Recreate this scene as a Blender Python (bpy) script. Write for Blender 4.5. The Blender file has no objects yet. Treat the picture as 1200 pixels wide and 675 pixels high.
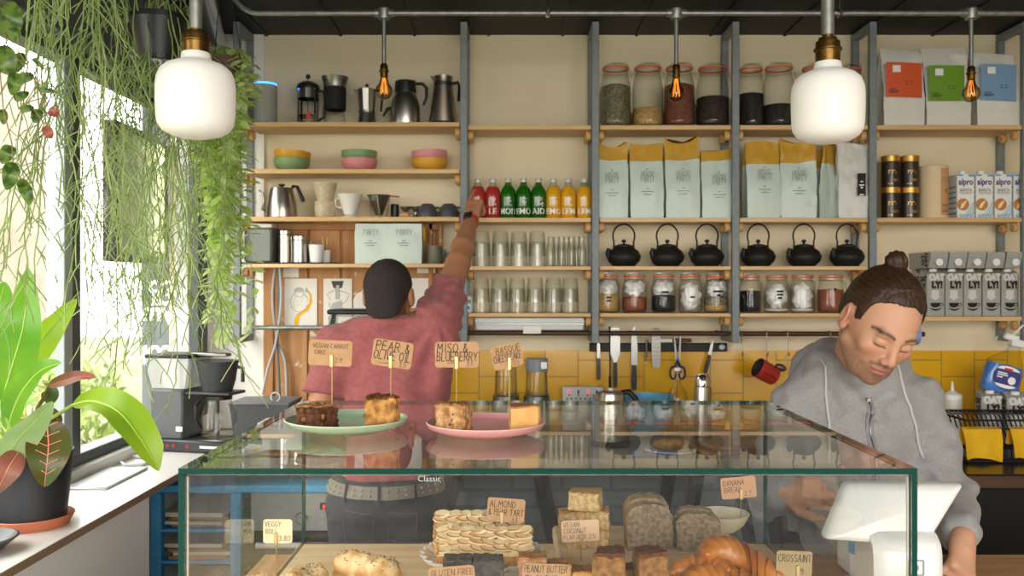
import bpy, math, random
import numpy as np
from mathutils import Vector, Matrix, Euler, noise as mnoise
R = math.radians
SC = bpy.context.scene
COL = SC.collection
random.seed(7)
rng = np.random.default_rng(7)
# camera, world, lights, exposure
FPX = 1050.0
CAMZ = 1.58
cam_d = bpy.data.cameras.new('camera')
cam = bpy.data.objects.new('camera', cam_d)
COL.objects.link(cam)
cam.location = (0, 0, CAMZ)
cam.rotation_euler = (R(90), 0, 0)
cam_d.sensor_width = 36
cam_d.lens = 36 * FPX / 1200
cam_d.shift_y = -2.5 / 1200
cam_d.clip_start = 0.05
cam_d.dof.use_dof = True
cam_d.dof.focus_distance = 2.1
cam_d.dof.aperture_fstop = 6.3
SC.camera = cam
w = bpy.data.worlds.new('overcast_sky')
SC.world = w
w.use_nodes = True
bg = w.node_tree.nodes['Background']
bg.inputs[0].default_value = (1.0, 0.975, 0.93, 1)
bg.inputs[1].default_value = 4.0
def area(name, loc, rot, sx, sy, power, col=(1, 1, 1)):
 d = bpy.data.lights.new(name, 'AREA')
 d.shape = 'RECTANGLE'; d.size = sx; d.size_y = sy; d.energy = power; d.color = col
 o = bpy.data.objects.new(name, d); COL.objects.link(o)
 o.location = loc; o.rotation_euler = rot
 return o
def portal(*a):
 o = area(*a); o.data.cycles.is_portal = True
portal('shopfront_opening', (0.6, -1.6, 1.35), (R(90), 0, 0), 4.0, 2.7, 1)
portal('side_window_opening', (-1.56, 2.19, 1.66), (R(90), 0, R(-90)), 3.5, 1.4, 1)
SC.view_settings.view_transform = 'Standard'
SC.view_settings.look = 'None'
SC.view_settings.gamma = 1.0
SC.view_settings.use_curve_mapping = False
SC.view_settings.exposure = 0.98
SC.render.film_transparent = False
try:
 cy = SC.cycles
 cy.use_denoising = True
 cy.max_bounces = 12; cy.diffuse_bounces = 4; cy.glossy_bounces = 4
 cy.transmission_bounces = 6; cy.transparent_max_bounces = 32
 cy.sample_clamp_indirect = 4.0
 cy.caustics_reflective = False; cy.caustics_refractive = False
except Exception:
 pass
# helpers
def X(px, Y): return (px - 600.0) * Y / FPX
def Z(py, Y): return CAMZ - (py - 335.0) * Y / FPX
def S(npx, Y): return npx * Y / FPX
def lin(h):
 if isinstance(h, str):
  h = h.lstrip('#'); c = [int(h[i:i+2], 16) / 255 for i in (0, 2, 4)]
  return tuple(v / 12.92 if v <= 0.04045 else ((v + 0.055) / 1.055) ** 2.4 for v in c)
 return tuple(h)
MATS = {}
def mat(name, col, rough=0.5, metal=0.0, col2=None, nscale=20, ncontrast=0.5, bump=None, trans=0.0, ior=1.45,
  emit=None, estr=0.0, sub=0.0, sheen=0.0, stretch=None, coat=0.0, spec=0.5, attr=None):
 if name in MATS: return MATS[name]
 m = bpy.data.materials.new(name); m.use_nodes = True
 nt = m.node_tree; n = nt.nodes; l = nt.links
 b = n['Principled BSDF']
 c = lin(col)
 b.inputs['Base Color'].default_value = (*c, 1)
 b.inputs['Roughness'].default_value = rough
 b.inputs['Metallic'].default_value = metal
 b.inputs['IOR'].default_value = ior
 b.inputs['Specular IOR Level'].default_value = spec
 if trans: b.inputs['Transmission Weight'].default_value = trans
 if sub:
  b.inputs['Subsurface Weight'].default_value = sub
  b.inputs['Subsurface Radius'].default_value = (0.012, 0.005, 0.003)
  b.inputs['Subsurface Scale'].default_value = 1.0
 if sheen: b.inputs['Sheen Weight'].default_value = sheen
 if coat: b.inputs['Coat Weight'].default_value = coat
 if emit is not None:
  b.inputs['Emission Color'].default_value = (*lin(emit), 1); b.inputs['Emission Strength'].default_value = estr
 tc = mp = None
 if col2 is not None or bump is not None:
  tc = n.new('ShaderNodeTexCoord'); mp = n.new('ShaderNodeMapping')
  l.new(tc.outputs['Object'], mp.inputs['Vector'])
  if stretch: mp.inputs['Scale'].default_value = stretch
 if col2 is not None:
  t = n.new('ShaderNodeTexNoise'); t.inputs['Scale'].default_value = nscale; t.inputs['Detail'].default_value = 5
  l.new(mp.outputs[0], t.inputs['Vector'])
  r = n.new('ShaderNodeValToRGB')
  r.color_ramp.elements[0].position = 0.5 - 0.25 * (1 - ncontrast) - 0.02
  r.color_ramp.elements[1].position = 0.5 + 0.25 * (1 - ncontrast) + 0.02
  r.color_ramp.elements[0].color = (*c, 1); r.color_ramp.elements[1].color = (*lin(col2), 1)
  l.new(t.outputs['Fac'], r.inputs['Fac']); l.new(r.outputs[0], b.inputs['Base Color'])
 if attr:
  a = n.new('ShaderNodeAttribute'); a.attribute_name = attr
  l.new(a.outputs['Color'], b.inputs['Base Color'])
 if bump is not None:
  t = n.new('ShaderNodeTexNoise'); t.inputs['Scale'].default_value = bump[0]; t.inputs['Detail'].default_value = 4
  l.new(mp.outputs[0], t.inputs['Vector'])
  bn = n.new('ShaderNodeBump'); bn.inputs['Strength'].default_value = bump[1]; bn.inputs['Distance'].default_value = bump[2] if len(bump) > 2 else 0.004
  l.new(t.outputs['Fac'], bn.inputs['Height']); l.new(bn.outputs[0], b.inputs['Normal'])
 MATS[name] = m
 return m
def clear(name, tint=(1, 1, 1), ior=1.45, edge=None, rough=0.02, edge_pow=0.35):
 """thin clear glass: fresnel mix of transparent and glossy; edge darkens the rim tint where the wall is seen edge-on"""
 if name in MATS: return MATS[name]
 m = bpy.data.materials.new(name); m.use_nodes = True
 nt = m.node_tree; n = nt.nodes; l = nt.links
 n.remove(n['Principled BSDF']); out = n['Material Output']
 tr = n.new('ShaderNodeBsdfTransparent'); tr.inputs[0].default_value = (*tint, 1)
 gl = n.new('ShaderNodeBsdfGlossy'); gl.inputs['Roughness'].default_value = rough; gl.inputs['Color'].default_value = (1, 1, 1, 1)
 fr = n.new('ShaderNodeFresnel'); fr.inputs['IOR'].default_value = ior
 mx = n.new('ShaderNodeMixShader')
 if edge is not None:
  lw = n.new('ShaderNodeLayerWeight'); lw.inputs['Blend'].default_value = edge_pow
  mc = n.new('ShaderNodeMix'); mc.data_type = 'RGBA'
  mc.inputs[6].default_value = (*tint, 1); mc.inputs[7].default_value = (*edge, 1)
  l.new(lw.outputs['Facing'], mc.inputs[0]); l.new(mc.outputs[2], tr.inputs[0])
 ge = n.new('ShaderNodeNewGeometry'); mm = n.new('ShaderNodeMath'); mm.operation = 'MULTIPLY'; iv = n.new('ShaderNodeMath'); iv.operation = 'SUBTRACT'
 iv.inputs[0].default_value = 1.0; l.new(ge.outputs['Backfacing'], iv.inputs[1])      # a thin wall reflects at its outer face only
 l.new(fr.outputs[0], mm.inputs[0]); l.new(iv.outputs[0], mm.inputs[1])
 l.new(mm.outputs[0], mx.inputs[0]); l.new(tr.outputs[0], mx.inputs[1]); l.new(gl.outputs[0], mx.inputs[2])
 l.new(mx.outputs[0], out.inputs['Surface'])
 MATS[name] = m
 return m
def wood(name, c1, c2, axis='X', scale=1.0, rough=0.55, rings=9.0, dark=None, bump=0.15):
 if name in MATS: return MATS[name]
 m = bpy.data.materials.new(name); m.use_nodes = True
 nt = m.node_tree; n = nt.nodes; l = nt.links; b = n['Principled BSDF']
 tc = n.new('ShaderNodeTexCoord'); mp = n.new('ShaderNodeMapping')
 st = {'X': (1.2, 14, 14), 'Y': (14, 1.2, 14), 'Z': (14, 14, 1.2)}[axis]
 mp.inputs['Scale'].default_value = tuple(v * scale for v in st)
 l.new(tc.outputs['Object'], mp.inputs['Vector'])
 t = n.new('ShaderNodeTexNoise'); t.inputs['Scale'].default_value = 2.0; t.inputs['Detail'].default_value = 6; t.inputs['Distortion'].default_value = 0.6
 l.new(mp.outputs[0], t.inputs['Vector'])
 r = n.new('ShaderNodeValToRGB'); r.color_ramp.elements[0].position = 0.33; r.color_ramp.elements[1].position = 0.68
 r.color_ramp.elements[0].color = (*lin(c1), 1); r.color_ramp.elements[1].color = (*lin(c2), 1)
 if dark:
  e = r.color_ramp.elements.new(0.2); e.color = (*lin(dark), 1)
 l.new(t.outputs['Fac'], r.inputs['Fac']); l.new(r.outputs[0], b.inputs['Base Color'])
 b.inputs['Roughness'].default_value = rough
 bn = n.new('ShaderNodeBump'); bn.inputs['Strength'].default_value = bump; bn.inputs['Distance'].default_value = 0.002
 l.new(t.outputs['Fac'], bn.inputs['Height']); l.new(bn.outputs[0], b.inputs['Normal'])
 MATS[name] = m
 return m
class MB:
 def __init__(s): s.v = []; s.f = []; s.m = []
 def add(s, vs, fs, m=0, T=None):
  o = len(s.v)
  if T is not None: vs = [T @ Vector(v) for v in vs]
  s.v += [tuple(v) for v in vs]
  for f in fs: s.f.append([i + o for i in f]); s.m.append(m)
  return s
 def box(s, x0, x1, y0, y1, z0, z1, m=0, T=None, b=0.0):
  if b <= 0:
   vs = [(x, y, z) for z in (z0, z1) for y in (y0, y1) for x in (x0, x1)]
   return s.add(vs, [(0, 2, 3, 1), (4, 5, 7, 6), (0, 1, 5, 4), (2, 6, 7, 3), (0, 4, 6, 2), (1, 3, 7, 5)], m, T)
  b = min(b, (x1-x0)/2.01, (y1-y0)/2.01, (z1-z0)/2.01)
  X_, Y_, Z_ = (x0, x1), (y0, y1), (z0, z1); vs = []; idx = {}
  for i in (0, 1):
   for j in (0, 1):
    for k in (0, 1):
     p = (X_[i], Y_[j], Z_[k]); sg = (b if i == 0 else -b, b if j == 0 else -b, b if k == 0 else -b)
     for a in range(3):
      q = [p[c] + (sg[c] if c != a else 0) for c in range(3)]
      idx[i, j, k, a] = len(vs); vs.append(tuple(q))
  fs = []
  for a in range(3):
   u, w_ = [(1, 2), (2, 0), (0, 1)][a]
   for side in (0, 1):
    q = []
    for (p, r_) in ((0, 0), (1, 0), (1, 1), (0, 1)):
     c = [0, 0, 0]; c[a] = side; c[u] = p; c[w_] = r_
     q.append(idx[(*c, a)])
    fs.append(q if side else q[::-1])
  for a in range(3):
   u, w_ = [(1, 2), (2, 0), (0, 1)][a]
   for p in (0, 1):
    for r_ in (0, 1):
     c0 = [0, 0, 0]; c1 = [0, 0, 0]; c0[a] = 0; c1[a] = 1
     for c in (c0, c1): c[u] = p; c[w_] = r_
     q = [idx[(*c0, u)], idx[(*c1, u)], idx[(*c1, w_)], idx[(*c0, w_)]]
     fs.append(q if p != r_ else q[::-1])
  for i in (0, 1):
   for j in (0, 1):
    for k in (0, 1):
     q = [idx[i, j, k, 0], idx[i, j, k, 1], idx[i, j, k, 2]]
     fs.append(q if (i + j + k) % 2 else q[::-1])
  return s.add(vs, fs, m, T)
 def lathe(s, prof, n=24, c=(0, 0, 0), m=0, T=None, wob=None):
  vs = []; fs = []; rings = []
  for (r, z) in prof:
   if r < 1e-6:
    rings.append([len(vs)]); vs.append((c[0], c[1], c[2] + z))
   else:
    ring = []
    for i in range(n):
     a = 2 * math.pi * i / n; rr = r * (wob(a, z) if wob else 1)
     ring.append(len(vs)); vs.append((c[0] + rr * math.cos(a), c[1] + rr * math.sin(a), c[2] + z))
    rings.append(ring)
  for A, B in zip(rings, rings[1:]):
   if len(A) == 1 and len(B) == 1: continue
   for i in range(n):
    j = (i + 1) % n
    if len(A) == 1: fs.append((A[0], B[j], B[i]))
    elif len(B) == 1: fs.append((A[i], A[j], B[0]))
    else: fs.append((A[i], A[j], B[j], B[i]))
  return s.add(vs, fs, m, T)
 def cyl(s, c, r, h, n=20, m=0, T=None, b=0.0):
  p = [(0, 0), (r - b, 0), (r, b), (r, h - b), (r - b, h), (0, h)] if b > 0 else [(0, 0), (r, 0), (r, h), (0, h)]
  return s.lathe(p, n, c, m, T)
 def rod(s, a, b_, r, n=10, m=0): return s.tube([a, b_], r, n, m)
 def tube(s, pts, r, n=8, m=0, caps=True, T=None):
  pts = [Vector(p) for p in pts]; k = len(pts); rr = r if isinstance(r, (list, tuple)) else [r] * k
  vs = []; fs = []
  t0 = (pts[1] - pts[0]).normalized()
  up = Vector((0, 0, 1)) if abs(t0.z) < 0.9 else Vector((1, 0, 0))
  u = t0.cross(up).normalized()
  for i in range(k):
   t = (pts[min(i + 1, k - 1)] - pts[max(i - 1, 0)])
   t = t.normalized() if t.length > 1e-9 else t0
   u = (u - t * u.dot(t)); u = u.normalized() if u.length > 1e-6 else t.orthogonal().normalized()
   v = t.cross(u)
   for j in range(n):
    a = 2 * math.pi * j / n
    vs.append(pts[i] + (u * math.cos(a) + v * math.sin(a)) * rr[i])
  for i in range(k - 1):
   for j in range(n):
    q = (j + 1) % n
    fs.append((i*n + j, i*n + q, (i+1)*n + q, (i+1)*n + j))
  if caps:
   fs.append(tuple(range(n))[::-1]); fs.append(tuple((k-1)*n + j for j in range(n)))
  return s.add(vs, fs, m, T)
 def prism(s, outl, y0, y1, m=0, T=None, mside=None):
  """outline in (x,z), counter-clockwise seen from -Y; front at y0"""
  n = len(outl)
  vs = [(x, y0, z) for x, z in outl] + [(x, y1, z) for x, z in outl]
  s.add(vs, [tuple(range(n)), tuple(range(2*n-1, n-1, -1))], m, T)
  return s.add(vs, [(i, i + n, (i+1) % n + n, (i+1) % n) for i in range(n)], m if mside is None else mside, T)
 def grid(s, pts, m=0, T=None, closed_u=False):
  """pts[i][j] grid"""
  a, b_ = len(pts), len(pts[0]); vs = [p for row in pts for p in row]; fs = []
  for i in range(a - (0 if closed_u else 1)):
   for j in range(b_ - 1):
    i2 = (i + 1) % a
    fs.append((i*b_ + j, i2*b_ + j, i2*b_ + j + 1, i*b_ + j + 1))
  return s.add(vs, fs, m, T)
 def ball(s, c, r, n=16, k=9, m=0, T=None):
  r3 = r if isinstance(r, (tuple, list)) else (r, r, r)
  prof = [(math.sin(math.pi * i / k), -math.cos(math.pi * i / k)) for i in range(k + 1)]
  prof[0] = (0, -1); prof[-1] = (0, 1)
  Q = Matrix.Translation(c) @ Matrix.Diagonal((*r3, 1))
  if T is not None: Q = T @ Q
  return s.lathe(prof, n, (0, 0, 0), m, Q)
 def build(s, name, mats, parent=None, loc=None, flat=False, ang=38, fix=False):
  me = bpy.data.meshes.new(name)
  me.from_pydata(s.v, [], s.f)
  if not isinstance(mats, (list, tuple)): mats = [mats]
  for q in mats: me.materials.append(q)
  if len(mats) > 1: me.polygons.foreach_set('material_index', s.m)
  if not flat:
   me.polygons.foreach_set('use_smooth', [True] * len(me.polygons))
   me.set_sharp_from_angle(angle=R(ang))
  me.update()
  o = bpy.data.objects.new(name, me); COL.objects.link(o)
  if parent is not None: o.parent = parent
  if loc is not None: o.location = loc
  return o
def tag(o, label=None, cat=None, group=None, kind=None):
 if label: o['label'] = label
 if cat: o['category'] = cat
 if group: o['group'] = group
 if kind: o['kind'] = kind
 return o
def thing(name, label, cat, loc=(0, 0, 0), rz=0.0, group=None):
 o = bpy.data.objects.new(name, None); COL.objects.link(o)
 o.empty_display_size = 0.05
 o.location = loc; o.rotation_euler = (0, 0, rz)
 return tag(o, label, cat, group)
KIDS = {}
def copy_tree(src, loc, rz=None, label=None, group=None):
 def rec(o, par):
  c = o.copy(); COL.objects.link(c)
  if par is not None: c.parent = par
  for ch in list(o.children): rec(ch, c)
  return c
 r_ = rec(src, None); r_.location = loc
 if rz is not None: r_.rotation_euler = (0, 0, rz)
 if label: r_['label'] = label
 if group: r_['group'] = group
 return r_
def struct(name, mb, m, **k):
 return tag(mb.build(name, m, **k), kind='structure')
def ordn(i): return ['first', 'second', 'third', 'fourth', 'fifth', 'sixth', 'seventh', 'eighth', 'ninth', 'tenth'][i]
# lettering
GL = {
 'A': ['0,0 2,6 4,0', '.8,2.2 3.2,2.2'], 'B': ['0,0 0,6 2.6,5.8 3.2,4.6 2.4,3.3 0,3.1', '2.4,3.3 3.8,2 3,.3 0,0'],
 'C': ['3.8,5 2.4,6 .8,5.2 0,3 .8,.7 2.4,0 3.8,.9'], 'D': ['0,0 0,6 2.2,5.6 3.7,3.2 2.4,.5 0,0'], 'E': ['3.6,6 0,6 0,0 3.6,0', '0,3.1 3,3.1'],
 'F': ['3.6,6 0,6 0,0', '0,3.1 2.8,3.1'], 'G': ['3.7,5 2.2,6 .5,5 0,3 .7,.6 2.4,0 3.8,1 3.8,2.8 2.2,2.8'], 'H': ['0,0 0,6', '3.8,0 3.8,6', '0,3 3.8,3'],
 'I': ['1,0 1,6'], 'J': ['3,6 3,1.2 2,0 .6,.3 0,1.4'], 'K': ['0,0 0,6', '3.6,6 0,2.8 3.8,0'], 'L': ['0,6 0,0 3.4,0'],
 'M': ['0,0 .3,6 2.2,2.4 4.1,6 4.4,0'], 'N': ['0,0 0,6 3.8,0 3.8,6'], 'O': ['2,6 .4,5 0,3 .4,1 2,0 3.6,1 4,3 3.6,5 2,6'],
 'P': ['0,0 0,6 2.7,5.8 3.5,4.4 2.6,3 0,2.8'], 'Q': ['2,6 .4,5 0,3 .4,1 2,0 3.6,1 4,3 3.6,5 2,6', '2.4,1.4 4.2,-.6'],
 'R': ['0,0 0,6 2.7,5.8 3.5,4.4 2.6,3.1 0,2.9', '1.6,3 3.7,0'], 'S': ['3.6,5.2 2.2,6 .5,5.3 .6,3.8 3,2.6 3.6,1.2 2.2,0 .2,.7'],
 'T': ['0,6 4,6', '2,6 2,0'], 'U': ['0,6 0,1.4 1.2,0 2.8,0 3.8,1.4 3.8,6'], 'V': ['0,6 2,0 4,6'], 'W': ['0,6 1.1,0 2.3,4 3.5,0 4.6,6'], 'X': ['0,0 4,6', '0,6 4,0'],
 'Y': ['0,6 2,3 4,6', '2,3 2,0'], 'Z': ['0,6 4,6 0,0 4,0'],
 '0': ['2,6 .4,5 0,3 .4,1 2,0 3.4,1 3.8,3 3.4,5 2,6'], '1': ['.4,4.8 1.6,6 1.6,0'], '2': ['0,4.8 1.2,6 3,5.6 3.2,4.2 0,0 3.8,0'],
 '3': ['.2,5.4 2,6 3.3,4.8 1.4,3.2 3.4,2.2 3,.5 1.4,0 0,.8'], '5': ['3.4,6 .5,6 .3,3.4 2.4,3.6 3.6,2 2.6,.3 0,.4'], '7': ['0,6 3.8,6 1.4,0'],
 '8': ['1.9,3.2 .4,4.4 1,5.8 2.8,5.8 3.4,4.4 1.9,3.2 .1,1.6 1,0 3,0 3.7,1.6 1.9,3.2'], '9': ['3.4,4.2 2,3 .4,4 .8,5.7 2.4,6 3.4,4.6 3,0'],
 '&': ['3.6,0 .8,4.4 1.2,5.8 2.4,5.4 2,4 .2,1.8 .8,.2 2.4,.2 3.6,2.2'], '£': ['3.4,5.2 2.2,6 1.1,5 1.1,0 0,0 3.6,.2', '.2,2.8 2.4,2.8'], '.': ['.2,.1 .5,.5'], ',': ['.6,.6 .2,-.8'],
 '-': ['.2,3 2.8,3'], '+': ['0,3 4,3', '2,1 2,5'],
}
def ink(mb, text, x, z, h, w, y=-0.001, aspect=0.85, shear=0.05, m=0, rnd=0.0, T=None):
 """strokes of hand lettering as flat ribbons in the XZ plane facing -Y"""
 sc = h / 6.0; cx = x
 for ch in text:
  if ch == ' ': cx += 3.2 * sc * aspect; continue
  g = GL.get(ch.upper())
  if not g: continue
  wd = 0; jz = (random.random() - 0.5) * rnd * h
  for st in g:
   P_ = [tuple(float(q) for q in p.split(',')) for p in st.split()]
   wd = max(wd, max(p[0] for p in P_))
   Q = [Vector((cx + (p[0] * aspect + p[1] * shear) * sc, 0, z + p[1] * sc + jz)) for p in P_]
   for a, b_ in zip(Q, Q[1:]):
    d = (b_ - a)
    if d.length < 1e-7: continue
    d.normalize(); nn = Vector((-d.z, 0, d.x)) * w / 2; e = d * w * 0.35
    a2, b2 = a - e, b_ + e
    vs = [(p.x, y, p.z) for p in (a2 - nn, b2 - nn, b2 + nn, a2 + nn)]
    mb.add(vs, [(0, 1, 2, 3)], m, T)
  cx += (wd + 1.5) * sc * aspect
 return cx
def inkw(text, h, aspect=0.85):
 sc = h / 6.0; t = 0
 for ch in text:
  if ch == ' ': t += 3.2 * sc * aspect; continue
  g = GL.get(ch.upper())
  if g: t += (max(float(p.split(',')[0]) for s_ in g for p in s_.split()) + 1.5) * sc * aspect
 return t - 1.5 * sc * aspect
TXT = {}
def text_verts(s_, size, bold=0.0, align='CENTER'):
 """printed lettering from the built-in font: (verts, faces) in XZ facing -Y"""
 key = (s_, size, bold, align)
 if key in TXT: return TXT[key]
 c = bpy.data.curves.new('t', 'FONT'); c.body = s_; c.size = size; c.offset = bold; c.align_x = align; c.resolution_u = 3
 c.fill_mode = 'FRONT'
 o = bpy.data.objects.new('t', c); COL.objects.link(o)
 dg = bpy.context.evaluated_depsgraph_get(); ev = o.evaluated_get(dg); me = ev.to_mesh()
 vs = [(v.co.x, 0.0, v.co.y) for v in me.vertices]; fs = [tuple(p.vertices) for p in me.polygons]
 ev.to_mesh_clear(); bpy.data.objects.remove(o); bpy.data.curves.remove(c)
 # make faces look towards -Y
 out = []
 for f in fs:
  a, b_, c_ = (Vector(vs[i]) for i in f[:3])
  out.append(f if (b_ - a).cross(c_ - a).y < 0 else f[::-1])
 TXT[key] = (vs, out)
 return TXT[key]
def printed(mb, s_, x, y, z, size, bold=0.0, m=0, T=None, align='CENTER', sx=1.0, bend=None):
 vs, fs = text_verts(s_, size, bold, align)
 v2 = []
 for p in vs:
  px_, pz_ = x + p[0] * sx, z + p[2]
  if bend: v2.append((bend * math.sin(px_ / bend), y + bend * (1 - math.cos(px_ / bend)), pz_))
  else: v2.append((px_, y, pz_))
 return mb.add(v2, fs, m, T)
# signed-distance bodies meshed by surface nets
def sd_cone(p, a, b_, ra, rb):
 a = np.array(a); b_ = np.array(b_); ba = b_ - a
 t = np.clip(((p - a) @ ba) / (ba @ ba), 0, 1)
 return np.linalg.norm(p - a - t[:, None] * ba, axis=1) - (ra + (rb - ra) * t)
def sd_ell(p, c, r, Rm=None):
 q = p - np.array(c)
 if Rm is not None: q = q @ Rm
 r = np.array(r); k0 = np.linalg.norm(q / r, axis=1); k1 = np.linalg.norm(q / (r * r), axis=1)
 return k0 * (k0 - 1) / np.maximum(k1, 1e-9)
def smin(a, b_, k):
 h = np.clip(0.5 + 0.5 * (b_ - a) / k, 0, 1)
 return b_ + (a - b_) * h - k * h * (1 - h)
def smax(a, b_, k): return -smin(-a, -b_, k)
def nets(f, lo, hi, h):
 """surface nets of f(points)->distance in the box lo..hi with cell h, block-sparse"""
 lo = np.array(lo, float); hi = np.array(hi, float); B = 12
 nb = np.ceil((hi - lo) / (h * B)).astype(int)
 I = np.stack(np.meshgrid(*[np.arange(k) for k in nb], indexing='ij'), -1).reshape(-1, 3)
 ctr = lo + (I + 0.5) * B * h
 act = I[np.abs(f(ctr)) < B * h * 1.15 + 0.01]
 N = nb * B + 2
 g = np.stack(np.meshgrid(*[np.arange(B + 1)] * 3, indexing='ij'), -1)
 cell_ids = []; cell_pos = []; edges = []
 CH = 60
 for s0 in range(0, len(act), CH):
  blk = act[s0:s0 + CH]
  G = blk[:, None, None, None, :] * B + g[None]
  D = f((lo + G.reshape(-1, 3) * h)).reshape(G.shape[:-1])
  inside = D < 0
  acc = np.zeros((*[len(blk), B, B, B], 3)); cnt = np.zeros((len(blk), B, B, B))
  base = G[:, :B, :B, :B]
  for ax in range(3):
   u, v = [(1, 2), (2, 0), (0, 1)][ax]
   for du in (0, 1):
    for dv in (0, 1):
     o0 = [0, 0, 0]; o0[u] = du; o0[v] = dv; o1 = list(o0); o1[ax] = 1
     s_a = tuple([slice(None)] + [slice(k, k + B) for k in o0]); s_b = tuple([slice(None)] + [slice(k, k + B) for k in o1])
     da, db = D[s_a], D[s_b]; x = (da < 0) != (db < 0)
     t = np.where(x, da / np.where(x, da - db, 1), 0)
     pos = np.zeros((*x.shape, 3)); pos[..., u] = du; pos[..., v] = dv; pos[..., ax] = t
     acc += pos * x[..., None]; cnt += x
     if du == 0 and dv == 0:
      w_ = np.argwhere(x)
      gi = base[w_[:, 0], w_[:, 1], w_[:, 2], w_[:, 3]]
      fl = (da < 0)[tuple(w_.T)]
      edges.append((ax, gi, fl))
  on = cnt > 0
  gi = base[on]; cell_ids.append((gi[:, 0] * N[1] + gi[:, 1]) * N[2] + gi[:, 2])
  cell_pos.append(lo + (gi + acc[on] / cnt[on][:, None]) * h)
 ids = np.concatenate(cell_ids); pos = np.concatenate(cell_pos)
 o = np.argsort(ids); ids = ids[o]; pos = pos[o]
 F = []
 for ax, gi, fl in edges:
  u, v = [(1, 2), (2, 0), (0, 1)][ax]
  q = []
  ok = np.ones(len(gi), bool)
  for du, dv in ((-1, -1), (0, -1), (0, 0), (-1, 0)):
   c = gi.copy(); c[:, u] += du; c[:, v] += dv
   ok &= (c >= 0).all(1)
   k = (c[:, 0] * N[1] + c[:, 1]) * N[2] + c[:, 2]
   j = np.clip(np.searchsorted(ids, k), 0, len(ids) - 1); ok &= ids[j] == k; q.append(j)
  q = np.stack(q, 1); q[~fl] = q[~fl][:, ::-1]
  F.append(q[ok])
 return pos, np.concatenate(F)
def relax(pos, F, it=2, lam=0.5):
 e = np.concatenate([F[:, [0, 1]], F[:, [1, 2]], F[:, [2, 3]], F[:, [3, 0]]]); e = np.concatenate([e, e[:, ::-1]])
 n = np.bincount(e[:, 0], minlength=len(pos)).astype(float); n[n == 0] = 1
 for _ in range(it):
  s_ = np.stack([np.bincount(e[:, 0], weights=pos[e[:, 1], k], minlength=len(pos)) for k in range(3)], 1) / n[:, None]
  pos = pos + lam * (s_ - pos)
 return pos
def np_mesh(name, parts, mats, parent=None, colors=None):
 """parts: list of (pos, quads, material index); one mesh object"""
 vs = np.concatenate([p[0] for p in parts]); off = 0; Fs = []; mi = []
 for p, F, m in parts:
  Fs.append(F + off); mi += [m] * len(F); off += len(p)
 me = bpy.data.meshes.new(name); me.from_pydata(vs.tolist(), [], np.concatenate(Fs).tolist())
 if not isinstance(mats, (list, tuple)): mats = [mats]
 for q in mats: me.materials.append(q)
 me.polygons.foreach_set('material_index', mi)
 me.polygons.foreach_set('use_smooth', [True] * len(me.polygons))
 if colors is not None:
  a = me.color_attributes.new('tone', 'FLOAT_COLOR', 'POINT')
  c4 = np.concatenate([colors, np.ones((len(colors), 1))], 1)
  a.data.foreach_set('color', c4.ravel())
 me.update()
 o = bpy.data.objects.new(name, me); COL.objects.link(o)
 if parent is not None: o.parent = parent
 return o
def fbm(p, sc, seed=0.0):
 """cheap vector noise: a sum of sines, enough for cloth folds and lumps"""
 q = p * sc
 return (np.sin(q[:, 0] * 1.7 + q[:, 1] * 0.9 + seed) * np.cos(q[:, 2] * 1.3 + q[:, 0] * 0.6 + seed * 1.7)
   + 0.6 * np.sin(q[:, 2] * 2.6 - q[:, 0] * 2.1 + q[:, 1] * 1.4 + seed * 2.3)
   + 0.35 * np.sin(q[:, 0] * 4.7 + q[:, 2] * 3.9 - q[:, 1] * 4.1 + seed * 0.7))
# materials
PLASTER = mat('cream_plaster', '#eadcbd', 0.85, col2='#e1d2b0', nscale=3, ncontrast=0.0, bump=(14, 0.25, 0.004))
WHITEWALL = mat('white_plaster', '#efece4', 0.85, bump=(14, 0.2, 0.004))
BLACKCEIL = mat('black_paint', '#0e0d0d', 0.6, col2='#191715', nscale=9, bump=(20, 0.3, 0.003))
STEEL_PAINT = mat('grey_steel_paint', '#868c8e', 0.5, col2='#7b8183', nscale=30)
BIRCH = wood('birch_ply', '#e3bf8d', '#d3a768', 'X', 1.0, 0.5)
BIRCHPEG = wood('birch_peg', '#dcae70', '#cc9a58', 'X', 2.0, 0.5)
GALV = mat('galvanised_steel', '#a3a59f', 0.42, 0.75, col2='#8d8f89', nscale=40)
BRASS = mat('aged_brass', '#8a6a38', 0.32, 0.95, col2='#6c5029', nscale=30)
STEEL = mat('brushed_steel', '#b9b4aa', 0.28, 1.0, bump=(3, 0.05))
STEELD = mat('satin_steel', '#8f8d88', 0.35, 1.0)
CHROME = mat('polished_steel', '#cfcdc8', 0.12, 1.0)
BLACKP = mat('black_plastic', '#191a1b', 0.38)
BLACKM = mat('matt_black', '#1b1a19', 0.7)
DGREY = mat('dark_grey_plastic', '#3a3c3f', 0.45)
WHITEP = mat('white_plastic', '#efefec', 0.35)
OFFWHITE = mat('white_ceramic', '#f0ede6', 0.25, coat=0.3)
WOODBR = wood('warm_worktop', '#b98a55', '#9a6b3b', 'X', 1.0, 0.4)
OAK = wood('pale_oak', '#e6cda2', '#d6b684', 'X', 1.0, 0.5)
DARKWD = wood('dark_wood', '#5a3a22', '#3f2717', 'X', 1.0, 0.5)
KRAFT = mat('kraft_card', '#b9926c', 0.8, col2='#b0885f', nscale=60)
INK = mat('black_ink', '#141414', 0.7)
GREYINK = mat('grey_ink', '#4a4f4e', 0.7)
WHITEINK = mat('white_print', '#f6f6f2', 0.6)
GLASS = clear('clear_glass', (0.985, 0.99, 0.985), 1.45, edge=(0.42, 0.46, 0.44), edge_pow=0.25)
PANE = clear('pane_glass', (0.982, 0.987, 0.981), 1.5, rough=0.0)
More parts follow.
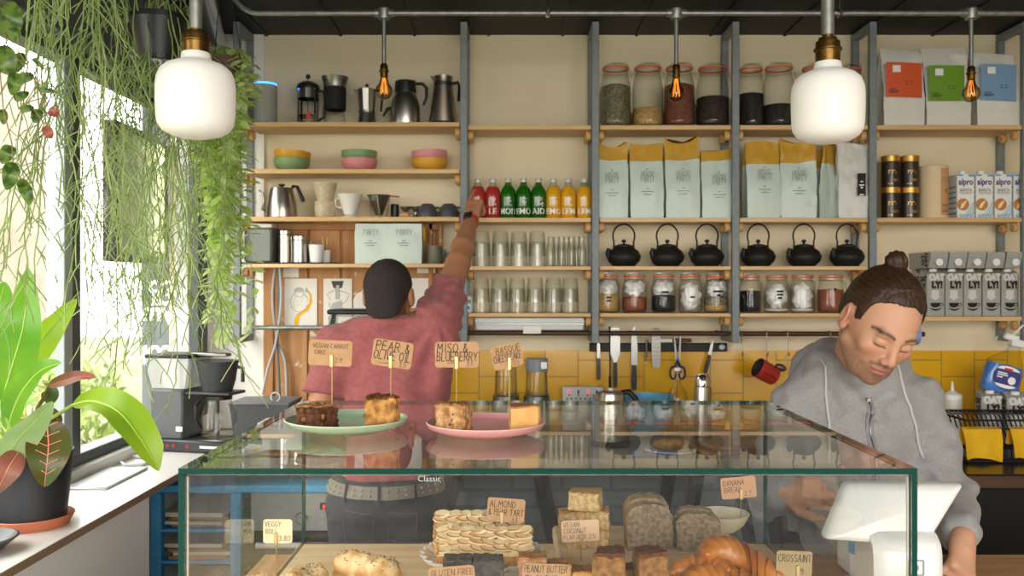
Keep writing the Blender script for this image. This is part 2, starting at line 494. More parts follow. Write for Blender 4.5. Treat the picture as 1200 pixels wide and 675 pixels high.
WINGLASS = clear('window_glass', (0.985, 0.99, 0.99), 1.45, rough=0.0)
GREENEDGE = mat('green_glass_edge', '#033a31', 0.15, spec=0.25)
# the setting
XL, XR, YB, ZC = -1.33, 2.60, 4.0, 2.70
YF = -1.6
m = MB().box(XL - 0.2, XR + 0.2, YF, YB + 0.2, -0.1, 0.0)
struct('floor', m, mat('grey_floor', '#8d8880', 0.6, col2='#7c776f', nscale=4))
m = MB().box(XL - 0.2, XR + 0.2, YF, YB + 0.2, ZC, ZC + 0.1)
for i in range(12):
 x = XL + 0.33 * (i + 1) - 0.1
 m.box(x, x + 0.012, YF, YB, ZC - 0.006, ZC)
struct('ceiling', m, BLACKCEIL)
m = MB().box(XL - 0.2, XR + 0.2, YB, YB + 0.15, 0, ZC)
struct('wall_back', m, PLASTER)
m = MB().box(XR, XR + 0.15, YF, YB, 0, ZC)
struct('wall_right', m, PLASTER)
# left wall: parapet below the window, beam above it, solid stretch near the shopfront
WZ0, WZ1, WY0, WY1 = 1.02, 2.305, 0.45, 3.93
m = MB().box(XL - 0.15, XL, YF, YB, 0, WZ0 - 0.0)
m.box(XL - 0.15, XL, YF, WY0, WZ0, ZC)
m.box(XL - 0.15, XL, WY1, YB, WZ0, ZC)
struct('wall_left', m, WHITEWALL)
m = MB().box(XL - 0.15, XL + 0.05, WY0, WY1, WZ1, ZC - 0.001, b=0.004)
m.box(XL + 0.05, XL + 0.065, WY0, WY1, WZ1 + 0.02, WZ1 + 0.10)
struct('trim_1', m, mat('grey_beam_paint', '#5d6062', 0.5, col2='#505356', nscale=12))
# window
FR = mat('dark_window_frame', '#4c5053', 0.45, 0.2)
FRL = mat('pale_window_frame', '#a9b0b3', 0.45, 0.1)
wroot = thing('window_1', None, None, (XL, 0, 0)); wroot['kind'] = 'structure'
m = MB()
m.box(-0.09, -0.02, WY0, WY1, WZ0, WZ0 + 0.035, b=0.003); m.box(-0.09, -0.02, WY0, WY1, WZ1 - 0.035, WZ1, b=0.003)
m.box(-0.09, -0.02, WY0, WY0 + 0.05, WZ0, WZ1, b=0.003); m.box(-0.05, -0.005, WY1 - 0.11, WY1, WZ0, WZ1, b=0.003)
m.build('window_frame', FR, wroot)
for y in (2.715,):
 m = MB().box(-0.045, -0.002, y + 0.001, y + 0.055, WZ0 + 0.035, WZ1 - 0.035, b=0.004)
 m.build('mullion', FR, wroot)
 m = MB().box(-0.03, 0.0, y - 0.05, y, WZ0 + 0.035, WZ1 - 0.035, b=0.003)
 m.build('mullion_cover', FRL, wroot)
MB().box(-0.058, -0.052, WY0 + 0.05, WY1 - 0.10, WZ0 + 0.035, WZ1 - 0.035).build('window_pane', WINGLASS, wroot)
# sill with its front panel
SZ = 0.945; SLZ = 0.985
SILLM = mat('grey_white_laminate', '#dcdad4', 0.35, coat=0.2)
m = MB().box(XL, -1.06, 0.3, 3.45, SLZ - 0.022, SLZ, b=0.002)
m.box(XL, XL + 0.012, 0.3, 3.45, SLZ, WZ0)
struct('trim_2', m, SILLM)
m = MB().box(-1.062, -1.0595, 0.3, 3.45, SLZ - 0.021, SLZ - 0.001)
struct('trim_3', m, mat('ply_edge', '#8b745b', 0.6))
m = MB().box(-1.10, -1.085, 0.3, 2.68, 0, SLZ - 0.022)
struct('wall_sill', m, mat('grey_panel', '#eae9e6', 0.6))
# yellow tiles: square, neighbouring columns staggered by half
def tile_mat():
 mt = bpy.data.materials.new('yellow_tiles'); mt.use_nodes = True
 nt = mt.node_tree; n = nt.nodes; l = nt.links; b = n['Principled BSDF']
 tc = n.new('ShaderNodeTexCoord'); sp = n.new('ShaderNodeSeparateXYZ'); cb = n.new('ShaderNodeCombineXYZ')
 l.new(tc.outputs['Object'], sp.inputs[0]); l.new(sp.outputs['Z'], cb.inputs['X']); l.new(sp.outputs['X'], cb.inputs['Y'])
 br = n.new('ShaderNodeTexBrick')
 br.inputs['Color1'].default_value = (*lin('#e3ac1a'), 1); br.inputs['Color2'].default_value = (*lin('#dba414'), 1)
 br.inputs['Mortar'].default_value = (*lin('#8d7a45'), 1)
 br.inputs['Scale'].default_value = 1.0; br.inputs['Mortar Size'].default_value = 0.0022; br.inputs['Brick Width'].default_value = 0.147
 br.inputs['Row Height'].default_value = 0.147; br.offset = 0.5; br.inputs['Mortar Smooth'].default_value = 0.1
 l.new(cb.outputs[0], br.inputs['Vector']); l.new(br.outputs['Color'], b.inputs['Base Color'])
 bn = n.new('ShaderNodeBump'); bn.invert = True; bn.inputs['Strength'].default_value = 0.5; bn.inputs['Distance'].default_value = 0.002
 l.new(br.outputs['Fac'], bn.inputs['Height']); l.new(bn.outputs[0], b.inputs['Normal'])
 b.inputs['Roughness'].default_value = 0.22
 return mt
m = MB().box(-0.32, XR, YB - 0.012, YB, SZ - 0.02, Z(411, 3.99))
o = struct('trim_4', m, tile_mat())
# grey painted brick below the counter
def brick_mat():
 mt = bpy.data.materials.new('grey_painted_brick'); mt.use_nodes = True
 nt = mt.node_tree; n = nt.nodes; l = nt.links; b = n['Principled BSDF']
 tc = n.new('ShaderNodeTexCoord'); sp = n.new('ShaderNodeSeparateXYZ'); cb = n.new('ShaderNodeCombineXYZ')
 l.new(tc.outputs['Object'], sp.inputs[0]); l.new(sp.outputs['X'], cb.inputs['X']); l.new(sp.outputs['Z'], cb.inputs['Y'])
 br = n.new('ShaderNodeTexBrick')
 for k, c in (('Color1', '#a9b0b6'), ('Color2', '#a1a8ae'), ('Mortar', '#949ba1')): br.inputs[k].default_value = (*lin(c), 1)
 br.inputs['Scale'].default_value = 1.0; br.inputs['Mortar Size'].default_value = 0.008; br.inputs['Brick Width'].default_value = 0.22; br.inputs['Row Height'].default_value = 0.075
 l.new(cb.outputs[0], br.inputs['Vector']); l.new(br.outputs['Color'], b.inputs['Base Color'])
 bn = n.new('ShaderNodeBump'); bn.invert = True; bn.inputs['Strength'].default_value = 0.6; bn.inputs['Distance'].default_value = 0.006
 l.new(br.outputs['Fac'], bn.inputs['Height']); l.new(bn.outputs[0], b.inputs['Normal'])
 b.inputs['Roughness'].default_value = 0.6
 return mt
m = MB().box(XL, 1.2, YB - 0.03, YB, 0.0, SZ - 0.045)
struct('trim_5', m, brick_mat())
# wooden plank panelling behind the left bay
def plank_mat():
 mt = wood('old_planks', '#c99560', '#a8703c', 'Z', 0.6, 0.6, dark='#7a4a26', bump=0.3)
 nt = mt.node_tree; n = nt.nodes; l = nt.links; b = n['Principled BSDF']
 src = b.inputs['Base Color'].links[0].from_socket
 tc = n.new('ShaderNodeTexCoord'); t = n.new('ShaderNodeTexNoise'); t.inputs['Scale'].default_value = 16; t.inputs['Detail'].default_value = 6
 l.new(tc.outputs['Object'], t.inputs['Vector'])
 r = n.new('ShaderNodeValToRGB'); r.color_ramp.elements[0].position = 0.63; r.color_ramp.elements[1].position = 0.69
 l.new(t.outputs['Fac'], r.inputs['Fac'])
 mx = n.new('ShaderNodeMix'); mx.data_type = 'RGBA'; mx.inputs[7].default_value = (*lin('#e0d2bb'), 1)
 l.new(r.outputs[0], mx.inputs[0]); l.new(src, mx.inputs[6]); l.new(mx.outputs[2], b.inputs['Base Color'])
 return mt
struct('wall_glare_panel', MB().box(XL, X(309, 3.98), 3.985, 3.999, SZ, ZC - .001), WHITEWALL)  # added panel: window glare on the back wall, put in as white colour
m = MB(); xs = [309, 322, 362, 400, 438, 472, 512]
m.box(X(309, 3.98), X(516, 3.98), 3.975, 3.999, SZ, Z(258, 3.98))
for a, b_ in zip(xs, xs[1:]):
 m.box(X(a, 3.97) + 0.004, X(b_, 3.97) - 0.004, 3.962, 3.976, SZ + 0.002, Z(262, 3.97), b=0.004)
for px in (505, 516): m.box(X(px, 3.96) - 0.010, X(px, 3.96) + 0.010, 3.945, 3.976, SZ + 0.002, Z(258, 3.97), b=0.004)
m.box(X(309, 3.96), X(516, 3.96), 3.945, 3.976, Z(270, 3.97), Z(258, 3.97), b=0.004)
struct('trim_6', m, plank_mat())
# outside the window
gm = mat('street_gravel', '#77725f', 0.9, col2='#5d6b3c', nscale=2.5)
struct('ground', MB().box(-30, XL - 0.15, -14, 30, -0.25, -0.12), gm)
struct('pavement', MB().box(XL - 0.15, 20, -14, YF, -0.25, -0.12), mat('dark_asphalt', '#565553', 0.9, col2='#4a4947', nscale=6))
m = MB().box(-14.0, -13.5, -6, 26, -0.12, 7.5)
bl = struct('wall_outside', m, mat('street_render', '#857a6d', 0.9, col2='#786c5f', nscale=1.2))
bw = thing('building', 'pale rendered building with dark windows across the street', 'building', (-13.4, 10, -0.12))
m = MB().box(-0.3, 0.1, -9, 9, 0, 3.2); m.build('facade', mat('brick_facade', '#8a7460', 0.9, col2='#7b6553', nscale=6), bw)
for y in (-6.0, -2.0, 2.0, 6.0):
 MB().box(0.1, 0.16, y - 0.5, y + 0.5, 1.0, 2.4).build('window', mat('dull_window', '#4c5357', 0.2), bw)
MB().box(-0.5, 0.35, -9.2, 9.2, 3.2, 3.35).build('eaves', mat('grey_eaves', '#8d8a86', 0.8), bw)
def bush(cx, cy, r, hgt, lab):
 m = MB()
 for i in range(420):
  a = random.random() * 6.283; t = random.random() ** 0.5; zz = random.random()
  p = Vector((cx + math.cos(a) * r * t * (1 - 0.5 * zz), cy + math.sin(a) * r * 1.6 * t * (1 - 0.5 * zz), -0.12 + zz * hgt))
  q = Euler((random.random() * 3, random.random() * 3, random.random() * 6)).to_matrix().to_4x4()
  l = 0.06 + random.random() * 0.06
  m.add([(-l, 0, 0), (0, -l * .4, .01), (l, 0, 0), (0, l * .4, .01)], [(0, 1, 2, 3)], 0, Matrix.Translation(p) @ q)
 o = m.build('shrub', mat('shrub_leaf', '#5d7a30', 0.6, col2='#7d8a3c', nscale=5), flat=True)
 return tag(o, lab, 'shrub', 'shrubs outside the window')
bush(-4.6, 6.4, 0.7, 0.75, 'low yellow-green shrub outside, seen just right of the pale window post')
bush(-4.6, 9.2, 0.8, 0.85, 'low yellow-green shrub outside, seen beside the coffee brewer')
bush(-4.6, 3.6, 0.7, 0.7, 'low yellow-green shrub outside, seen behind the potted plant')
# grey lettered board outside and the olive board above it
sb = thing('lettered_board', 'tall grey board outside the window with reversed white lettering', 'sign', (X(193, 4.75), 4.75, -0.12))
wd = S(54, 4.75)
MB().box(-wd/2, wd/2, 0, 0.06, 0, Z(95, 4.75) + 0.12, b=0.004).build('panel', mat('blue_grey_panel', '#4e585f', 0.5), sb)
m = MB()
for t_, py in (('co', 343), ('ca', 357), ('ym', 375), ('copp', 419)):
 T = Matrix.Translation((S(203 - 193, 4.75), -0.004, Z(py, 4.75) + 0.12)) @ Matrix.Diagonal((-1, 1, 1, 1))
 vs, fs = text_verts(t_, S(30, 4.75), 0.004, 'LEFT')
 m.add(vs, [f[::-1] for f in fs], 0, T)
m.build('lettering', WHITEINK, sb)
ob = thing('hanging_board', 'olive green board in a black frame hanging outside beyond the hanging plants', 'board', (-1.62, 3.9, 1.70))
Tb = Matrix.Rotation(R(0), 4, 'Z')
MB().box(-0.03, 0.0, -0.25, 0.29, 0, 0.54, T=Tb).build('panel', mat('olive_board', '#b7c188', 0.6), ob)
m = MB()
for a in ((-0.27, -0.24, 0, 0.54), (0.28, 0.31, 0, 0.54), (-0.27, 0.31, -0.02, 0.012), (-0.27, 0.31, 0.53, 0.555)):
 m.box(-0.04, 0.015, *a, b=0.003, T=Tb)
m.build('frame', BLACKM, ob)
m = MB()
for y in (-0.2, 0.24): m.rod(Tb @ Vector((-0.015, y, 0.55)), Tb @ Vector((-0.015, y, 1.05)), 0.004, 6)
m.build('chain', STEELD, ob)
m = MB().box(-2.3, -1.481, 3.2, 5.0, 2.75, 2.83)
tag(m.build('canopy', mat('canopy_grey', '#777b7d', 0.7)), 'flat grey canopy above the window outside', 'canopy')
# shelf uprights and boards
YS0, YS1 = 3.79, 3.975          # shelf front and back
ZL = dict(l1=Z(143, YS0), l2=Z(198, YS0), l3=Z(254, YS0), l4=Z(309, YS0), t=Z(146.5, YS0), a=Z(255, YS0), b=Z(312, YS0), c=Z(367, YS0), d=Z(371, YS0))
TH = 0.019
UPX = [277, 543.5, 698, 862.5, 1023.5, 1203]
BAYS = [
 ('far left bay', 0, 1, [('l1', 'topmost'), ('l2', 'bowls'), ('l3', 'dripper'), ('l4', 'tins')]),
 ('bottle bay', 1, 2, [('t', 'empty top'), ('a', 'bottle'), ('b', 'upper glass'), ('c', 'lower glass')]),
 ('teapot bay left of the middle post', 2, 3, [('t', 'top jar'), ('a', 'bag'), ('b', 'teapot'), ('c', 'small jar')]),
 ('bay behind the right pendant lamp', 3, 4, [('t', 'top jar'), ('a', 'bag'), ('b', 'teapot'), ('c', 'small jar')]),
 ('far right bay', 4, 5, [('t', 'flour bag'), ('a', 'carton'), ('d', 'oat carton')]),
]
SHLAB = {
 (0, 0): 'birch shelf board under the coffee pots and steel jugs, top of the far left bay',
 (0, 1): 'birch shelf board holding the stacked coloured bowls',
 (0, 2): 'birch shelf board holding the gooseneck kettle and white dripper',
 (0, 3): 'thin birch shelf board holding the tins and two folded coffee bags',
 (1, 0): 'empty birch shelf board above the lemonade bottles',
 (1, 1): 'birch shelf board holding the row of lemonade bottles',
 (1, 2): 'birch shelf board under the upper row of tumblers and little glass bottles',
 (1, 3): 'birch shelf board under the lower row of tumblers',
 (2, 0): 'birch shelf board under the four big jars left of the right pendant lamp',
 (2, 1): 'birch shelf board under the four upright coffee bags in the middle',
 (2, 2): 'birch shelf board under the left trio of black teapots',
 (2, 3): 'birch shelf board under the five small jars above the knife rack',
 (3, 0): 'birch shelf board under the big jars half hidden by the right pendant lamp',
 (3, 1): 'birch shelf board under the coffee bags and the white crumpled bag',
 (3, 2): 'birch shelf board under the right trio of black teapots',
 (3, 3): 'birch shelf board under the four small jars left of the man in the hoodie',
 (4, 0): 'birch shelf board under the three white flour bags',
 (4, 1): 'birch shelf board under the dark tins and blue and white milk cartons',
 (4, 2): 'birch shelf board under the grey oat drink cartons',
}
PW = 0.030
for bi, (bn_, u0, u1, lv) in enumerate(BAYS):
 x0 = X(UPX[u0], 3.78) + PW/2 + 0.004; x1 = X(UPX[u1], 3.78) - PW/2 - 0.004
 if bi == 0: x0 = X(289, YS0)
 if bi == 4: x1 = X(1201, YS0) - 0.01
 for li, (k, _) in enumerate(lv):
  zt = ZL[k]; th = TH if k not in ('b', 'l4', 'c') else 0.016
  m = MB().box(x0, x1, YS0, YS1, zt - th, zt, b=0.0015)
  tag(m.build('shelf_board', BIRCH), SHLAB[bi, li], 'shelf', 'birch shelf boards on the wall')
ULAB = ['grey steel shelf upright at the far left beside the window plants', 'grey steel shelf upright left of the lemonade bottles', 'grey steel shelf upright between the bottles and the coffee bags',
  'grey steel shelf upright between the two groups of black teapots', 'grey steel shelf upright left of the white flour bags', 'grey steel shelf upright at the far right edge']
peg_me = None
for ui, px in enumerate(UPX):
 xc = X(px, 3.78)
 zb = Z(402, 3.78)
 r_ = thing('shelf_upright', ULAB[ui], 'shelf upright', (xc, 3.78, zb), 0, 'grey shelf uprights')
 h = ZC - 0.005 - zb
 MB().box(-PW/2, PW/2, 0, 0.026, 0, h, b=0.002).build('front_post', STEEL_PAINT, r_)
 MB().box(-PW/2, PW/2, 0.19, 0.216, 0, h, b=0.002).build('rear_post', STEEL_PAINT, r_)
 MB().box(-PW/2, PW/2, 0.026, 0.19, h - 0.03, h, b=0.002).build('top_rail', STEEL_PAINT, r_)
 MB().box(-PW/2, PW/2, 0.026, 0.19, 0, 0.03, b=0.002).build('bottom_rail', STEEL_PAINT, r_)
 for bi, (bn_, u0, u1, lv) in enumerate(BAYS):
  for k, _ in lv:
   th = TH if k not in ('b', 'l4', 'c') else 0.016
   zz = ZL[k] - th - 0.0205 - zb
   for sgn, uu in ((1, u0), (-1, u1)):
    if uu != ui: continue
    for yy in (0.045, 0.13):
     if peg_me is None:
      T = Matrix.Rotation(R(90), 4, 'Y')
      pg = MB().cyl((0, 0, -0.0115), 0.020, 0.023, 20, 0, T, b=0.003).cyl((0, 0, 0.0112), 0.006, 0.002, 10, 1, T).cyl((0, 0, -0.0132), 0.006, 0.002, 10, 1, T).build('peg', [BIRCHPEG, STEEL], r_)
      peg_me = pg.data
     else:
      pg = bpy.data.objects.new('peg', peg_me); COL.objects.link(pg); pg.parent = r_
     pg.location = (sgn * (PW/2 + 0.0125), yy, zz)
# conduit, bulbs, ceiling fittings
ZCD = Z(15.5, 3.3)
cd = thing('conduit', 'galvanised conduit pipe running below the black ceiling', 'conduit', (0, 3.3, ZCD))
pts = [(X(1290, 3.3), 0, 0), (X(304, 3.3), 0, 0)]
arc = [(X(304, 3.3) - 0.10 * math.sin(a), -0.0, 0.0 + 0.10 * (1 - math.cos(a))) for a in np.linspace(0, R(50), 7)]
arc += [(arc[-1][0] - 0.12, 0, arc[-1][2] + 0.14)]
MB().tube(pts + arc[1:], 0.0105, 12).build('pipe', GALV, cd)
for px in (642, 984):
 MB().box(X(px, 3.3) - 0.008, X(px, 3.3) + 0.008, -0.014, 0.014, -0.014, 0.014, b=0.003).rod((X(px, 3.3), 0, 0.01), (X(px, 3.3), 0, ZC - ZCD), 0.003, 8).build('clip', CHROME, cd)
bulbglass = clear('amber_bulb_glass', (0.82, 0.68, 0.44), 1.6, edge=(0.20, 0.13, 0.05), edge_pow=0.45)
FIL = mat('glowing_filament', '#ffb45a', 0.5, emit='#ff9c3c', estr=1.3)
for i, (px, yt, yb) in enumerate(((450, 76, 117), (792.5, 77, 120), (1138, 79, 120))):
 xx = X(px, 3.3)
 z0 = Z(yt, 3.3); z1 = Z(yb, 3.3)
 r_ = thing('bulb_pendant', ['bare filament bulb on a steel stem in front of the coffee pots', 'bare filament bulb on a steel stem in front of the big grain jars', 'bare filament bulb on a steel stem in front of the flour bags'][i], 'lamp', (xx, 3.3, z1), 0, 'bare filament bulbs on the conduit')
 H = ZCD - z1; hs = z0 - z1
 T = Matrix.Rotation(R(90), 4, 'Y')
 m = MB().lathe([(0, -0.022), (0.021, -0.022), (0.024, -0.01), (0.024, 0.014), (0.018, 0.02), (0, 0.022)], 16, (0, 0, H))
 m.cyl((0, 0, -0.036), 0.015, 0.072, 14, 0, Matrix.Translation((0, 0, H)) @ T)
 m.build('tee_fitting', GALV, r_)
 MB().cyl((0, 0, hs), 0.008, H - hs, 12).build('stem', GALV, r_)
 br_ = 0.032
 MB().lathe([(0.0001, hs + 0.006), (0.010, hs + 0.004), (0.0145, hs - 0.004), (0.0145, hs - 0.018), (0.018, hs - 0.020), (0.018, hs - 0.025), (0.0145, hs - 0.027), (0.0145, hs - 0.044), (0.0001, hs - 0.044)][::-1], 18).build('socket', BRASS, r_)
 top = hs - 0.044; zc_ = br_
 prof = [(0, 0)] + [(br_ * math.sin(a), br_ - br_ * math.cos(a)) for a in np.linspace(0.2, 2.45, 14)] + [(0.013, top - 0.004), (0.012, top)]
 MB().lathe(prof, 22).build('bulb', bulbglass, r_)
 m = MB()
 for k in range(6):
  a = k * math.pi / 3
  m.tube([(0.004 * math.cos(a), 0.004 * math.sin(a), top - 0.004), (0.012 * math.cos(a), 0.012 * math.sin(a), br_ + 0.008), (0.013 * math.cos(a + .5), 0.013 * math.sin(a + .5), br_ - 0.010)], 0.0009, 5)
 m.build('filament', FIL, r_)
OPAL = bpy.data.materials.new('opal_glass'); OPAL.use_nodes = True
b = OPAL.node_tree.nodes['Principled BSDF']
b.inputs['Base Color'].default_value = (*lin('#f4f1ea'), 1); b.inputs['Roughness'].default_value = 0.45
b.inputs['Emission Color'].default_value = (*lin('#fff6e8'), 1); b.inputs['Emission Strength'].default_value = 0.07
for i, (px, pxr, yt, yn, yb, Yl, hw, ys) in enumerate(((229.5, 230, 62, 33, 162, 1.90, 45, 35), (970, 972.5, 73, 40, 168, 2.06, 41.5, 41))):
 k = Yl / FPX
 r_ = thing('pendant_lamp', ['white opal glass pendant lamp among the hanging plants', 'white opal glass pendant lamp in front of the jars and coffee bags'][i], 'lamp', (X(px, Yl), Yl, Z(yb, Yl)), 0, 'opal glass pendants')
 Hb = (yb - yt) * k; Rr = hw * k
 prof = [(0, 0.0), (Rr * .35, 0.001), (Rr * .62, 0.006), (Rr * .84, 0.016), (Rr * .955, 0.030), (Rr * .985, 0.045), (Rr * 1.0, Hb * 0.42), (Rr * 1.0, Hb * 0.60), (Rr * .975, Hb * 0.70), (Rr * .90, Hb * .785), (Rr * .76, Hb * .845), (Rr * .58, Hb * .88), (Rr * .42, Hb * .905), (Rr * .38, Hb * .93), (Rr * .36, Hb * .99), (Rr * .34, Hb)]
 MB().lathe(prof, 48).build('globe', OPAL, r_, ang=80)
 hb = (yt - yn) * k
 MB().lathe([(Rr * .33, Hb - .006), (Rr * .345, Hb + hb * .40), (Rr * .39, Hb + hb * .41), (Rr * .39, Hb + hb * .47), (Rr * .345, Hb + hb * .48), (Rr * .33, Hb + hb * .72), (Rr * .26, Hb + hb * .76), (Rr * .25, Hb + hb * .86), (Rr * .15, Hb + hb * .88), (Rr * .15, Hb + hb), (0, Hb + hb)], 28).build('brass_holder', BRASS, r_)
 MB().cyl((0, 0, Hb + hb - .002), 7.5 * k, ZC - Z(yb, Yl) - Hb - hb, 16).build('stem', GALV, r_)
# white spotlight housing and junction box up left
r_ = thing('ceiling_spotlight', 'round white ceiling spotlight with a dark opening above the window', 'light', (X(62, 2.2), 2.2, ZC - 0.12))
MB().lathe([(0, 0.02), (0.03, 0.02), (0.032, 0.0), (0.075, 0.0), (0.085, 0.02), (0.085, 0.12), (0, 0.12)], 28).build('housing', WHITEP, r_)
MB().cyl((0, 0, -0.001), 0.031, 0.004, 24).build('opening', BLACKM, r_)
r_ = thing('junction_box', 'white electrical box on the back wall above the trailing vine', 'electrical box', (X(253, 3.9), 3.88, Z(22, 3.9)))
MB().box(-0.05, 0.05, 0, 0.11, 0, 0.075, b=0.004).build('box', WHITEP, r_)
MB().box(-0.045, -0.025, 0.07, 0.1, -0.15, 0.0, b=0.002).build('trunking', WHITEP, r_)
r_ = tag(MB().tube([(X(160, 2.6), 2.6, ZC - 0.05), (X(215, 2.6), 2.6, ZC - 0.05), (X(225, 3.6), 3.9, ZC - 0.05)], 0.04, 16).build('duct', mat('foil_duct', '#c9ccce', 0.25, 0.9, bump=(30, 0.3))), 'shiny metal duct below the ceiling above the hanging pot', 'duct')
# long rails under the shelves
r_ = thing('wall_rail', 'slim grey rail on the panelling behind the man in the red shirt', 'rail', (0, 3.90, Z(384, 3.90)))
MB().rod((X(296, 3.9), 0, 0), (X(540, 3.9), 0, 0), 0.010, 12).build('tube', GALV, r_)
for px in (318, 500): MB().rod((X(px, 3.9), 0, 0), (X(px, 3.9), 0.075, 0), 0.006, 8).build('bracket', GALV, r_)
r_ = thing('hanging_rail', 'dark brown hanging rail below the shelves, running behind the knives', 'rail', (0, 3.84, Z(390, 3.84)))
MB().rod((X(546, 3.84), 0, 0), (X(1083, 3.84), 0, -0.006), 0.0105, 12).build('tube', mat('brown_pipe', '#4d3424', 0.45, 0.3), r_)
for px in (553, 690.5, 849, 1011): MB().rod((X(px, 3.84), 0.011, -0.002), (X(px, 3.84), 0.16, -0.002), 0.006, 8).build('bracket', DARKWD, r_)
# counters and display case
CZ = 0.93
r_ = thing('service_counter', 'wooden service counter carrying the glass display case', 'counter', (0, 0, 0))
MB().box(-0.60, 2.05, 1.22, 2.17, CZ - 0.04, CZ, b=0.003).build('worktop', WOODBR, r_)
MB().box(-0.56, 2.03, 1.27, 2.12, 0, CZ - 0.04).build('base', mat('counter_base', '#3a3b3c', 0.6), r_)
r_ = thing('back_counter', 'pale worktop on black trestle legs along the back wall', 'counter', (0, 3.3, 0))
MB().box(XL + 0.01, 1.24, 0, 0.66, SZ - 0.04, SZ, b=0.003).build('worktop', mat('worktop_grey', '#b7ada0', 0.4, col2='#a89d8f', nscale=8), r_)
for x0, x1 in ((-0.217, -0.40), (0.10, 0.285), (0.70, 0.55), (0.95, 1.10)):
 for y in (0.06, 0.55):
  MB().tube([(x0, y, SZ - 0.04), (x1, y, 0.0)], 0.028, 4).build('trestle_leg', BLACKM, r_)
for x0, x1 in ((-0.26, 0.15), (0.65, 1.0)):
 MB().box(x0, x1, 0.05, 0.08, SZ - 0.075, SZ - 0.041).build('cross_bar', BLACKM, r_)
r_ = thing('side_counter', 'dark counter with a brown front edge behind the man in the hoodie', 'counter', (0, 3.02, 0))
MB().box(1.26, XR - 0.005, 0, 0.95, SZ - 0.02, SZ - 0.0, b=0.002).build('worktop', mat('black_worktop', '#23211f', 0.25), r_)
MB().box(1.26, XR - 0.005, -0.012, 0.0, SZ - 0.045, SZ - 0.004, b=0.002).build('front_edge', DARKWD, r_)
MB().box(1.30, XR - 0.01, 0.10, 0.90, 0, SZ - 0.02).build('base', mat('undercounter_shade', '#131211', 0.6), r_)  # black box painted in for the shade of the open space below
CX0, CX1, CY0, CY1, CT, CB = -0.503, 0.611, 1.35, 2.145, 1.305, 0.965
g = 0.009
case = thing('display_case', 'clear glass display case with green edged panes full of pastries', 'display case', (0, 0, 0))
MB().box(CX0 - 0.004, CX1 + 0.004, CY0 - 0.004, CY1 + 0.004, CZ, CB, b=0.003).build('base', OAK, case)
def pane(name, x0, x1, y0, y1, z0, z1, thin):
 m = MB().box(x0, x1, y0, y1, z0, z1)
 # faces order: bottom, top, front, back, left, right
 keep = {'z': (0, 1), 'y': (2, 3), 'x': (4, 5)}[thin]
 m.m = [0 if i in keep else 1 for i in range(6)]
 return m.build(name, [PANE, GREENEDGE], case, flat=True)
pane('top_pane', CX0, CX1, CY0, CY1, CT - g, CT, 'z')
pane('front_pane', CX0 + g + .0005, CX1 - g - .0005, CY0, CY0 + g, CB, CT - g - .0005, 'y')
pane('side_pane', CX0, CX0 + g, CY0, CY1, CB, CT - g - .0005, 'x')
pane('side_pane', CX1 - g, CX1, CY0, CY1, CB, CT - g - .0005, 'x')
pane('rear_pane', CX0 + g + .0005, CX1 - g - .0005, CY1 - g, CY1, CB, CT - g - .0005, 'y')
seal = mat('clear_seal', '#d9d3bd', 0.4)
MB().box(CX0 + g + .001, CX1 - g - .001, CY0 + g + .0005, CY0 + g + .004, CT - g - .003, CT - g - .0008).build('seal', seal, case)
for x in (CX0 + g + .001, CX1 - g - .0025): MB().box(x, x + .0015, CY0 + g + .0005, CY0 + g + .004, CB, CT - g - .006).build('seal', seal, case)
m = MB(); printed(m, 'Classic', X(503, CY1 - .012), CY1 - g - .002, Z(563, CY1), .02)
m.build('lettering', mat('frosted_print', '#c9d0d4', 0.6), case)
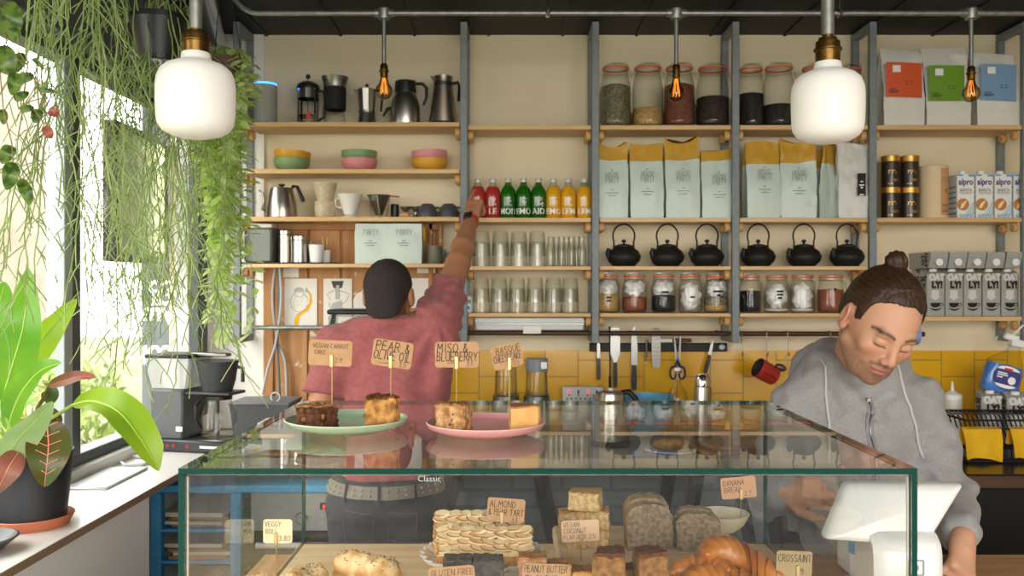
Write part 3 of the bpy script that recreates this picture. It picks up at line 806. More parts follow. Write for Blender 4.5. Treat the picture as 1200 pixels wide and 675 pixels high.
# signs on clips
def card_sign(lines, px, py, wpx, hpx, Y, zfoot, label, rot=0, yaw=0, stick_px=None, name='price_card', tilt=0, ins=0.0, colr=None, clip=True):
 """lines: (text, x frac, y frac from top, height frac)"""
 k = Y / FPX; wd, hg = wpx * k, hpx * k
 zc = Z(py, Y)
 sx = X(stick_px if stick_px is not None else px, Y)
 r_ = thing(name, label, 'sign', (sx, Y, zfoot), 0, 'handwritten price cards')
 T = Matrix.Translation((X(px, Y) - sx, -0.003, zc - zfoot)) @ Matrix.Rotation(R(yaw), 4, 'Z') @ Matrix.Rotation(R(rot), 4, 'Y')
 m = MB(); rad = hg * 0.12; out = []
 for cx, cz, a0 in ((wd/2 - rad, -hg/2 + rad, -90), (wd/2 - rad, hg/2 - rad, 0), (-wd/2 + rad, hg/2 - rad, 90), (-wd/2 + rad, -hg/2 + rad, 180)):
  for a in (0, 30, 60, 90): out.append((cx + rad * math.cos(R(a0 + a)), cz + rad * math.sin(R(a0 + a))))
 m.prism(out, -0.0006, 0.0006, 0, T); cardo = m.build('card', colr or KRAFT, r_, flat=True)
 m = MB()
 for t_, fx, fy, fh in lines:
  if t_ == '_':
   m.add([(-wd/2 + fx*wd, -.0013, hg/2 - fy*hg), (-wd/2 + (fx+fh)*wd, -.0013, hg/2 - fy*hg + .001), (-wd/2 + (fx+fh)*wd, -.0013, hg/2 - fy*hg + .002), (-wd/2 + fx*wd, -.0013, hg/2 - fy*hg + .0009)], [(0, 1, 2, 3)], 0, T); continue
  h = fh * hg; asp = 0.8
  avail = wd * (0.96 - fx); iw = inkw(t_, h, asp)
  if iw > avail: asp *= avail / iw
  ink(m, t_, -wd/2 + fx * wd, hg/2 - fy * hg - h, h, max(h * 0.085, 0.0007), -0.0012, asp, 0.06, 0, 0.06, T)
 m.build('handwriting', INK, cardo, flat=True)
 m = MB(); zt = zc - zfoot - hg * 0.18
 m.tube([(0, 0, -ins), (0, 0, zt - 0.012)], 0.0011, 6)
 m.build('stick', mat('gilt_wire', '#b59c6a', 0.35, 0.8), r_)
 if clip:
  MB().box(-0.0035, 0.0035, -0.0065, 0.003, zt - 0.018, zt + 0.006, b=0.001).build('clip', BRASS if False else mat('pale_brass', '#c8ad78', 0.4, 0.6), r_)
 return r_
# cakes and plates on top of the case
def crumb(name, c1, c2, sc=60, bmp=0.9, c3=None):
 mt = mat(name, c1, 0.85, col2=c2, nscale=sc, ncontrast=0.6, bump=(sc * 2.2, bmp, 0.005))
 return mt
def lumpy(mb, amp, sc, seed):
 out = []
 for v in mb.v:
  q = Vector(v) * sc + Vector((seed, seed * 2, 0))
  d = mnoise.noise_vector(q) * amp + mnoise.noise_vector(q * 2.7) * amp * 0.5
  out.append((v[0] + d.x, v[1] + d.y, v[2] + d.z * 0.8))
 mb.v = out
def slab(outl, z0, z1, nz=8, m=0, top=1, sub=5, taper=0.0):
 """solid with a (x,y) outline, subdivided so it can be roughened"""
 pts = []
 n = len(outl)
 for i in range(n):
  a, b_ = Vector(outl[i]), Vector(outl[(i+1) % n])
  for k in range(sub): pts.append(a + (b_ - a) * (k / sub))
 cen = sum(pts, Vector((0, 0))) / len(pts)
 mb = MB(); k = len(pts); vs = []; fs = []; ms = []
 for iz in range(nz + 1):
  t = iz / nz; s_ = 1 - taper * t
  if iz in (0, nz): s_ *= 0.97
  for p in pts:
   q = cen + (p - cen) * s_; vs.append((q.x, q.y, z0 + (z1 - z0) * t))
 for iz in range(nz):
  for j in range(k):
   fs.append((iz*k + j, iz*k + (j+1) % k, (iz+1)*k + (j+1) % k, (iz+1)*k + j)); ms.append(m if iz < nz - 1 else top)
 base = len(vs); rings = 4
 for s_ in [0.75, 0.5, 0.25]:
  for p in pts:
   q = cen + (p - cen) * s_ * (1 - taper); vs.append((q.x, q.y, z1))
 prev = nz * k
 for rix in range(3):
  cur = base + rix * k
  for j in range(k): fs.append((prev + j, prev + (j+1) % k, cur + (j+1) % k, cur + j)); ms.append(top)
  prev = cur
 fs.append(tuple(prev + j for j in range(k))); ms.append(top)
 fs.append(tuple(range(k))[::-1]); ms.append(m)
 mb.v = vs; mb.f = fs; mb.m = ms
 return mb
def plate(px, py, rpx, Y, col, label, z0, foot=True):
 r = rpx * Y / FPX
 r_ = thing('plate', label, 'plate', (X(px, Y), Y, z0), 0, 'plates on the display case')
 prof = [(0, 0.0), (r * .55, 0.0), (r * .60, 0.003), (r * .80, 0.008), (r * .96, 0.015), (r, 0.023), (r * .985, 0.0245), (r * .955, 0.019), (r * .9, 0.0145), (r * .55, 0.0105), (0, 0.0095)]
 MB().lathe(prof, 64).build('dish', mat('glaze_' + label.split()[1], col, 0.35, coat=0.25), r_, ang=60)
 MB().lathe([(r * .975, .0238), (r * .99, .0252), (r * 1.001, .0235)], 64).build('rim', mat('rim_' + label.split()[1], '#cdd3bd' if 'green' in label else '#e6bdb6', 0.4), r_, ang=60)
 return r_
plate(406.5, 488, 71.5, 1.70, '#a3bd9c', 'pale green stoneware plate on the display case', CT)
plate(569, 492, 69.5, 1.655, '#dd9c9c', 'dusty pink stoneware plate on the display case', CT)
PT = CT + 0.0105
CARROT = crumb('carrot_crumb', '#6b3f22', '#3a2012', 90); CARTOP = crumb('carrot_crust', '#b07a42', '#8a5a2c', 70)
PEAR = crumb('pear_sponge', '#cf9c56', '#8f5a2a', 60); PEART = crumb('pear_crust', '#8a4f22', '#5e3214', 110)
MISO = crumb('miso_sponge', '#d3a773', '#a06e40', 90); MISOT = crumb('miso_crumble', '#b98550', '#8e5e33', 130)
CHEESE = crumb('cheesecake', '#dcae6d', '#d2a05e', 30, 0.25); CHEESET = mat('cheesecake_top', '#a0622c', 0.45, col2='#c08142', nscale=30, bump=(40, 0.2))
def cake(name, outl, Y, px, h, mats, label, amp=0.0048, seed=1, group='cake slices on the plates', z=PT, extras=None, taper=0.03, cat='cake', rz=0):
 mb = slab(outl, 0, h, taper=taper, sub=13, nz=15); lumpy(mb, amp, 60, seed); lumpy(mb, amp * .3, 260, seed)
 mb.v = [(x, y, max(z_, 0.0)) for x, y, z_ in mb.v]
 r_ = thing(name, label, cat, (X(px, Y), Y, z), rz, group)
 b_ = mb.build('crumb', mats, r_, ang=70)
 if extras: extras(r_)
 return r_
def dots(n, spanx, spany, h, rad, matx, nm, seed, front=None):
 def f(r_):
  random.seed(seed); m = MB()
  for i in range(n):
   x = (random.random() - .5) * spanx; y = (random.random() - .5) * spany
   if front is not None and i % 2: y = front; z = random.random() * h * .85 + .004
   else: z = h
   m.ball((x, y, z), (rad * (.6 + random.random() * .7),) * 3, 7, 4)
  m.build(nm, matx, r_)
 return f
WALNUT = crumb('walnut', '#a87b4a', '#7d5630', 120)
cake('carrot_cake_slice', [(-.036, -.020), (.012, -.032), (.038, .006), (.022, .026), (-.026, .022)], 1.665, 372, .044, [CARROT, CARTOP], 'dark square of carrot cake on the green plate', seed=3, rz=R(-8), extras=dots(14, .05, .04, .044, .004, WALNUT, 'walnut_piece', 4, -.024))
cake('pear_cake_slice', [(-.030, .012), (.002, -.036), (.040, .006), (.034, .030), (-.026, .028)], 1.665, 440, .060, [PEAR, PEART], 'tall wedge of golden pear cake on the green plate', seed=5, rz=R(-24), extras=dots(10, .03, .02, .03, .004, WALNUT, 'pear_piece', 6, -.018))
cake('miso_blueberry_slice', [(-.032, .012), (.006, -.036), (.036, .004), (.030, .028), (-.024, .028)], 1.62, 532, .052, [MISO, MISOT], 'wedge of crumbly blueberry cake on the pink plate', seed=7, rz=R(22), extras=dots(12, .03, .02, .04, .0025, mat('blueberry', '#3a3346', 0.5), 'blueberry', 8, -.016))
cake('cheesecake_slice', [(-.032, .016), (-.008, -.032), (.032, .004), (.030, .020), (-.016, .030)], 1.635, 611, .047, [CHEESE, CHEESET], 'smooth wedge of brown topped cheesecake on the pink plate', amp=.0012, seed=9, taper=0.02, rz=R(-22))
card_sign([('VEGAN CARROT', .10, .14, .17), ('CAKE', .14, .40, .16), ('2.9', .62, .68, .17)], 387.5, 413.5, 51, 30, 1.672, PT + .04, 'brown price card reading vegan carrot cake', 3, 0, 389)
card_sign([('PEAR &', .08, .06, .34), ('OLIVE OIL', .05, .42, .32), ('_', .2, .9, .25), ('3.5', .70, .76, .19)], 460, 414.5, 47, 31, 1.672, PT + .055, 'brown price card reading pear and olive oil', 8, 0, 458)
card_sign([('MISO &', .05, .06, .34), ('BLUEBERRY', .04, .40, .34), ('_', .28, .84, .22), ('3.5', .72, .76, .18)], 535.5, 415.5, 51, 30, 1.632, PT + .047, 'brown price card reading miso and blueberry', 0, 0, 535)
card_sign([('BASQUE', .16, .10, .27), ('CHEESECAKE', .04, .42, .28), ('3.5', .66, .76, .18)], 594, 417, 37, 28, 1.645, PT + .041, 'brown price card reading basque cheesecake', -11, 18, 597)
# inside the case
r_ = thing('cutting_board', 'pale wooden board under the savoury rolls in the display case', 'board', (-0.30, 1.72, CB))
MB().box(-0.165, 0.172, -0.26, 0.26, 0, 0.024, b=0.004).build('board', OAK, r_)
PZ1 = CB + .024
PASTRY = mat('flaky_pastry', '#dba75c', 0.6, col2='#b97a35', nscale=26, ncontrast=0.2, bump=(50, 0.5, 0.004))
PALEPAST = mat('pale_pastry', '#e9cd98', 0.6, col2='#bd8238', nscale=30, bump=(50, 0.4, 0.004))
SEED = mat('poppy_seed', '#33302a', 0.7)
def roll(px, Y, lng, rad, rz, label, z, seed, group='savoury rolls on the board'):
 random.seed(seed)
 r_ = thing('savoury_roll', label, 'pastry', (X(px, Y), Y, z), rz, group)
 pts = []; n = 22
 rows = []
 for i in range(n + 1):
  t = i / n; x = (t - .5) * lng; e = min(1, math.sin(math.pi * min(max(t, .02), .98)) * 2.2) ** .5
  row = []
  for j in range(18):
   a = 2 * math.pi * j / 18
   rr = rad * e * (1 + .10 * math.sin(a * 2 + x * 75) + .05 * math.sin(a * 5 - x * 160) + .22 * mnoise.noise(Vector((x * 40, math.cos(a) * 2 + seed, math.sin(a) * 2))))
   row.append((x, rr * 1.15 * math.cos(a), max(rad * .85 + rr * .95 * math.sin(a), 0.0)))
  row.append(row[0]); rows.append(row)
 m = MB().grid(rows); m.add([rows[0][j] for j in range(18)], [tuple(range(18))]); m.add([rows[-1][j] for j in range(18)], [tuple(range(18))[::-1]])
 m.build('pastry', PALEPAST, r_, ang=80)
 m = MB()
 for i in range(70):
  a = R(30 + random.random() * 120); x = (random.random() - .5) * lng * .9; e = min(1, math.cos(x / lng * 3.0) * 2.2) ** .5
  m.ball((x, rad * 1.15 * e * math.cos(a), rad * .85 + rad * 1.0 * e * math.sin(a)), (.0016, .0016, .0010), 5, 3)
 o = m.build('seeds', SEED, r_); o['kind'] = 'stuff'
 return r_
roll(356, 1.72, .11, .027, R(62), 'small seeded savoury roll left of the large roll on the board', PZ1, 1)
roll(430, 1.78, .155, .032, R(-32), 'largest seeded savoury roll in the middle of the board', PZ1, 2)
roll(418, 1.62, .12, .027, R(-20), 'seeded savoury roll in front of the largest roll', PZ1, 3)
roll(290, 1.66, .12, .026, R(60), 'seeded savoury roll at the left end of the board by the glass', PZ1, 4)
card_sign([('VEGGY', .06, .10, .20), ('ROLL', .08, .40, .20), ('£3.80', .42, .68, .22)], 326, 622, 34, 28, 1.75, PZ1, 'cream price card reading veggy roll', 0, 0, 324, colr=mat('cream_card', '#e0cfa9', .8))
# almond and pear tarts on a scalloped dish
Yt = 1.78
zd = Z(655, 1.78)
r_ = thing('scalloped_dish', 'white scalloped dish under the pear tarts', 'dish', (X(566, Yt), Yt, CB))
w_ = lambda a, z: 1 + .035 * math.cos(a * 26)
hd = zd - CB
MB().lathe([(0, 0), (.05, 0), (.045, .008), (.022, .02), (.022, hd - .02), (.06, hd - .012), (.112, hd + .004), (.122, hd + .016), (.118, hd + .0165), (.106, hd + .006), (0, hd)], 104, wob=lambda a, z: 1 + (.04 * math.cos(a * 26) if z > hd else 0)).build('dish', OFFWHITE, r_, ang=50)
CRUST = crumb('tart_crust', '#d6a35e', '#c08a48', 80); FRANG = crumb('pear_flesh', '#f0dcae', '#e3c58c', 40, .3)
BROWNED = mat('browned_pear', '#a4672f', 0.5); SUGAR = mat('icing_sugar', '#f5f0e6', .9)
for ti, (px, Y, wd, dp, lab) in enumerate(((545, 1.84, .115, .07, 'pear tart slice at the back left of the scalloped dish'), (588, 1.845, .085, .07, 'pear tart slice at the back right of the scalloped dish'), (568, 1.745, .18, .075, 'pear tart slice at the front of the scalloped dish'))):
 zt = zd + .002
 hT = .045 if ti < 2 else .034
 r_ = thing('pear_tart', lab, 'tart', (X(px, Y), Y, zt + .012), 0, 'pear tarts on the scalloped dish'); r_.rotation_euler = (R(24 if ti < 2 else 16), 0, 0)
 mb = slab([(-wd/2, -dp/2), (wd/2, -dp/2), (wd/2, dp/2), (-wd/2, dp/2)], 0, hT, sub=12, nz=4); lumpy(mb, .002, 70, ti)
 mb.v = [(x, y, max(z_, 0)) for x, y, z_ in mb.v]
 mb.build('filling', [CRUST, FRANG], r_, ang=70)
 random.seed(ti + 20); m = MB(); me_ = MB(); rows_ = 4; cols_ = int(wd / .022)
 for iy in range(rows_):
  for ix in range(cols_):
   x = -wd/2 + (ix + .5) * wd / cols_ + (random.random() - .5) * .006; y = -dp/2 + (iy + .5) * dp / rows_ + (random.random() - .5) * .006
   a = random.random() * .8 - .4; T = Matrix.Translation((x, y, hT + .002 + iy * .002)) @ Euler((R(-12 + random.random() * 10), R(random.random() * 24 - 12), a)).to_matrix().to_4x4()
   pr = [(.018 * math.cos(t), .0135 * math.sin(t)) for t in np.linspace(0, 6.283, 15)[:-1]]
   m.add([(p[0], p[1], .0) for p in pr] + [(p[0] * .9, p[1] * .9, .004) for p in pr], [tuple(range(14, 28))] + [(i, (i+1) % 14, 14 + (i+1) % 14, 14 + i) for i in range(14)], 0, T)
   me_.tube([(p[0] * .98, p[1] * .98, .0038) for p in pr[6:13]], [.0004, .0011, .0015, .0016, .0013, .0009, .0004], 5, 0, T=T)
 m.build('pear_slices', FRANG, r_, ang=60)['kind'] = 'stuff'
 me_.build('browned_edges', BROWNED, r_)['kind'] = 'stuff'
 m = MB()
 for t in np.linspace(0, 1, int(wd / .009)):
  m.ball((-wd/2 + t * wd, dp/2, hT + .002), (.0055, .005, .008), 8, 5)
 for t in np.linspace(0, 1, 8):
  m.ball(((-1 if ti != 1 else 1) * wd/2, -dp/2 + t * dp, hT + .002), (.005, .0055, .008), 8, 5)
 m.build('crust_edge', CRUST, r_)
card_sign([('ALMOND', .06, .12, .26), ('& PEAR TART', .04, .46, .26), ('3.5', .66, .78, .18)], 593, 597.5, 44, 28, 1.80, zd + .05, 'brown price card reading almond and pear tart', 4, 0, 588)
# brownies, blondies and carrot squares in front, on a marble tray
zt_ = Z(690, 1.62)
r_ = tag(MB().box(X(500, 1.62), X(790, 1.62), 1.50, 1.68, CB, CB + .03, b=.004).build('serving_tray', mat('grey_slate', '#5a5a58', .6)), 'low slate tray under the brownies and blondies', 'tray')
tz = CB + .03
DARKB = crumb('dark_brownie', '#5d564f', '#48423c', 90); BLOND = crumb('blondie', '#d9a95c', '#c38d44', 60); PINKB = crumb('pink_blondie', '#cf9a78', '#b98060', 60)
def square(name, px, Y, wd, dp, h, mats, label, group, z, rz=0, seed=1, amp=.003, cat='cake'):
 return cake(name, [(-wd/2, -dp/2), (wd/2, -dp/2), (wd/2, dp/2), (-wd/2, dp/2)], Y, px, h, mats, label, amp, seed, group, z, None, .02, cat, rz)
hb = Z(653, 1.62) - tz
for i, (px, wd_) in enumerate(((537, 34), (572, 36))):
 square('brownie', px, 1.62, S(wd_, 1.62), .05, hb * .5 - .0005, [DARKB, DARKB], ['lower dark brownie at the left of the front row', 'lower dark brownie at the right, beside the blondies'][i], 'dark brownies', tz, 0, i + 30)
 square('brownie', px, 1.62, S(wd_, 1.62), .05, hb * .5, [DARKB, DARKB], ['upper dark brownie at the left of the front row', 'upper dark brownie at the right, beside the blondies'][i], 'dark brownies', tz + hb * .5, R(3), i + 33)
hb2 = Z(650, 1.62) - tz
for i, (px, wd_, mm, lb) in enumerate(((624, 34, PINKB, 'pinkish peanut blondie square'), (655, 27, BLOND, 'golden peanut blondie in the middle'), (682, 25, BLOND, 'golden peanut blondie nearest the carrot squares'))):
 square('blondie', px, 1.62, S(wd_, 1.62), .045, hb2 * (1 - .12 * i) * .5 - .0005, [mm, crumb('blondie_top', '#b9824a', '#9c6a38', 90)], lb + ', lower of two', 'peanut blondies', tz, 0, i + 40)
 square('blondie', px, 1.62, S(wd_, 1.62), .045, hb2 * (1 - .12 * i) * .5, [mm, crumb('blondie_top', '#b9824a', '#9c6a38', 90)], lb + ', upper of two', 'peanut blondies', tz + hb2 * (1 - .12 * i) * .5, R(-2), i + 43)
hb3 = Z(644, 1.60) - tz
BROWNC = crumb('brown_cake', '#a0723f', '#7c5530', 80); BROWNT = crumb('brown_crumble', '#7a4520', '#54300f', 130)
for i, px in enumerate((713, 760)):
 cake('crumble_cake', [(-.028, -.028), (.030, -.024), (.028, .026), (-.02, .028)], 1.60, px, hb3, [BROWNC, BROWNT], ['brown crumble topped cake square beside the blondies', 'brown crumble topped cake square next to the croissants'][i], .004, 50 + i, 'crumble cakes', tz, None, .04, 'cake', R(-8 + 20 * i))
square('crumble_cake', 738, 1.655, .03, .03, .07, [BROWNC, BROWNT], 'small brown crumble cake piece tucked between the two larger squares', 'crumble cakes', tz, R(20), 55)
card_sign([('GLUTEN FREE', .06, .10, .2), ('BROWNIE', .08, .45, .2), ('3.2', .65, .72, .2)], 530, 680, 54, 34, 1.57, tz, 'kraft price card reading gluten free brownie', -4, 0, 530)
card_sign([('PEANUT BUTTER', .04, .06, .22), ('BLONDIE', .06, .38, .24), ('3.2', .65, .72, .2)], 639, 678, 54, 36, 1.575, tz, 'kraft price card reading peanut butter blondie', 2, 0, 642)
# raised board with flapjacks and loaf slices
Yb0, Yb1 = 1.78, 2.07
zb_ = Z(618, 2.05)
r_ = thing('raised_board', 'raised wooden board under the flapjacks and banana bread', 'board', (0, 0, CB))
MB().box(X(655, Yb0), X(888, Yb0), Yb0, Yb1, zb_ - CB - .032, zb_ - CB, b=.006).build('board', wood('marbled_board', '#e2cda6', '#c9aa78', 'X', .8, .5), r_)
for x in (X(668, Yb0), X(866, Yb0)):
 for y in (Yb0 + .03, Yb1 - .03): MB().cyl((x, y, 0), .012, zb_ - CB - .0325, 14).build('foot', OAK, r_)
OAT = crumb('oat_flapjack', '#d9bc8a', '#b9955f', 110, 1.0); OATT = crumb('flapjack_top', '#c79a5c', '#a87b40', 120, 1.0)
fl = [(672, 1.90, .042, .05, 0, 10, 'bottom left flapjack of the stack'), (700, 1.91, .05, .05, 0, -8, 'bottom right flapjack of the stack'), (671, 1.885, .05, .05, 1, 14, 'middle left flapjack of the stack'), (698, 1.90, .055, .05, 1, -5, 'middle right flapjack of the stack'), (686, 1.895, .065, .05, 2, -14, 'top flapjack of the stack')]
hf = (Z(573, 1.9) - zb_) / 3 - .001
for i, (px, Y, wd, dp, lv, rz, lab) in enumerate(fl):
 square('flapjack', px, Y, wd, dp, hf, [OAT, OATT], lab, 'coconut flapjacks', zb_ + lv * (hf + .001), R(rz), 60 + i, .0035)
card_sign([('VEGAN', .05, .08, .22), ('COCONUT', .05, .37, .22), ('FLAPJACK 2.5', .05, .68, .2)], 680, 621.5, 44, 25, 1.80, zb_, 'peach price card reading vegan coconut flapjack', -3, 0, 681, colr=mat('peach_card', '#d9b493', .8))
LOAF = crumb('banana_loaf', '#9a8770', '#77654f', 110, .9); LOAFT = crumb('loaf_crust', '#b3976d', '#94764c', 60)
def loaf(px, Y, wd, dp, h, lab, seed, rz):
 out = [(-wd/2, 0), (wd/2, 0), (wd/2 * 1.06, h * .75), (wd * .40, h * .93), (wd * .15, h), (0, h * .985), (-wd * .15, h), (-wd * .40, h * .93), (-wd/2 * 1.06, h * .75)]
 pts = []
 for i in range(len(out)):
  a, b_ = Vector(out[i]), Vector(out[(i+1) % len(out)])
  for k in range(4): pts.append(a + (b_ - a) * k / 4)
 m = MB(); n = len(pts); ny = 6; vs = []; fs = []; ms = []
 for iy in range(ny + 1):
  for p in pts: vs.append((p.x, -dp/2 + dp * iy / ny, p.y))
 for iy in range(ny):
  for j in range(n): fs.append((iy*n + j, iy*n + (j+1) % n, (iy+1)*n + (j+1) % n, (iy+1)*n + j)); ms.append(1)
 cen = Vector((0, h * .5))
 for side, y in ((0, -dp/2), (ny, dp/2)):
  prev = [side * n + j for j in range(n)]
  for s_ in (.9, .7, .5, .3):
   cur = [len(vs) + j for j in range(n)]
   for p in pts: q = cen + (p - cen) * s_; vs.append((q.x, y, q.y))
   for j in range(n):
    f = (prev[j], prev[(j+1) % n], cur[(j+1) % n], cur[j]); fs.append(f[::-1] if side == 0 else f); ms.append(0)
   prev = cur
  fs.append(tuple(prev) if side == 0 else tuple(prev[::-1])); ms.append(0)
 m.v = vs; m.f = fs; m.m = ms; lumpy(m, .002, 80, seed); m.v = [(x, y, max(z_, 0)) for x, y, z_ in m.v]
 r_ = thing('banana_bread_slice', lab, 'bread', (X(px, Y), Y, zb_), rz, 'banana bread slices')
 m.build('crumb', [LOAF, LOAFT], r_, ang=75)
hl = Z(583, 1.93) - zb_
loaf(760, 1.88, .092, .024, hl, 'front slice of the larger banana bread', 71, R(4)); loaf(757, 1.915, .09, .024, hl + .006, 'second slice of the larger banana bread', 72, R(4)); loaf(757, 1.95, .09, .024, hl + .004, 'rear slice of the larger banana bread', 73, R(3))
hl2 = Z(592, 1.93) - zb_
loaf(818, 1.87, .085, .024, hl2, 'front slice of the smaller banana bread near the croissants', 74, R(-10)); loaf(814, 1.905, .085, .024, hl2 + .003, 'rear slice of the smaller banana bread near the croissants', 75, R(-10))
card_sign([('BANANA', .06, .14, .24), ('BREAD', .08, .46, .24), ('2.7', .66, .70, .2)], 865, 571, 41, 25, 2.02, zb_, 'brown price card reading banana bread', -5, 0, 868, colr=mat('tan_card', '#c79a78', .8))
# croissants
CROI = mat('croissant_crust', '#c47d35', 0.38, col2='#8f4d18', nscale=18, ncontrast=.1, bump=(40, .35, .003), coat=.2)
Yc = 1.70
r_ = thing('pastry_bowl', 'white scalloped bowl holding the croissants', 'bowl', (X(850, Yc), Yc, CB))
zc0 = .03
MB().lathe([(0, 0), (.055, 0), (.06, .006), (.095, .035), (.108, .055), (.104, .056), (.09, .036), (.055, .012), (0, .010)], 96, wob=lambda a, z: 1 + (.03 * math.cos(a * 24) if z > .03 else 0)).build('bowl', OFFWHITE, r_, ang=50)
def croissant(px, py, Y, lng, rad, rz, label, tilt=0.0, seed=1):
 r_ = thing('croissant', label, 'croissant', (X(px, Y), Y, Z(py, Y)), rz, 'croissants in the bowl')
 n = 72; rows = []; RR = lng * .62
 for i in range(n + 1):
  t = i / n * 2 - 1; a = t * 1.15
  c = Vector((RR * math.sin(a), -RR * (math.cos(a) - 1) * -1 * -1 * 1.0, 0)); c.y = RR * (1 - math.cos(a)) * -.9
  tan = Vector((math.cos(a), -.9 * math.sin(a), 0)).normalized(); nr = Vector((-tan.y, tan.x, 0))
  base = rad * (max(1 - abs(t) ** 2.2, 0) * .92 + .10)
  ph = (abs(t) * 4.6) % 1.0; step = 1 + .25 * (1 - ph) ** 1.5 - .12
  row = []
  for j in range(20):
   b_ = 2 * math.pi * j / 20
   rr = base * step * (1 + .03 * math.sin(b_ * 5 + t * 9 + seed))
   row.append(c + nr * (rr * math.cos(b_)) + Vector((0, 0, rr * .88 * math.sin(b_) + tilt * c.x)))
  row.append(row[0]); rows.append(row)
 m = MB().grid(rows); m.add(rows[0][:20], [tuple(range(20))]); m.add(rows[-1][:20], [tuple(range(20))[::-1]])
 m.build('crust', CROI, r_, ang=60)
croissant(862, 655, 1.70, .135, .040, R(12), 'large golden croissant on top of the bowl', -.35, 1)
croissant(822, 664, 1.665, .10, .026, R(-12), 'croissant at the left of the bowl, its tip poking out', .1, 2)
croissant(842, 680, 1.64, .13, .034, R(6), 'croissant at the front of the bowl', -.1, 3)
croissant(884, 672, 1.74, .11, .036, R(-80), 'croissant at the right of the bowl', 0, 4)
card_sign([('CROSSAINT', .05, .14, .28), ('1.9', .55, .66, .24)], 930, 660, 42, 30, 1.68, CB, 'tan price card reading crossaint', 2, 0, 934, colr=mat('dull_card', '#a58f6a', .8))
r_ = tag(MB().lathe([(0, 0), (.028, 0), (.048, .016), (.06, .04), (.057, .041), (.045, .018), (0, .007)], 40).build('ceramic_bowl', mat('stone_glaze', '#c9bfa4', .4), loc=(X(846, 2.03), 2.025, zb_)), 'beige ceramic bowl behind the croissants', 'bowl')
# things on the shelves
YI = 3.87
k_ = YI / FPX
def H(py, zs, Y=YI): return Z(py, Y) - zs
def W(npx, Y=YI): return npx * Y / FPX
# --- top left shelf: coffee makers
zs = ZL['l1']
r_ = thing('smart_speaker', 'grey cylindrical smart speaker with a glowing blue ring', 'speaker', (X(311, YI), YI, zs))
h = H(97, zs); rr = W(13.5)
MB().cyl((0, 0, 0), rr, h - .012, 36, b=.004).build('body', mat('speaker_fabric', '#a8a8a4', .9, bump=(300, .3, .001)), r_)
MB().lathe([(rr * .96, h - .012), (rr * .97, h - .006), (rr * .92, h - .004)], 36).build('light_ring', mat('blue_light', '#3aa0ff', .5, emit='#2f8dff', estr=2.2), r_)
MB().lathe([(0, h - .003), (rr * .90, h - .003), (rr * .92, h - .0055)][::-1], 36).build('top', DGREY, r_)
def frenchpress():
 r_ = thing('french_press', 'glass french press with a black dome lid and frame', 'coffee maker', (X(361, YI), YI, zs))
 h = H(104, zs); rr = W(12.2); y0 = .008
 MB().lathe([(0, y0), (rr, y0), (rr, h), (rr * .985, h), (rr * .985, y0 + .003), (0, y0 + .003)], 28).build('beaker', GLASS, r_)
 m = MB().lathe([(rr * 1.03, h - .045), (rr * 1.05, h - .045), (rr * 1.05, h - .002), (rr * 1.03, h - .002)], 28).lathe([(rr * .7, 0), (rr * 1.05, 0), (rr * 1.05, .012), (rr * .98, .008), (rr * .7, .004)], 28)
 for a in (40, 140, 220, 320): m.box(-.004, .004, -.0015, .0015, .005, h - .03, T=Matrix.Translation((rr * 1.045 * math.cos(R(a)), rr * 1.045 * math.sin(R(a)), 0)) @ Matrix.Rotation(R(a + 90), 4, 'Z'))
 m.build('frame', CHROME, r_)
 MB().lathe([(rr * 1.08, h - .004), (rr * 1.1, h + .002), (rr * 1.0, h + .016), (rr * .6, h + .028), (0, h + .031)], 28).build('lid', BLACKP, r_)
 MB().rod((0, 0, .035), (0, 0, h + .05), .0025, 8).cyl((0, 0, .035), rr * .95, .006, 24).build('plunger', CHROME, r_)
 MB().ball((0, 0, h + .052), .0105, 14, 8).build('knob', BLACKP, r_)
 MB().tube([(rr * 1.0, 0, h - .01), (rr * 1.55, .0, h - .012), (rr * 1.62, 0, h * .6), (rr * 1.5, 0, h * .22), (rr * 1.0, 0, .02)], .006, 10).build('handle', BLACKP, r_)
 m = MB(); m.add([(p[0], -rr * 1.01, p[2]) for p in ((.004, 0, .02), (.022, 0, .018), (.022, 0, .045), (.004, 0, .048))], [(0, 1, 2, 3)]); m.build('red_mark', mat('red_print', '#d23a34', .6), r_)
frenchpress()
r_ = thing('pour_over_brewer', 'glass pour-over coffee flask with a thick black collar', 'coffee maker', (X(392.5, YI), YI, zs))
h = H(91, zs); a_ = W(13)
m = MB().lathe([(0, .003), (a_ * .98, .003), (a_ * 1.0, .012), (a_ * .88, .05), (a_ * .80, .066)], 28)
m.build('flask', GLASS, r_)
MB().lathe([(a_ * .82, h - .058), (a_ * 1.0, h - .03), (a_ * 1.24, h), (a_ * 1.2, h), (a_ * .97, h - .03)], 28).build('glass_funnel', GLASS, r_)
MB().lathe([(a_ * .97, h - .042), (a_ * 1.04, h - .02), (a_ * 1.22, h + .001), (a_ * 1.19, h + .001), (a_ * .93, h - .03), (a_ * .4, h - .07)], 28).build('steel_filter', STEELD, r_)
MB().lathe([(a_ * .78, .064), (a_ * .98, .066), (a_ * 1.0, h - .055), (a_ * .98, h - .046), (a_ * .78, h - .044)], 28).build('collar', BLACKM, r_)
r_ = thing('moka_pot', 'small aluminium moka pot with an angular spout', 'coffee maker', (X(430, YI), YI, zs))
h = H(103, zs); a_ = W(11)
oct_ = 10
MB().lathe([(0, 0), (a_ * 1.02, 0), (a_ * .82, .050), (a_ * .80, .054), (0, .054)], oct_).build('boiler', STEEL, r_, flat=True)
MB().lathe([(0, .052), (a_ * .88, .052), (a_ * .88, .062), (0, .062)], 24).build('collar', STEEL, r_)
m = MB().lathe([(0, .060), (a_ * .78, .060), (a_ * 1.02, h - .008), (0, h - .008)], oct_)
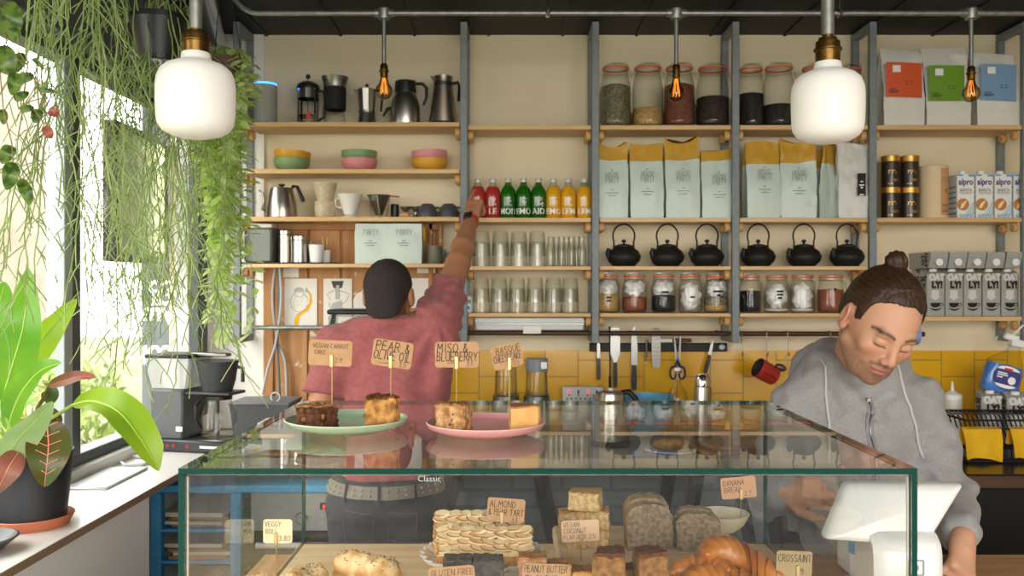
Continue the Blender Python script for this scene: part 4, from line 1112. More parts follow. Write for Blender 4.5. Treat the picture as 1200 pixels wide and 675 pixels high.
m.add([(-a_ * .8, -.012, h - .010), (-a_ * .8, .012, h - .010), (-a_ * 1.45, 0, h - .006), (-a_ * .9, 0, h - .05)], [(0, 2, 1), (0, 3, 2), (1, 2, 3)])
m.build('jug', STEEL, r_, flat=True)
MB().lathe([(a_ * 1.02, h - .008), (a_ * .7, h - .002), (0, h)], oct_).build('lid', STEEL, r_, flat=True)
MB().cyl((0, 0, h - .001), .007, .018, 10, b=.002).build('knob', BLACKP, r_)
MB().tube([(a_ * .9, 0, h - .014), (a_ * 1.55, 0, h - .012), (a_ * 1.65, 0, h - .03), (a_ * 1.5, 0, .06)], [.006, .006, .006, .005], 8).build('handle', BLACKP, r_)
r_ = thing('vacuum_jug', 'rounded steel vacuum jug with a black lid and handle', 'jug', (X(475, YI), YI, zs))
h = H(109, zs); a_ = W(17.5)
MB().lathe([(0, 0), (a_ * .98, 0), (a_ * 1.0, .006), (a_ * .97, h * .55), (a_ * .86, h * .8), (a_ * .7, h), (0, h)], 36).build('body', STEEL, r_)
zt = H(95, zs)
MB().lathe([(a_ * .71, h - .004), (a_ * .72, h + .004), (a_ * .68, zt - .004), (a_ * .58, zt), (0, zt + .002)], 30).build('lid', BLACKP, r_)
MB().tube([(a_ * .62, 0, zt - .012), (a_ * 1.15, 0, zt - .012), (a_ * 1.42, 0, zt - .03), (a_ * 1.42, 0, zt - .07), (a_ * 1.22, 0, zt - .105)], [.007, .008, .008, .007, .005], 10).build('handle', BLACKP, r_)
MB().tube([(-a_ * .72, 0, h * .56), (-a_ * 1.2, 0, h * .5), (-a_ * 1.5, 0, h * .28)], [.009, .008, .004], 8).build('spout_lever', BLACKP, r_)
MB().box(a_ * .35, a_ * .7, -.004, .004, zt - .003, zt + .004, b=.001).build('red_button', mat('red_plastic', '#b8362f', .4), r_)
r_ = thing('conical_jug', 'tall conical steel jug with a spout, next to the first dark post', 'jug', (X(519.5, YI), YI, zs))
h = H(90, zs); a_ = W(17)
MB().lathe([(0, 0), (a_, 0), (a_ * 1.02, .008), (a_ * .60, h * .82), (a_ * .66, h), (a_ * .62, h), (a_ * .56, h * .82), (0, h * .80)], 36).build('body', mat('warm_steel', '#8f8577', .32, 1.0), r_)
MB().lathe([(a_ * 1.0, 0), (a_ * 1.04, .002), (a_ * 1.03, .010)], 36).build('base_ring', BLACKP, r_)
MB().lathe([(a_ * .60, h * .80), (a_ * .63, h * .82), (a_ * .64, h * .88), (a_ * .60, h * .88)], 30).build('neck_ring', BLACKP, r_)
MB().add([(-a_ * .6, -.012, h * .995), (-a_ * .6, .012, h * .995), (-a_ * .92, 0, h * 1.02), (-a_ * .58, 0, h * .86)], [(0, 2, 1), (0, 3, 2), (1, 2, 3)]).build('spout', STEEL, r_)
MB().tube([(a_ * .6, 0, h * .86), (a_ * 1.0, 0, h * .88), (a_ * 1.12, 0, h * .80), (a_ * 1.06, 0, h * .5)], .007, 8).build('handle', BLACKP, r_)
# --- bowls
zs = ZL['l2']
BC = dict(yellow=mat('yellow_bowl', '#d9a233', .45), green=mat('green_bowl', '#84a06c', .45), pink=mat('pink_bowl', '#dd8f92', .45))
for i, (px, lo, up) in enumerate(((342, 'green', 'yellow'), (421, 'pink', 'green'), (503.5, 'yellow', 'pink'))):
 a_ = W(21); hb = .052
 def bprof(h): return [(0, 0), (a_ * .62, 0), (a_ * .66, .003), (a_ * .9, h * .35), (a_ * .985, h * .62), (a_, h), (a_ * .97, h), (a_ * .95, h * .65), (a_ * .86, h * .38), (a_ * .6, .008), (0, .008)]
 pos = ['leftmost', 'middle', 'rightmost'][i]
 MBl = MB().lathe(bprof(hb), 40).build('bowl', BC[lo], loc=(X(px, YI), YI, zs), ang=60)
 tag(MBl, '%s bowl under a %s bowl, %s pair on the shelf' % (lo, up, pos), 'bowl', 'stacked coloured bowls')
 u = MB().lathe(bprof(hb), 40).build('bowl', BC[up], loc=(X(px, YI), YI, zs + .034), ang=60)
 tag(u, '%s bowl nested on top of a %s bowl, %s pair on the shelf' % (up, lo, pos), 'bowl', 'stacked coloured bowls')
 if i != 1: u.rotation_euler = (0, R(4 if i == 0 else -2), 0)
# --- dripper shelf
zs = ZL['l3']
r_ = thing('gooseneck_kettle', 'steel gooseneck kettle with a black knob and handle', 'kettle', (X(330, YI), YI, zs))
h = H(220, zs); a_ = W(18)
MB().lathe([(0, 0), (a_, 0), (a_ * 1.02, .005), (a_ * .93, h * .5), (a_ * .72, h * .98), (a_ * .5, h), (0, h + .003)], 32).build('body', STEEL, r_)
MB().lathe([(.006, h), (.006, h + .006), (.014, h + .009), (.014, h + .015), (0, h + .017)], 18).build('knob', BLACKP, r_)
MB().tube([(-a_ * .9, 0, h * .18), (-a_ * 1.25, 0, h * .3), (-a_ * 1.15, 0, h * .6), (-a_ * 1.25, 0, h * .85), (-a_ * 1.5, 0, h * .92)], [.008, .006, .005, .0045, .004], 10).build('spout', STEEL, r_)
MB().tube([(a_ * .6, 0, h * .93), (a_ * .75, 0, h * 1.05), (a_ * 1.0, 0, h * 1.03), (a_ * 1.25, 0, h * .75), (a_ * 1.42, 0, h * .55)], [.005, .007, .008, .009, .008], 10).build('handle', BLACKP, r_)
SPECK = mat('speckled_stoneware', '#d3c3a6', .6, col2='#c2b090', nscale=60)
a_ = W(12)
tag(MB().lathe([(0, 0), (a_ * .8, 0), (a_ * .95, .01), (a_, .04), (a_ * .98, .072), (a_ * .92, .072), (a_ * .9, .02), (0, .008)], 30).build('stoneware_cup', SPECK, loc=(X(381, YI), YI, zs), ang=60), 'beige stoneware cup standing on the shelf under another cup', 'cup', 'stoneware cups')
tag(MB().lathe([(0, 0), (a_ * .7, 0), (a_ * .75, .006), (a_ * 1.12, .066), (a_ * 1.15, .08), (a_ * 1.08, .08), (a_ * .72, .012), (0, .008)], 30).build('stoneware_cup', SPECK, loc=(X(381, YI), YI, zs + .0725), ang=60), 'beige flared stoneware cup balanced on top of another cup', 'cup', 'stoneware cups')
r_ = thing('coffee_dripper', 'white ceramic coffee dripper on its round foot', 'dripper', (X(410, YI), YI, zs))
h = H(228, zs); a_ = W(15)
MB().lathe([(a_ * .28, .012), (a_ * .45, .016), (a_ * .95, h - .004), (a_ * 1.0, h), (a_ * .93, h), (a_ * .4, .022), (0, .02)], 32).build('cone', OFFWHITE, r_)
MB().lathe([(0, 0), (a_ * .9, 0), (a_ * .92, .004), (a_ * .4, .010), (a_ * .28, .013), (0, .013)], 32).build('foot', OFFWHITE, r_)
MB().tube([(-a_ * .85, 0, h * .85), (-a_ * 1.15, 0, h * .8), (-a_ * 1.1, 0, h * .5), (-a_ * .62, 0, h * .42)], .004, 8).build('handle', OFFWHITE, r_)
r_ = thing('steel_dripper', 'steel filter cone standing in a thin wire stand', 'dripper', (X(444, YI), YI, zs))
h = H(229, zs); a_ = W(14)
MB().lathe([(a_ * .3, .014), (a_ * .9, h - .004), (a_ * 1.02, h), (a_ * .96, h), (a_ * .25, .016)], 30).build('cone', STEELD, r_)
m = MB()
for a in (30, 150, 270): m.tube([(a_ * .98 * math.cos(R(a)), a_ * .98 * math.sin(R(a)), h - .002), (a_ * .75 * math.cos(R(a + 14)), a_ * .75 * math.sin(R(a + 14)), .002)], .002, 6)
m.tube([(a_ * .75 * math.cos(t), a_ * .75 * math.sin(t), .002) for t in np.linspace(0, 6.2832, 22)], .002, 6)
m.build('wire_stand', STEEL, r_)
MB().tube([(a_ * .98, 0, h - .003), (a_ * 1.7, 0, h - .006)], [.003, .004], 8).build('handle', mat('copper_tip', '#c06a42', .4, .3), r_)
r_ = tag(MB().cyl((0, 0, 0), W(5), H(238, zs), 18, b=.003).build('ground_coffee_tamper', BLACKP, loc=(X(462, YI + .03), YI + .05, zs)), 'black cylindrical tamper behind the steel dripper', 'tamper')
for i, px in enumerate((475, 487)):
 a_ = W(6.5)
 tag(MB().lathe([(0, 0), (a_ * .75, 0), (a_ * .7, .004), (a_ * .35, .02), (a_ * .4, .03), (a_ * .95, .046), (a_, .052), (a_ * .9, .052), (0, .035)], 22).build('steel_cup', STEEL, loc=(X(px, YI), YI + .02, zs)), 'small steel egg cup, the %s of two beside the wooden bung' % ('left' if i == 0 else 'right'), 'cup', 'small steel cups')
T = Matrix.Rotation(R(90), 4, 'Y')
tag(MB().cyl((0, 0, -.018), .010, .036, 16, 0, T, b=.002).build('wooden_bung', BIRCHPEG, loc=(X(474, 3.83), 3.825, zs + .0103)), 'small wooden peg lying on the shelf edge by the steel cups', 'peg')
GCUP = mat('charcoal_glaze', '#4d5055', .35, coat=.2)
for i, px in enumerate((501, 526)):
 r_ = thing('charcoal_cup', 'charcoal glazed cup turned upside down, %s' % ('left one beside the steel cups' if i == 0 else 'right one against the dark post'), 'cup', (X(px, YI), YI, zs), 0, 'charcoal cups')
 a_ = W(12); h = H(239, zs)
 MB().lathe([(a_ * .92, 0), (a_, 0), (a_ * .98, h * .4), (a_ * .8, h * .8), (a_ * .55, h * .95), (a_ * .5, h), (0, h)], 28).build('body', GCUP, r_)
 MB().tube([(a_ * .95, 0, h * .35), (a_ * 1.3, 0, h * .4), (a_ * 1.3, 0, h * .7), (a_ * .82, 0, h * .75)], .005, 8).build('handle', GCUP, r_)
# --- tins shelf
zs = ZL['l4']
tray = tag(MB().box(X(288, YI), X(398, YI), 3.80, 3.94, zs, zs + .006, b=.002).build('black_tray', BLACKP), 'flat black tray under the tins and the paper cup', 'tray')
zs2 = zs + .006
r_ = thing('square_tin', 'large grey tin with a pale lid at the left end of the shelf', 'tin', (X(306, YI), YI + .005, zs2))
MB().box(-W(16), W(16), -.055, .055, 0, H(268, zs2), b=.008).build('body', mat('grey_tin', '#7d8078', .45, .1), r_)
MB().box(-W(16.6), W(16.6), -.057, .057, H(268, zs2), H(263, zs2), b=.004).build('lid', mat('pale_lid', '#d9d8cf', .5), r_)
for i, (px, hw, yt) in enumerate(((332.5, 9.5, 270), (352, 10, 277))):
 r_ = thing('steel_canister', '%s steel canister with a polished lid on the black tray' % ('taller' if i == 0 else 'shorter'), 'canister', (X(px, YI), YI + (.02 if i == 0 else -.015), zs2), 0, 'steel canisters')
 hh = H(yt, zs2)
 MB().cyl((0, 0, 0), W(hw) * .97, hh - .018, 30, b=.002).build('body', STEEL, r_)
 MB().cyl((0, 0, hh - .018), W(hw), .018, 30, b=.002).build('lid', CHROME, r_)
r_ = thing('paper_cup', 'white paper cup holding wooden stirrers', 'cup', (X(372, YI), YI - .02, zs2))
h = H(287, zs2); a_ = W(9)
MB().lathe([(0, .003), (a_ * .75, .003), (a_ * .75, 0), (a_ * .78, 0), (a_, h - .003), (a_ * 1.04, h - .002), (a_ * 1.03, h), (a_ * .95, h), (a_ * .74, .006), (0, .006)], 30).build('cup', WHITEP, r_)
r_ = thing('stirrer_pot', 'little pot of wooden stirrers behind the paper cup', 'pot', (X(380, YI), YI + .035, zs2))
MB().lathe([(0, 0), (.018, 0), (.022, .055), (.02, .055), (.016, .004), (0, .004)], 20).build('pot', OFFWHITE, r_)
random.seed(3); m = MB()
for i in range(9):
 a = random.random() * 6.28; m.tube([(.006 * math.cos(a), .006 * math.sin(a), .01), (.020 * math.cos(a), .020 * math.sin(a), .105 + random.random() * .012)], .0018, 5)
m.build('stirrers', BIRCHPEG, r_)['kind'] = 'stuff'
r_ = thing('mug', 'olive grey mug at the right end of the tins shelf', 'mug', (X(509, YI), YI, zs))
MB().lathe([(0, 0), (W(8.5), 0), (W(9), .004), (W(9), .078), (W(8.3), .078), (W(8.3), .006), (0, .005)], 28).build('body', mat('olive_glaze', '#6f6f5c', .4), r_)
MB().tube([(W(8.6), 0, .06), (W(13), 0, .058), (W(13), 0, .025), (W(8.6), 0, .02)], .004, 8).build('handle', mat('olive_glaze', '#6f6f5c', .4), r_)
r_ = thing('teacup', 'slate blue cup beside the olive mug, partly behind the raised arm', 'cup', (X(530, YI), YI, zs))
MB().lathe([(0, 0), (W(6), 0), (W(10), .03), (W(10.5), .05), (W(9.8), .05), (W(9), .03), (0, .006)], 28).build('body', GCUP, r_)
MB().tube([(W(10), 0, .042), (W(14), 0, .038), (W(13), 0, .02), (W(9), 0, .018)], .0035, 8).build('handle', GCUP, r_)
# --- coffee bags
BAGG = mat('pale_mint_foil', '#cfdcd3', .38, bump=(22, .5, .006), spec=.5)
BAGY = mat('mustard_foil', '#d0a03a', .42, bump=(26, .6, .006))
BAGW = mat('white_foil', '#dcdad4', .42, bump=(20, .7, .008))
def bag_mesh(wd, dp, h, gold, seed, mats, name, r_, lean=0.0, skew=0.0, pinch=.5, folded=False, wr=.004):
 """gusseted pouch: box bottom narrowing to a flat sealed top"""
 random.seed(seed); nz = 26; rows = []
 nxf, ny = 12, 6
 per = []
 for i in range(nxf): per.append((-.5 + i / nxf, -.5))
 for i in range(ny): per.append((.5, -.5 + i / ny))
 for i in range(nxf): per.append((.5 - i / nxf, .5))
 for i in range(ny): per.append((-.5, .5 - i / ny))
 zs_ = [h * (i / nz) for i in range(nz + 1)]
 m = MB(); n = len(per)
 for i, z in enumerate(zs_):
  t = z / h
  d = dp * (1 - max(0, (t - .35) / .65) ** 1.3 * (1 - .06 / 1)) if not folded else dp * (1 - .12 * t)
  d = max(d, dp * .06)
  wq = wd * (1 + .02 * math.sin(t * 3.1) - .02 * (1 if t < .02 else 0))
  for (u, v) in per:
   x = u * wq; y = v * d
   if abs(u) == .5: x -= math.copysign(pinch * .12 * wd * (1 - (2 * v) ** 2) * min(1, t * 3), u)      # side gusset folds in
   bulge = (1 - (2 * u) ** 2) * .10 * dp * math.sin(math.pi * min(t * 1.15, 1))
   if abs(v) == .5: y += math.copysign(bulge, v)
   q = Vector((u * 5 + seed * 3.1, v * 3, z * 22 + seed))
   nv = mnoise.noise_vector(q)
   am = wr * (.5 + 1.2 * t)
   x += nv.x * am * .7; y += nv.y * am + lean * z
   zz = z + (skew * u * wd * t * t + (.020 * (u * 2) ** 2 * (1 if gold else 0) * t ** 6 * (seed % 3 - .6))) + (nv.z * am * .5 if 0 < i < nz else 0)
   if i == 0: zz = 0
   m.v.append((x, y, max(zz, 0)))
 for i in range(nz):
  for j in range(n):
   a, b_ = i * n + j, i * n + (j + 1) % n
   m.f.append([a, b_, b_ + n, a + n])
   lim = (h * (1 - gold)) if gold else 9
   m.m.append(1 if zs_[i] + 1e-6 >= lim else 0)
 m.f.append(list(range(n))[::-1]); m.m.append(0)
 m.f.append([nz * n + j for j in range(n)]); m.m.append(1 if gold else 0)
 return m.build(name, mats, r_, ang=60)
def coffee_bag(pxc, wpx, ytop, zs, gold_px, label, seed, Y=3.86, rz=0, words=True, skew=0.0, name='coffee_bag', mats=None, h=None, pinch=.5, wr=.004, dp=.075, group='mint and mustard coffee bags'):
 r_ = thing(name, label, 'coffee bag', (X(pxc, Y), Y, zs), rz, group)
 wd = W(wpx, Y); hh = h or H(ytop, zs, Y)
 bag = bag_mesh(wd, dp, hh, (1 - (Z(gold_px, Y) - zs) / hh) if gold_px else 0, seed, mats or [BAGG, BAGY], 'pouch', r_, 0, skew, pinch, wr=wr)
 if words:
  m = MB(); yf = -dp * .5 - .013; zc = hh * .50
  wth = wd * .40
  for t_, z, hh_, wid in (('THE', zc + .045, .006, .25), ('HOUSE', zc + .020, .020, 1), ('PARTY', zc - .006, .025, 1)):
   iw = inkw(t_, hh_, .5); asp = .5 * wth * wid / iw if wid == 1 else .6
   ink(m, t_, -wth * wid / 2, z, hh_, .0012 if wid == 1 else .0007, yf, asp, 0, 0)
  for z, wl in ((zc - .035, .012), (zc - .048, .055), (zc - .060, .035)):
   m.box(-wl / 2, wl / 2, yf - .0002, yf, z, z + .002)
  m.build('printed_label', GREYINK, bag, flat=True)
 return r_
za = ZL['a']
bags = [(716, 37, 173, 191, 'coffee bag with a sagging mustard top, nearest the lemonade bottles', 2, -.06, 0), (757, 38, 170, 191, 'tall mustard topped coffee bag, second right of the lemonade bottles', 4, .0, 0),
  (798.5, 39, 168.5, 191, 'tallest coffee bag of the middle shelf, third right of the lemonade bottles', 5, .08, 0), (840, 38, 177, 190.5, 'shorter mustard topped coffee bag against the post, above the third teapot', 7, .1, 0)]
for px, wp, yt, yg, lab, sd, sk, rz in bags: coffee_bag(px, wp, yt, za, yg, lab, sd, 3.85, rz, True, sk)
for px, yt, lab in ((738, 181, 'coffee bag hidden behind the two leftmost upright bags'), (779, 182, 'coffee bag hidden behind the middle gap of the upright bags'), (820, 182, 'coffee bag hidden behind the right gap of the upright bags')):
 coffee_bag(px, 36, yt, za, 195, lab, 9, 3.935, 0, False, 0, dp=.05)
coffee_bag(892, 39, 165, za, 193.5, 'straight mustard topped coffee bag right of the fourth post', 3, 3.85, R(3), True, .0)
coffee_bag(934, 40, 168, za, 192.5, 'creased mustard topped coffee bag under the right pendant lamp', 8, 3.85, R(-6), True, .10, wr=.007)
coffee_bag(959, 30, 175, za, 199, 'shadowed coffee bag standing behind, under the right pendant lamp', 9, 3.95, 0, True, 0, dp=.035)
coffee_bag(973, 24, 171, za, 195, 'mint coffee bag turned sideways beside the white bag', 11, 3.89, R(40), False, -.1, dp=.05)
r_ = coffee_bag(999, 35, 168, za, None, 'crumpled white coffee bag with a small black label', 12, 3.842, R(-6), False, -.2, 'coffee_bag', [BAGW, BAGW], wr=.008, dp=.06, group='white coffee bag')
MB().box(.008, .042, -.0485, -.048, H(231, za, 3.85), H(205, za, 3.85)).build('black_label', BLACKM, r_)
m = MB()
for z, wl in ((.095, .018), (.125, .010), (.135, .020), (.15, .012)): m.box(.025 - wl / 2, .025 + wl / 2, -.0495, -.0488, z, z + .005)
m.build('label_marks', WHITEINK, r_)
# folded mint bags on the tins shelf
for i, (px, wp) in enumerate(((437, 37), (475.5, 40))):
 r_ = thing('coffee_bag', ['folded mint coffee bag directly above the left side of the dark hair', 'folded mint coffee bag with a brown side fold, beside the olive mug'][i], 'coffee bag', (X(px, YI), YI - .01, zs), 0, 'folded mint coffee bags')
 hh = H(263, zs, YI)
 bag = bag_mesh(W(wp), .085, hh, 0, 20 + i, [BAGG, BAGY], 'pouch', r_, 0, 0, .2, True, .003)
 m = MB();
 wth = W(wp) * .42; iw = inkw('PARTY', .022, .5)
 ink(m, 'PARTY', -wth / 2, hh - .05, .024, .0012, -.060, .5 * wth / iw, 0, 0)
 for z, wl in ((hh - .075, .014), (hh - .085, .05), (hh - .095, .035)): m.box(-wl / 2, wl / 2, -.0602, -.060, z, z + .002)
 m.build('printed_label', GREYINK, bag, flat=True)
 if i == 1: MB().tube([(W(20.5), -.01, hh - .012), (W(22), 0, hh - .05), (W(21.4), .01, hh - .075)], [.012, .008, .003], 8).build('side_fold', BAGY, r_)
# --- lemonade bottles
BOT = {'red': ('#c23a33', '#8c1c1b'), 'green': ('#1f6d12', '#0d3f08'), 'yellow': ('#e5a91c', '#c78608')}
for c_, (a, b_) in BOT.items():
 mat('drink_' + c_, a, .12, coat=.6, trans=.25 if c_ != 'yellow' else .1, ior=1.34)
NECKG = clear('pale_bottle_glass', (.95, .96, .93), 1.45, edge=(.5, .52, .48)); GREENG = clear('green_bottle_glass', (.35, .62, .22), 1.45, edge=(.05, .25, .02))
zb_s = ZL['a']
bots = [(560, 'red', 'A+', 'half hidden behind the pointing hand'), (577.5, 'red', 'LE', 'just right of the pointing hand'), (595.5, 'green', 'MON', 'first green one'), (613.5, 'green', 'EMO', 'middle green one'), (631, 'green', 'AID+', 'last green one, beside the yellow bottles'),
  (648.5, 'yellow', 'EMO', 'first yellow one, beside the green bottles'), (666, 'yellow', 'LEM', 'middle yellow one'), (684.5, 'yellow', 'LEM', 'last yellow one, beside the second post')]
for i, (px, c_, wd_, lab) in enumerate(bots):
 Yb = 3.845
 r_ = thing('lemonade_bottle', '%s lemonade bottle, %s' % (c_, lab), 'bottle', (X(px, Yb), Yb, zb_s), 0, 'lemonade bottles')
 a_ = W(9.0, Yb); h = H(209, zb_s, Yb)
 zf = h * .79
 MB().lathe([(0, .001), (a_ * .9, .001), (a_, .006), (a_, h * .60), (a_ * .96, h * .67), (a_ * .84, h * .74), (a_ * .66, zf), (0, zf)], 28).build('drink', MATS['drink_' + c_], r_)
 gm_ = GREENG if c_ == 'green' else NECKG
 MB().lathe([(a_ * .68, zf - .002), (a_ * .50, h * .83), (a_ * .42, h * .87), (a_ * .42, h * .92)], 24).build('neck', gm_, r_)
 MB().lathe([(a_ * .44, h * .895), (a_ * .47, h * .90), (a_ * .47, h * .985), (a_ * .42, h), (0, h)], 22).build('cap', mat('silver_cap', '#dcdad4', .35, .35), r_)
 m = MB()
 sz = .036
 vs_, _ = text_verts(wd_.replace('+', ''), sz, .0016); wmax = max(v[0] for v in vs_) - min(v[0] for v in vs_)
 printed(m, wd_.replace('+', ''), 0, -a_ * 1.015, h * .10, sz, .0016, sx=min(1.0, a_ * 2.0 / wmax), bend=None) if False else printed(m, wd_.replace('+', ''), 0, -a_ * 1.012, h * .10, sz, .0006, sx=min(1.0, a_ * 2.25 / wmax), bend=a_ * 1.012)
 if '+' in wd_: printed(m, '+', a_ * .5, -a_ * 1.012, h * .27, .034, .001, bend=a_ * 1.012)
 random.seed(i)
 for k in range(9):
  x0 = -a_ * .55; x1 = a_ * (random.random() * .6 + .05)
  zz = h * (.30 + k * .025)
  for q in range(4):
   xa = x0 + (x1 - x0) * q / 4; xb = x0 + (x1 - x0) * (q + .7) / 4
   B_ = a_ * 1.012; f_ = lambda x: (B_ * math.sin(x / B_), -B_ * math.cos(x / B_))
   (p, q_), (u_, v_) = f_(xa), f_(xb)
   m.add([(p, q_, zz), (u_, v_, zz), (u_, v_, zz + .0022), (p, q_, zz + .0022)], [(0, 1, 2, 3)])
 m.build('printed_label', WHITEINK, r_, flat=True)
# --- tumblers, stacked upside down in pairs
def tumbler_mesh(a_, h):
 m = MB().lathe([(a_, 0), (a_ * .98, h * .45), (a_ * .86, h * .98), (a_ * .80, h), (0, h), (0, h - .006), (a_ * .76, h - .007), (a_ * .93, h * .42), (a_ * .95, 0), (a_, 0)], 24)
 for j in range(10):
  pass
 return m
TG = clear('tumbler_glass', (.975, .98, .975), 1.5, edge=(.66, .68, .67), edge_pow=.3)
tum0 = None
def tumblers(cols, zs, ytop, row, Y=3.86):
 global tum0
 hh = H(ytop, zs, Y)
 for i, px in enumerate(cols):
  for lv in (0, 1):
   z = zs + (0 if lv == 0 else hh * .30)
   lab = 'clear tumbler upside down, %s of the %s stack from the raised arm, %s glass row' % ('bottom' if lv == 0 else 'top', ordn(i), row)
   me_h = hh * .70
   if tum0 is None:
    tum0 = tumbler_mesh(W(10.6, Y), me_h).build('tumbler', TG, ang=50)
    o = tum0; tag(o, lab, 'glass', 'stacked tumblers')
   else:
    o = tum0.copy(); COL.objects.link(o); o['label'] = lab
   o.location = (X(px, Y), Y, z)
   o.scale = (1 if lv == 0 else .985, 1 if lv == 0 else .985, me_h / (tum0.dimensions.z if False else TUMH))
TUMH = H(271, ZL['b'], 3.86) * .70
tumblers((564.5, 586.5, 608, 629.5), ZL['b'], 271, 'upper')
tumblers((564, 585, 606, 627, 648.5, 668), ZL['c'], 325, 'lower')
sb0 = None
for i, (px, Y) in enumerate(((645.5, 3.84), (658, 3.84), (669.5, 3.84), (681.5, 3.84), (652, 3.92), (664, 3.92), (676, 3.92))):
 lab = 'little clear glass bottle on the upper glass shelf, %s in the %s row' % (ordn(i if i < 4 else i - 4), 'front' if i < 4 else 'back')
 if sb0 is None:
  h = H(277, ZL['b'], 3.84); a_ = W(5.6, 3.84)
  sb0 = MB().lathe([(0, 0), (a_ * .92, 0), (a_, .004), (a_, h * .55), (a_ * .85, h * .68), (a_ * .62, h * .82), (a_ * .66, h * .97), (a_ * .74, h), (a_ * .6, h), (a_ * .52, h * .82), (a_ * .9, h * .54), (a_ * .9, .006), (0, .005)], 20).build('glass_bottle', TG, ang=50)
  o = sb0; tag(o, lab, 'bottle', 'little glass bottles')
 else:
  o = sb0.copy(); COL.objects.link(o); o['label'] = lab
 o.location = (X(px, Y), Y, ZL['b'])
r_ = thing('kitchen_timer', 'small white kitchen timer with a blue button beside the lower tumblers', 'timer', (X(549, 3.83), 3.835, ZL['c']))
MB().box(-.017, .017, -.008, .008, 0, .072, b=.007).build('body', WHITEP, r_)
MB().box(-.011, .011, -.0088, -.0075, .040, .058).build('screen', mat('lcd_grey', '#8d9a90', .3), r_)
MB().cyl((0, 0, 0), .007, .002, 14, 0, Matrix.Translation((0, -.0078, .022)) @ Matrix.Rotation(R(90), 4, 'X')).build('button', mat('blue_button', '#3f8fd0', .4), r_)
r_ = thing('wrap_dispenser', 'long white cling film dispenser fixed under the lower glass shelf', 'dispenser', (0, 3.815, ZL['c'] - TH - .0545))
x0, x1 = X(556.5, 3.815), X(685, 3.815)
MB().box(x0, x1, -.0, .085, .028, .053, b=.004).build('lid', mat('pale_grey_plastic', '#d3d4d2', .4), r_)
MB().box(x0 + .004, x1 - .004, .004, .085, 0, .025, b=.004).build('tray', mat('pale_grey_plastic', '#d3d4d2', .4), r_)
MB().box(x0 + .002, x1 - .002, -.004, .002, .024, .029).build('cutter', STEELD, r_)
m = MB().box(X(613, 3.81), X(634, 3.81), -.0055, -.0045, -.014, .016); m.build('paper_tag', mat('paper', '#eeebe2', .8), r_)
# --- big preserving jars
RUB = mat('orange_rubber', '#e2601a', .6)
def jar(px, hw, ytop, zs, fill_y, cmat, label, Y, group, r_lid=.80, bagw=None, lab=None, neck=.80, content2=None, hinge=1):
 r_ = thing('preserving_jar', label, 'jar', (X(px, Y), Y, zs), 0, group)
 a_ = W(hw, Y); h = H(ytop, zs, Y); zl = h * (.915 if hw > 16 else .90)
 zsd = h * (.60 if hw > 16 else .62)
 MB().lathe([(0, .004), (a_ * .78, .003), (a_ * .86, 0), (a_ * .98, .010), (a_, .025), (a_, zsd), (a_ * .94, zsd + (zl - zsd) * .35), (a_ * neck, zsd + (zl - zsd) * .80), (a_ * neck, zl)], 36).build('glass_body', GLASS, r_, ang=60)
 MB().lathe([(a_ * (neck - .02), zl), (a_ * (neck + .07), zl), (a_ * (neck + .07), zl + .006), (a_ * (neck - .02), zl + .006)], 32).build('rubber_ring', RUB, r_)
 MB().lathe([(a_ * (neck + .05), zl + .0065), (a_ * (neck + .04), zl + .013), (a_ * neck * .7, h - .002), (0, h)], 32).build('lid', GLASS, r_, ang=60)
 m = MB()
 rn = a_ * (neck + .09)
 m.tube([(rn * math.cos(t), rn * math.sin(t), zl - .010) for t in np.linspace(0, 6.2832, 26)], .0011, 5)
 m.tube([(-rn * .75, -rn * .5, zl - .010), (-rn * .7, -rn * .45, h + .001), (rn * .7, -rn * .45, h + .001), (rn * 1.05, -rn * .2, zl + .004)], .0012, 5)
 m.tube([(rn * .95, -rn * .3, zl - .010), (rn * 1.18, -rn * .25, zl - .022), (rn * 1.22, -rn * .15, zl - .050), (rn * 1.0, -rn * .3, zl - .02)], .0013, 5)
 m.build('wire_clasp', STEEL, r_)
 if fill_y:
  f = max(H(fill_y, zs, Y), .012); e = a_ * .955
  def pr():
   if f > zsd:
    t = (f - zsd) / (zl - zsd); rr = e * (1 - .16 * t)
    return [(0, .006), (e * .85, .006), (e, .02), (e, zsd), (rr, f - .006), (rr * .6, f + .004), (0, f + .007)]
   return [(0, .006), (e * .85, .006), (e, .016), (e, f - .004), (e * .92, f), (e * .5, f + .002), (0, f + .003)]
  MB().lathe(pr(), 32).build('contents', cmat, r_, ang=70)
  if content2:
   MB().lathe([(0, f + .004), (e * .985, f - .002), (e * .985, f + .03), (e * .7, f + .034), (0, f + .036)], 28).build('top_contents', content2, r_, ang=70)
   f += .036
 else: f = .008
 if bagw:
  random.seed(int(px)); m = MB().ball((0, 0, f + (zl - f) * .42), (a_ * .80, a_ * .80, (zl - f) * .40), 22, 14); lumpy(m, .014, 50, px); lumpy(m, .008, 130, px)
  m.v = [(x * min(1, a_ * .92 / max(math.hypot(x, y), 1e-6)), y * min(1, a_ * .92 / max(math.hypot(x, y), 1e-6)), max(z, f + .001)) for x, y, z in m.v]
  m.build('white_packet', bagw, r_, ang=60)
 if lab:
  m = MB()
  for zz, wl in lab:
   B_ = a_ * 1.01; n = 6
   for q in range(n):
    xa = -wl / 2 + wl * q / n; xb = -wl / 2 + wl * (q + 1) / n
    m.add([(B_ * math.sin(xa / B_), -B_ * math.cos(xa / B_), zz), (B_ * math.sin(xb / B_), -B_ * math.cos(xb / B_), zz), (B_ * math.sin(xb / B_), -B_ * math.cos(xb / B_), zz + .008), (B_ * math.sin(xa / B_), -B_ * math.cos(xa / B_), zz + .008)], [(0, 1, 2, 3)])
  m.build('black_label', BLACKM, r_, flat=True)
 return r_
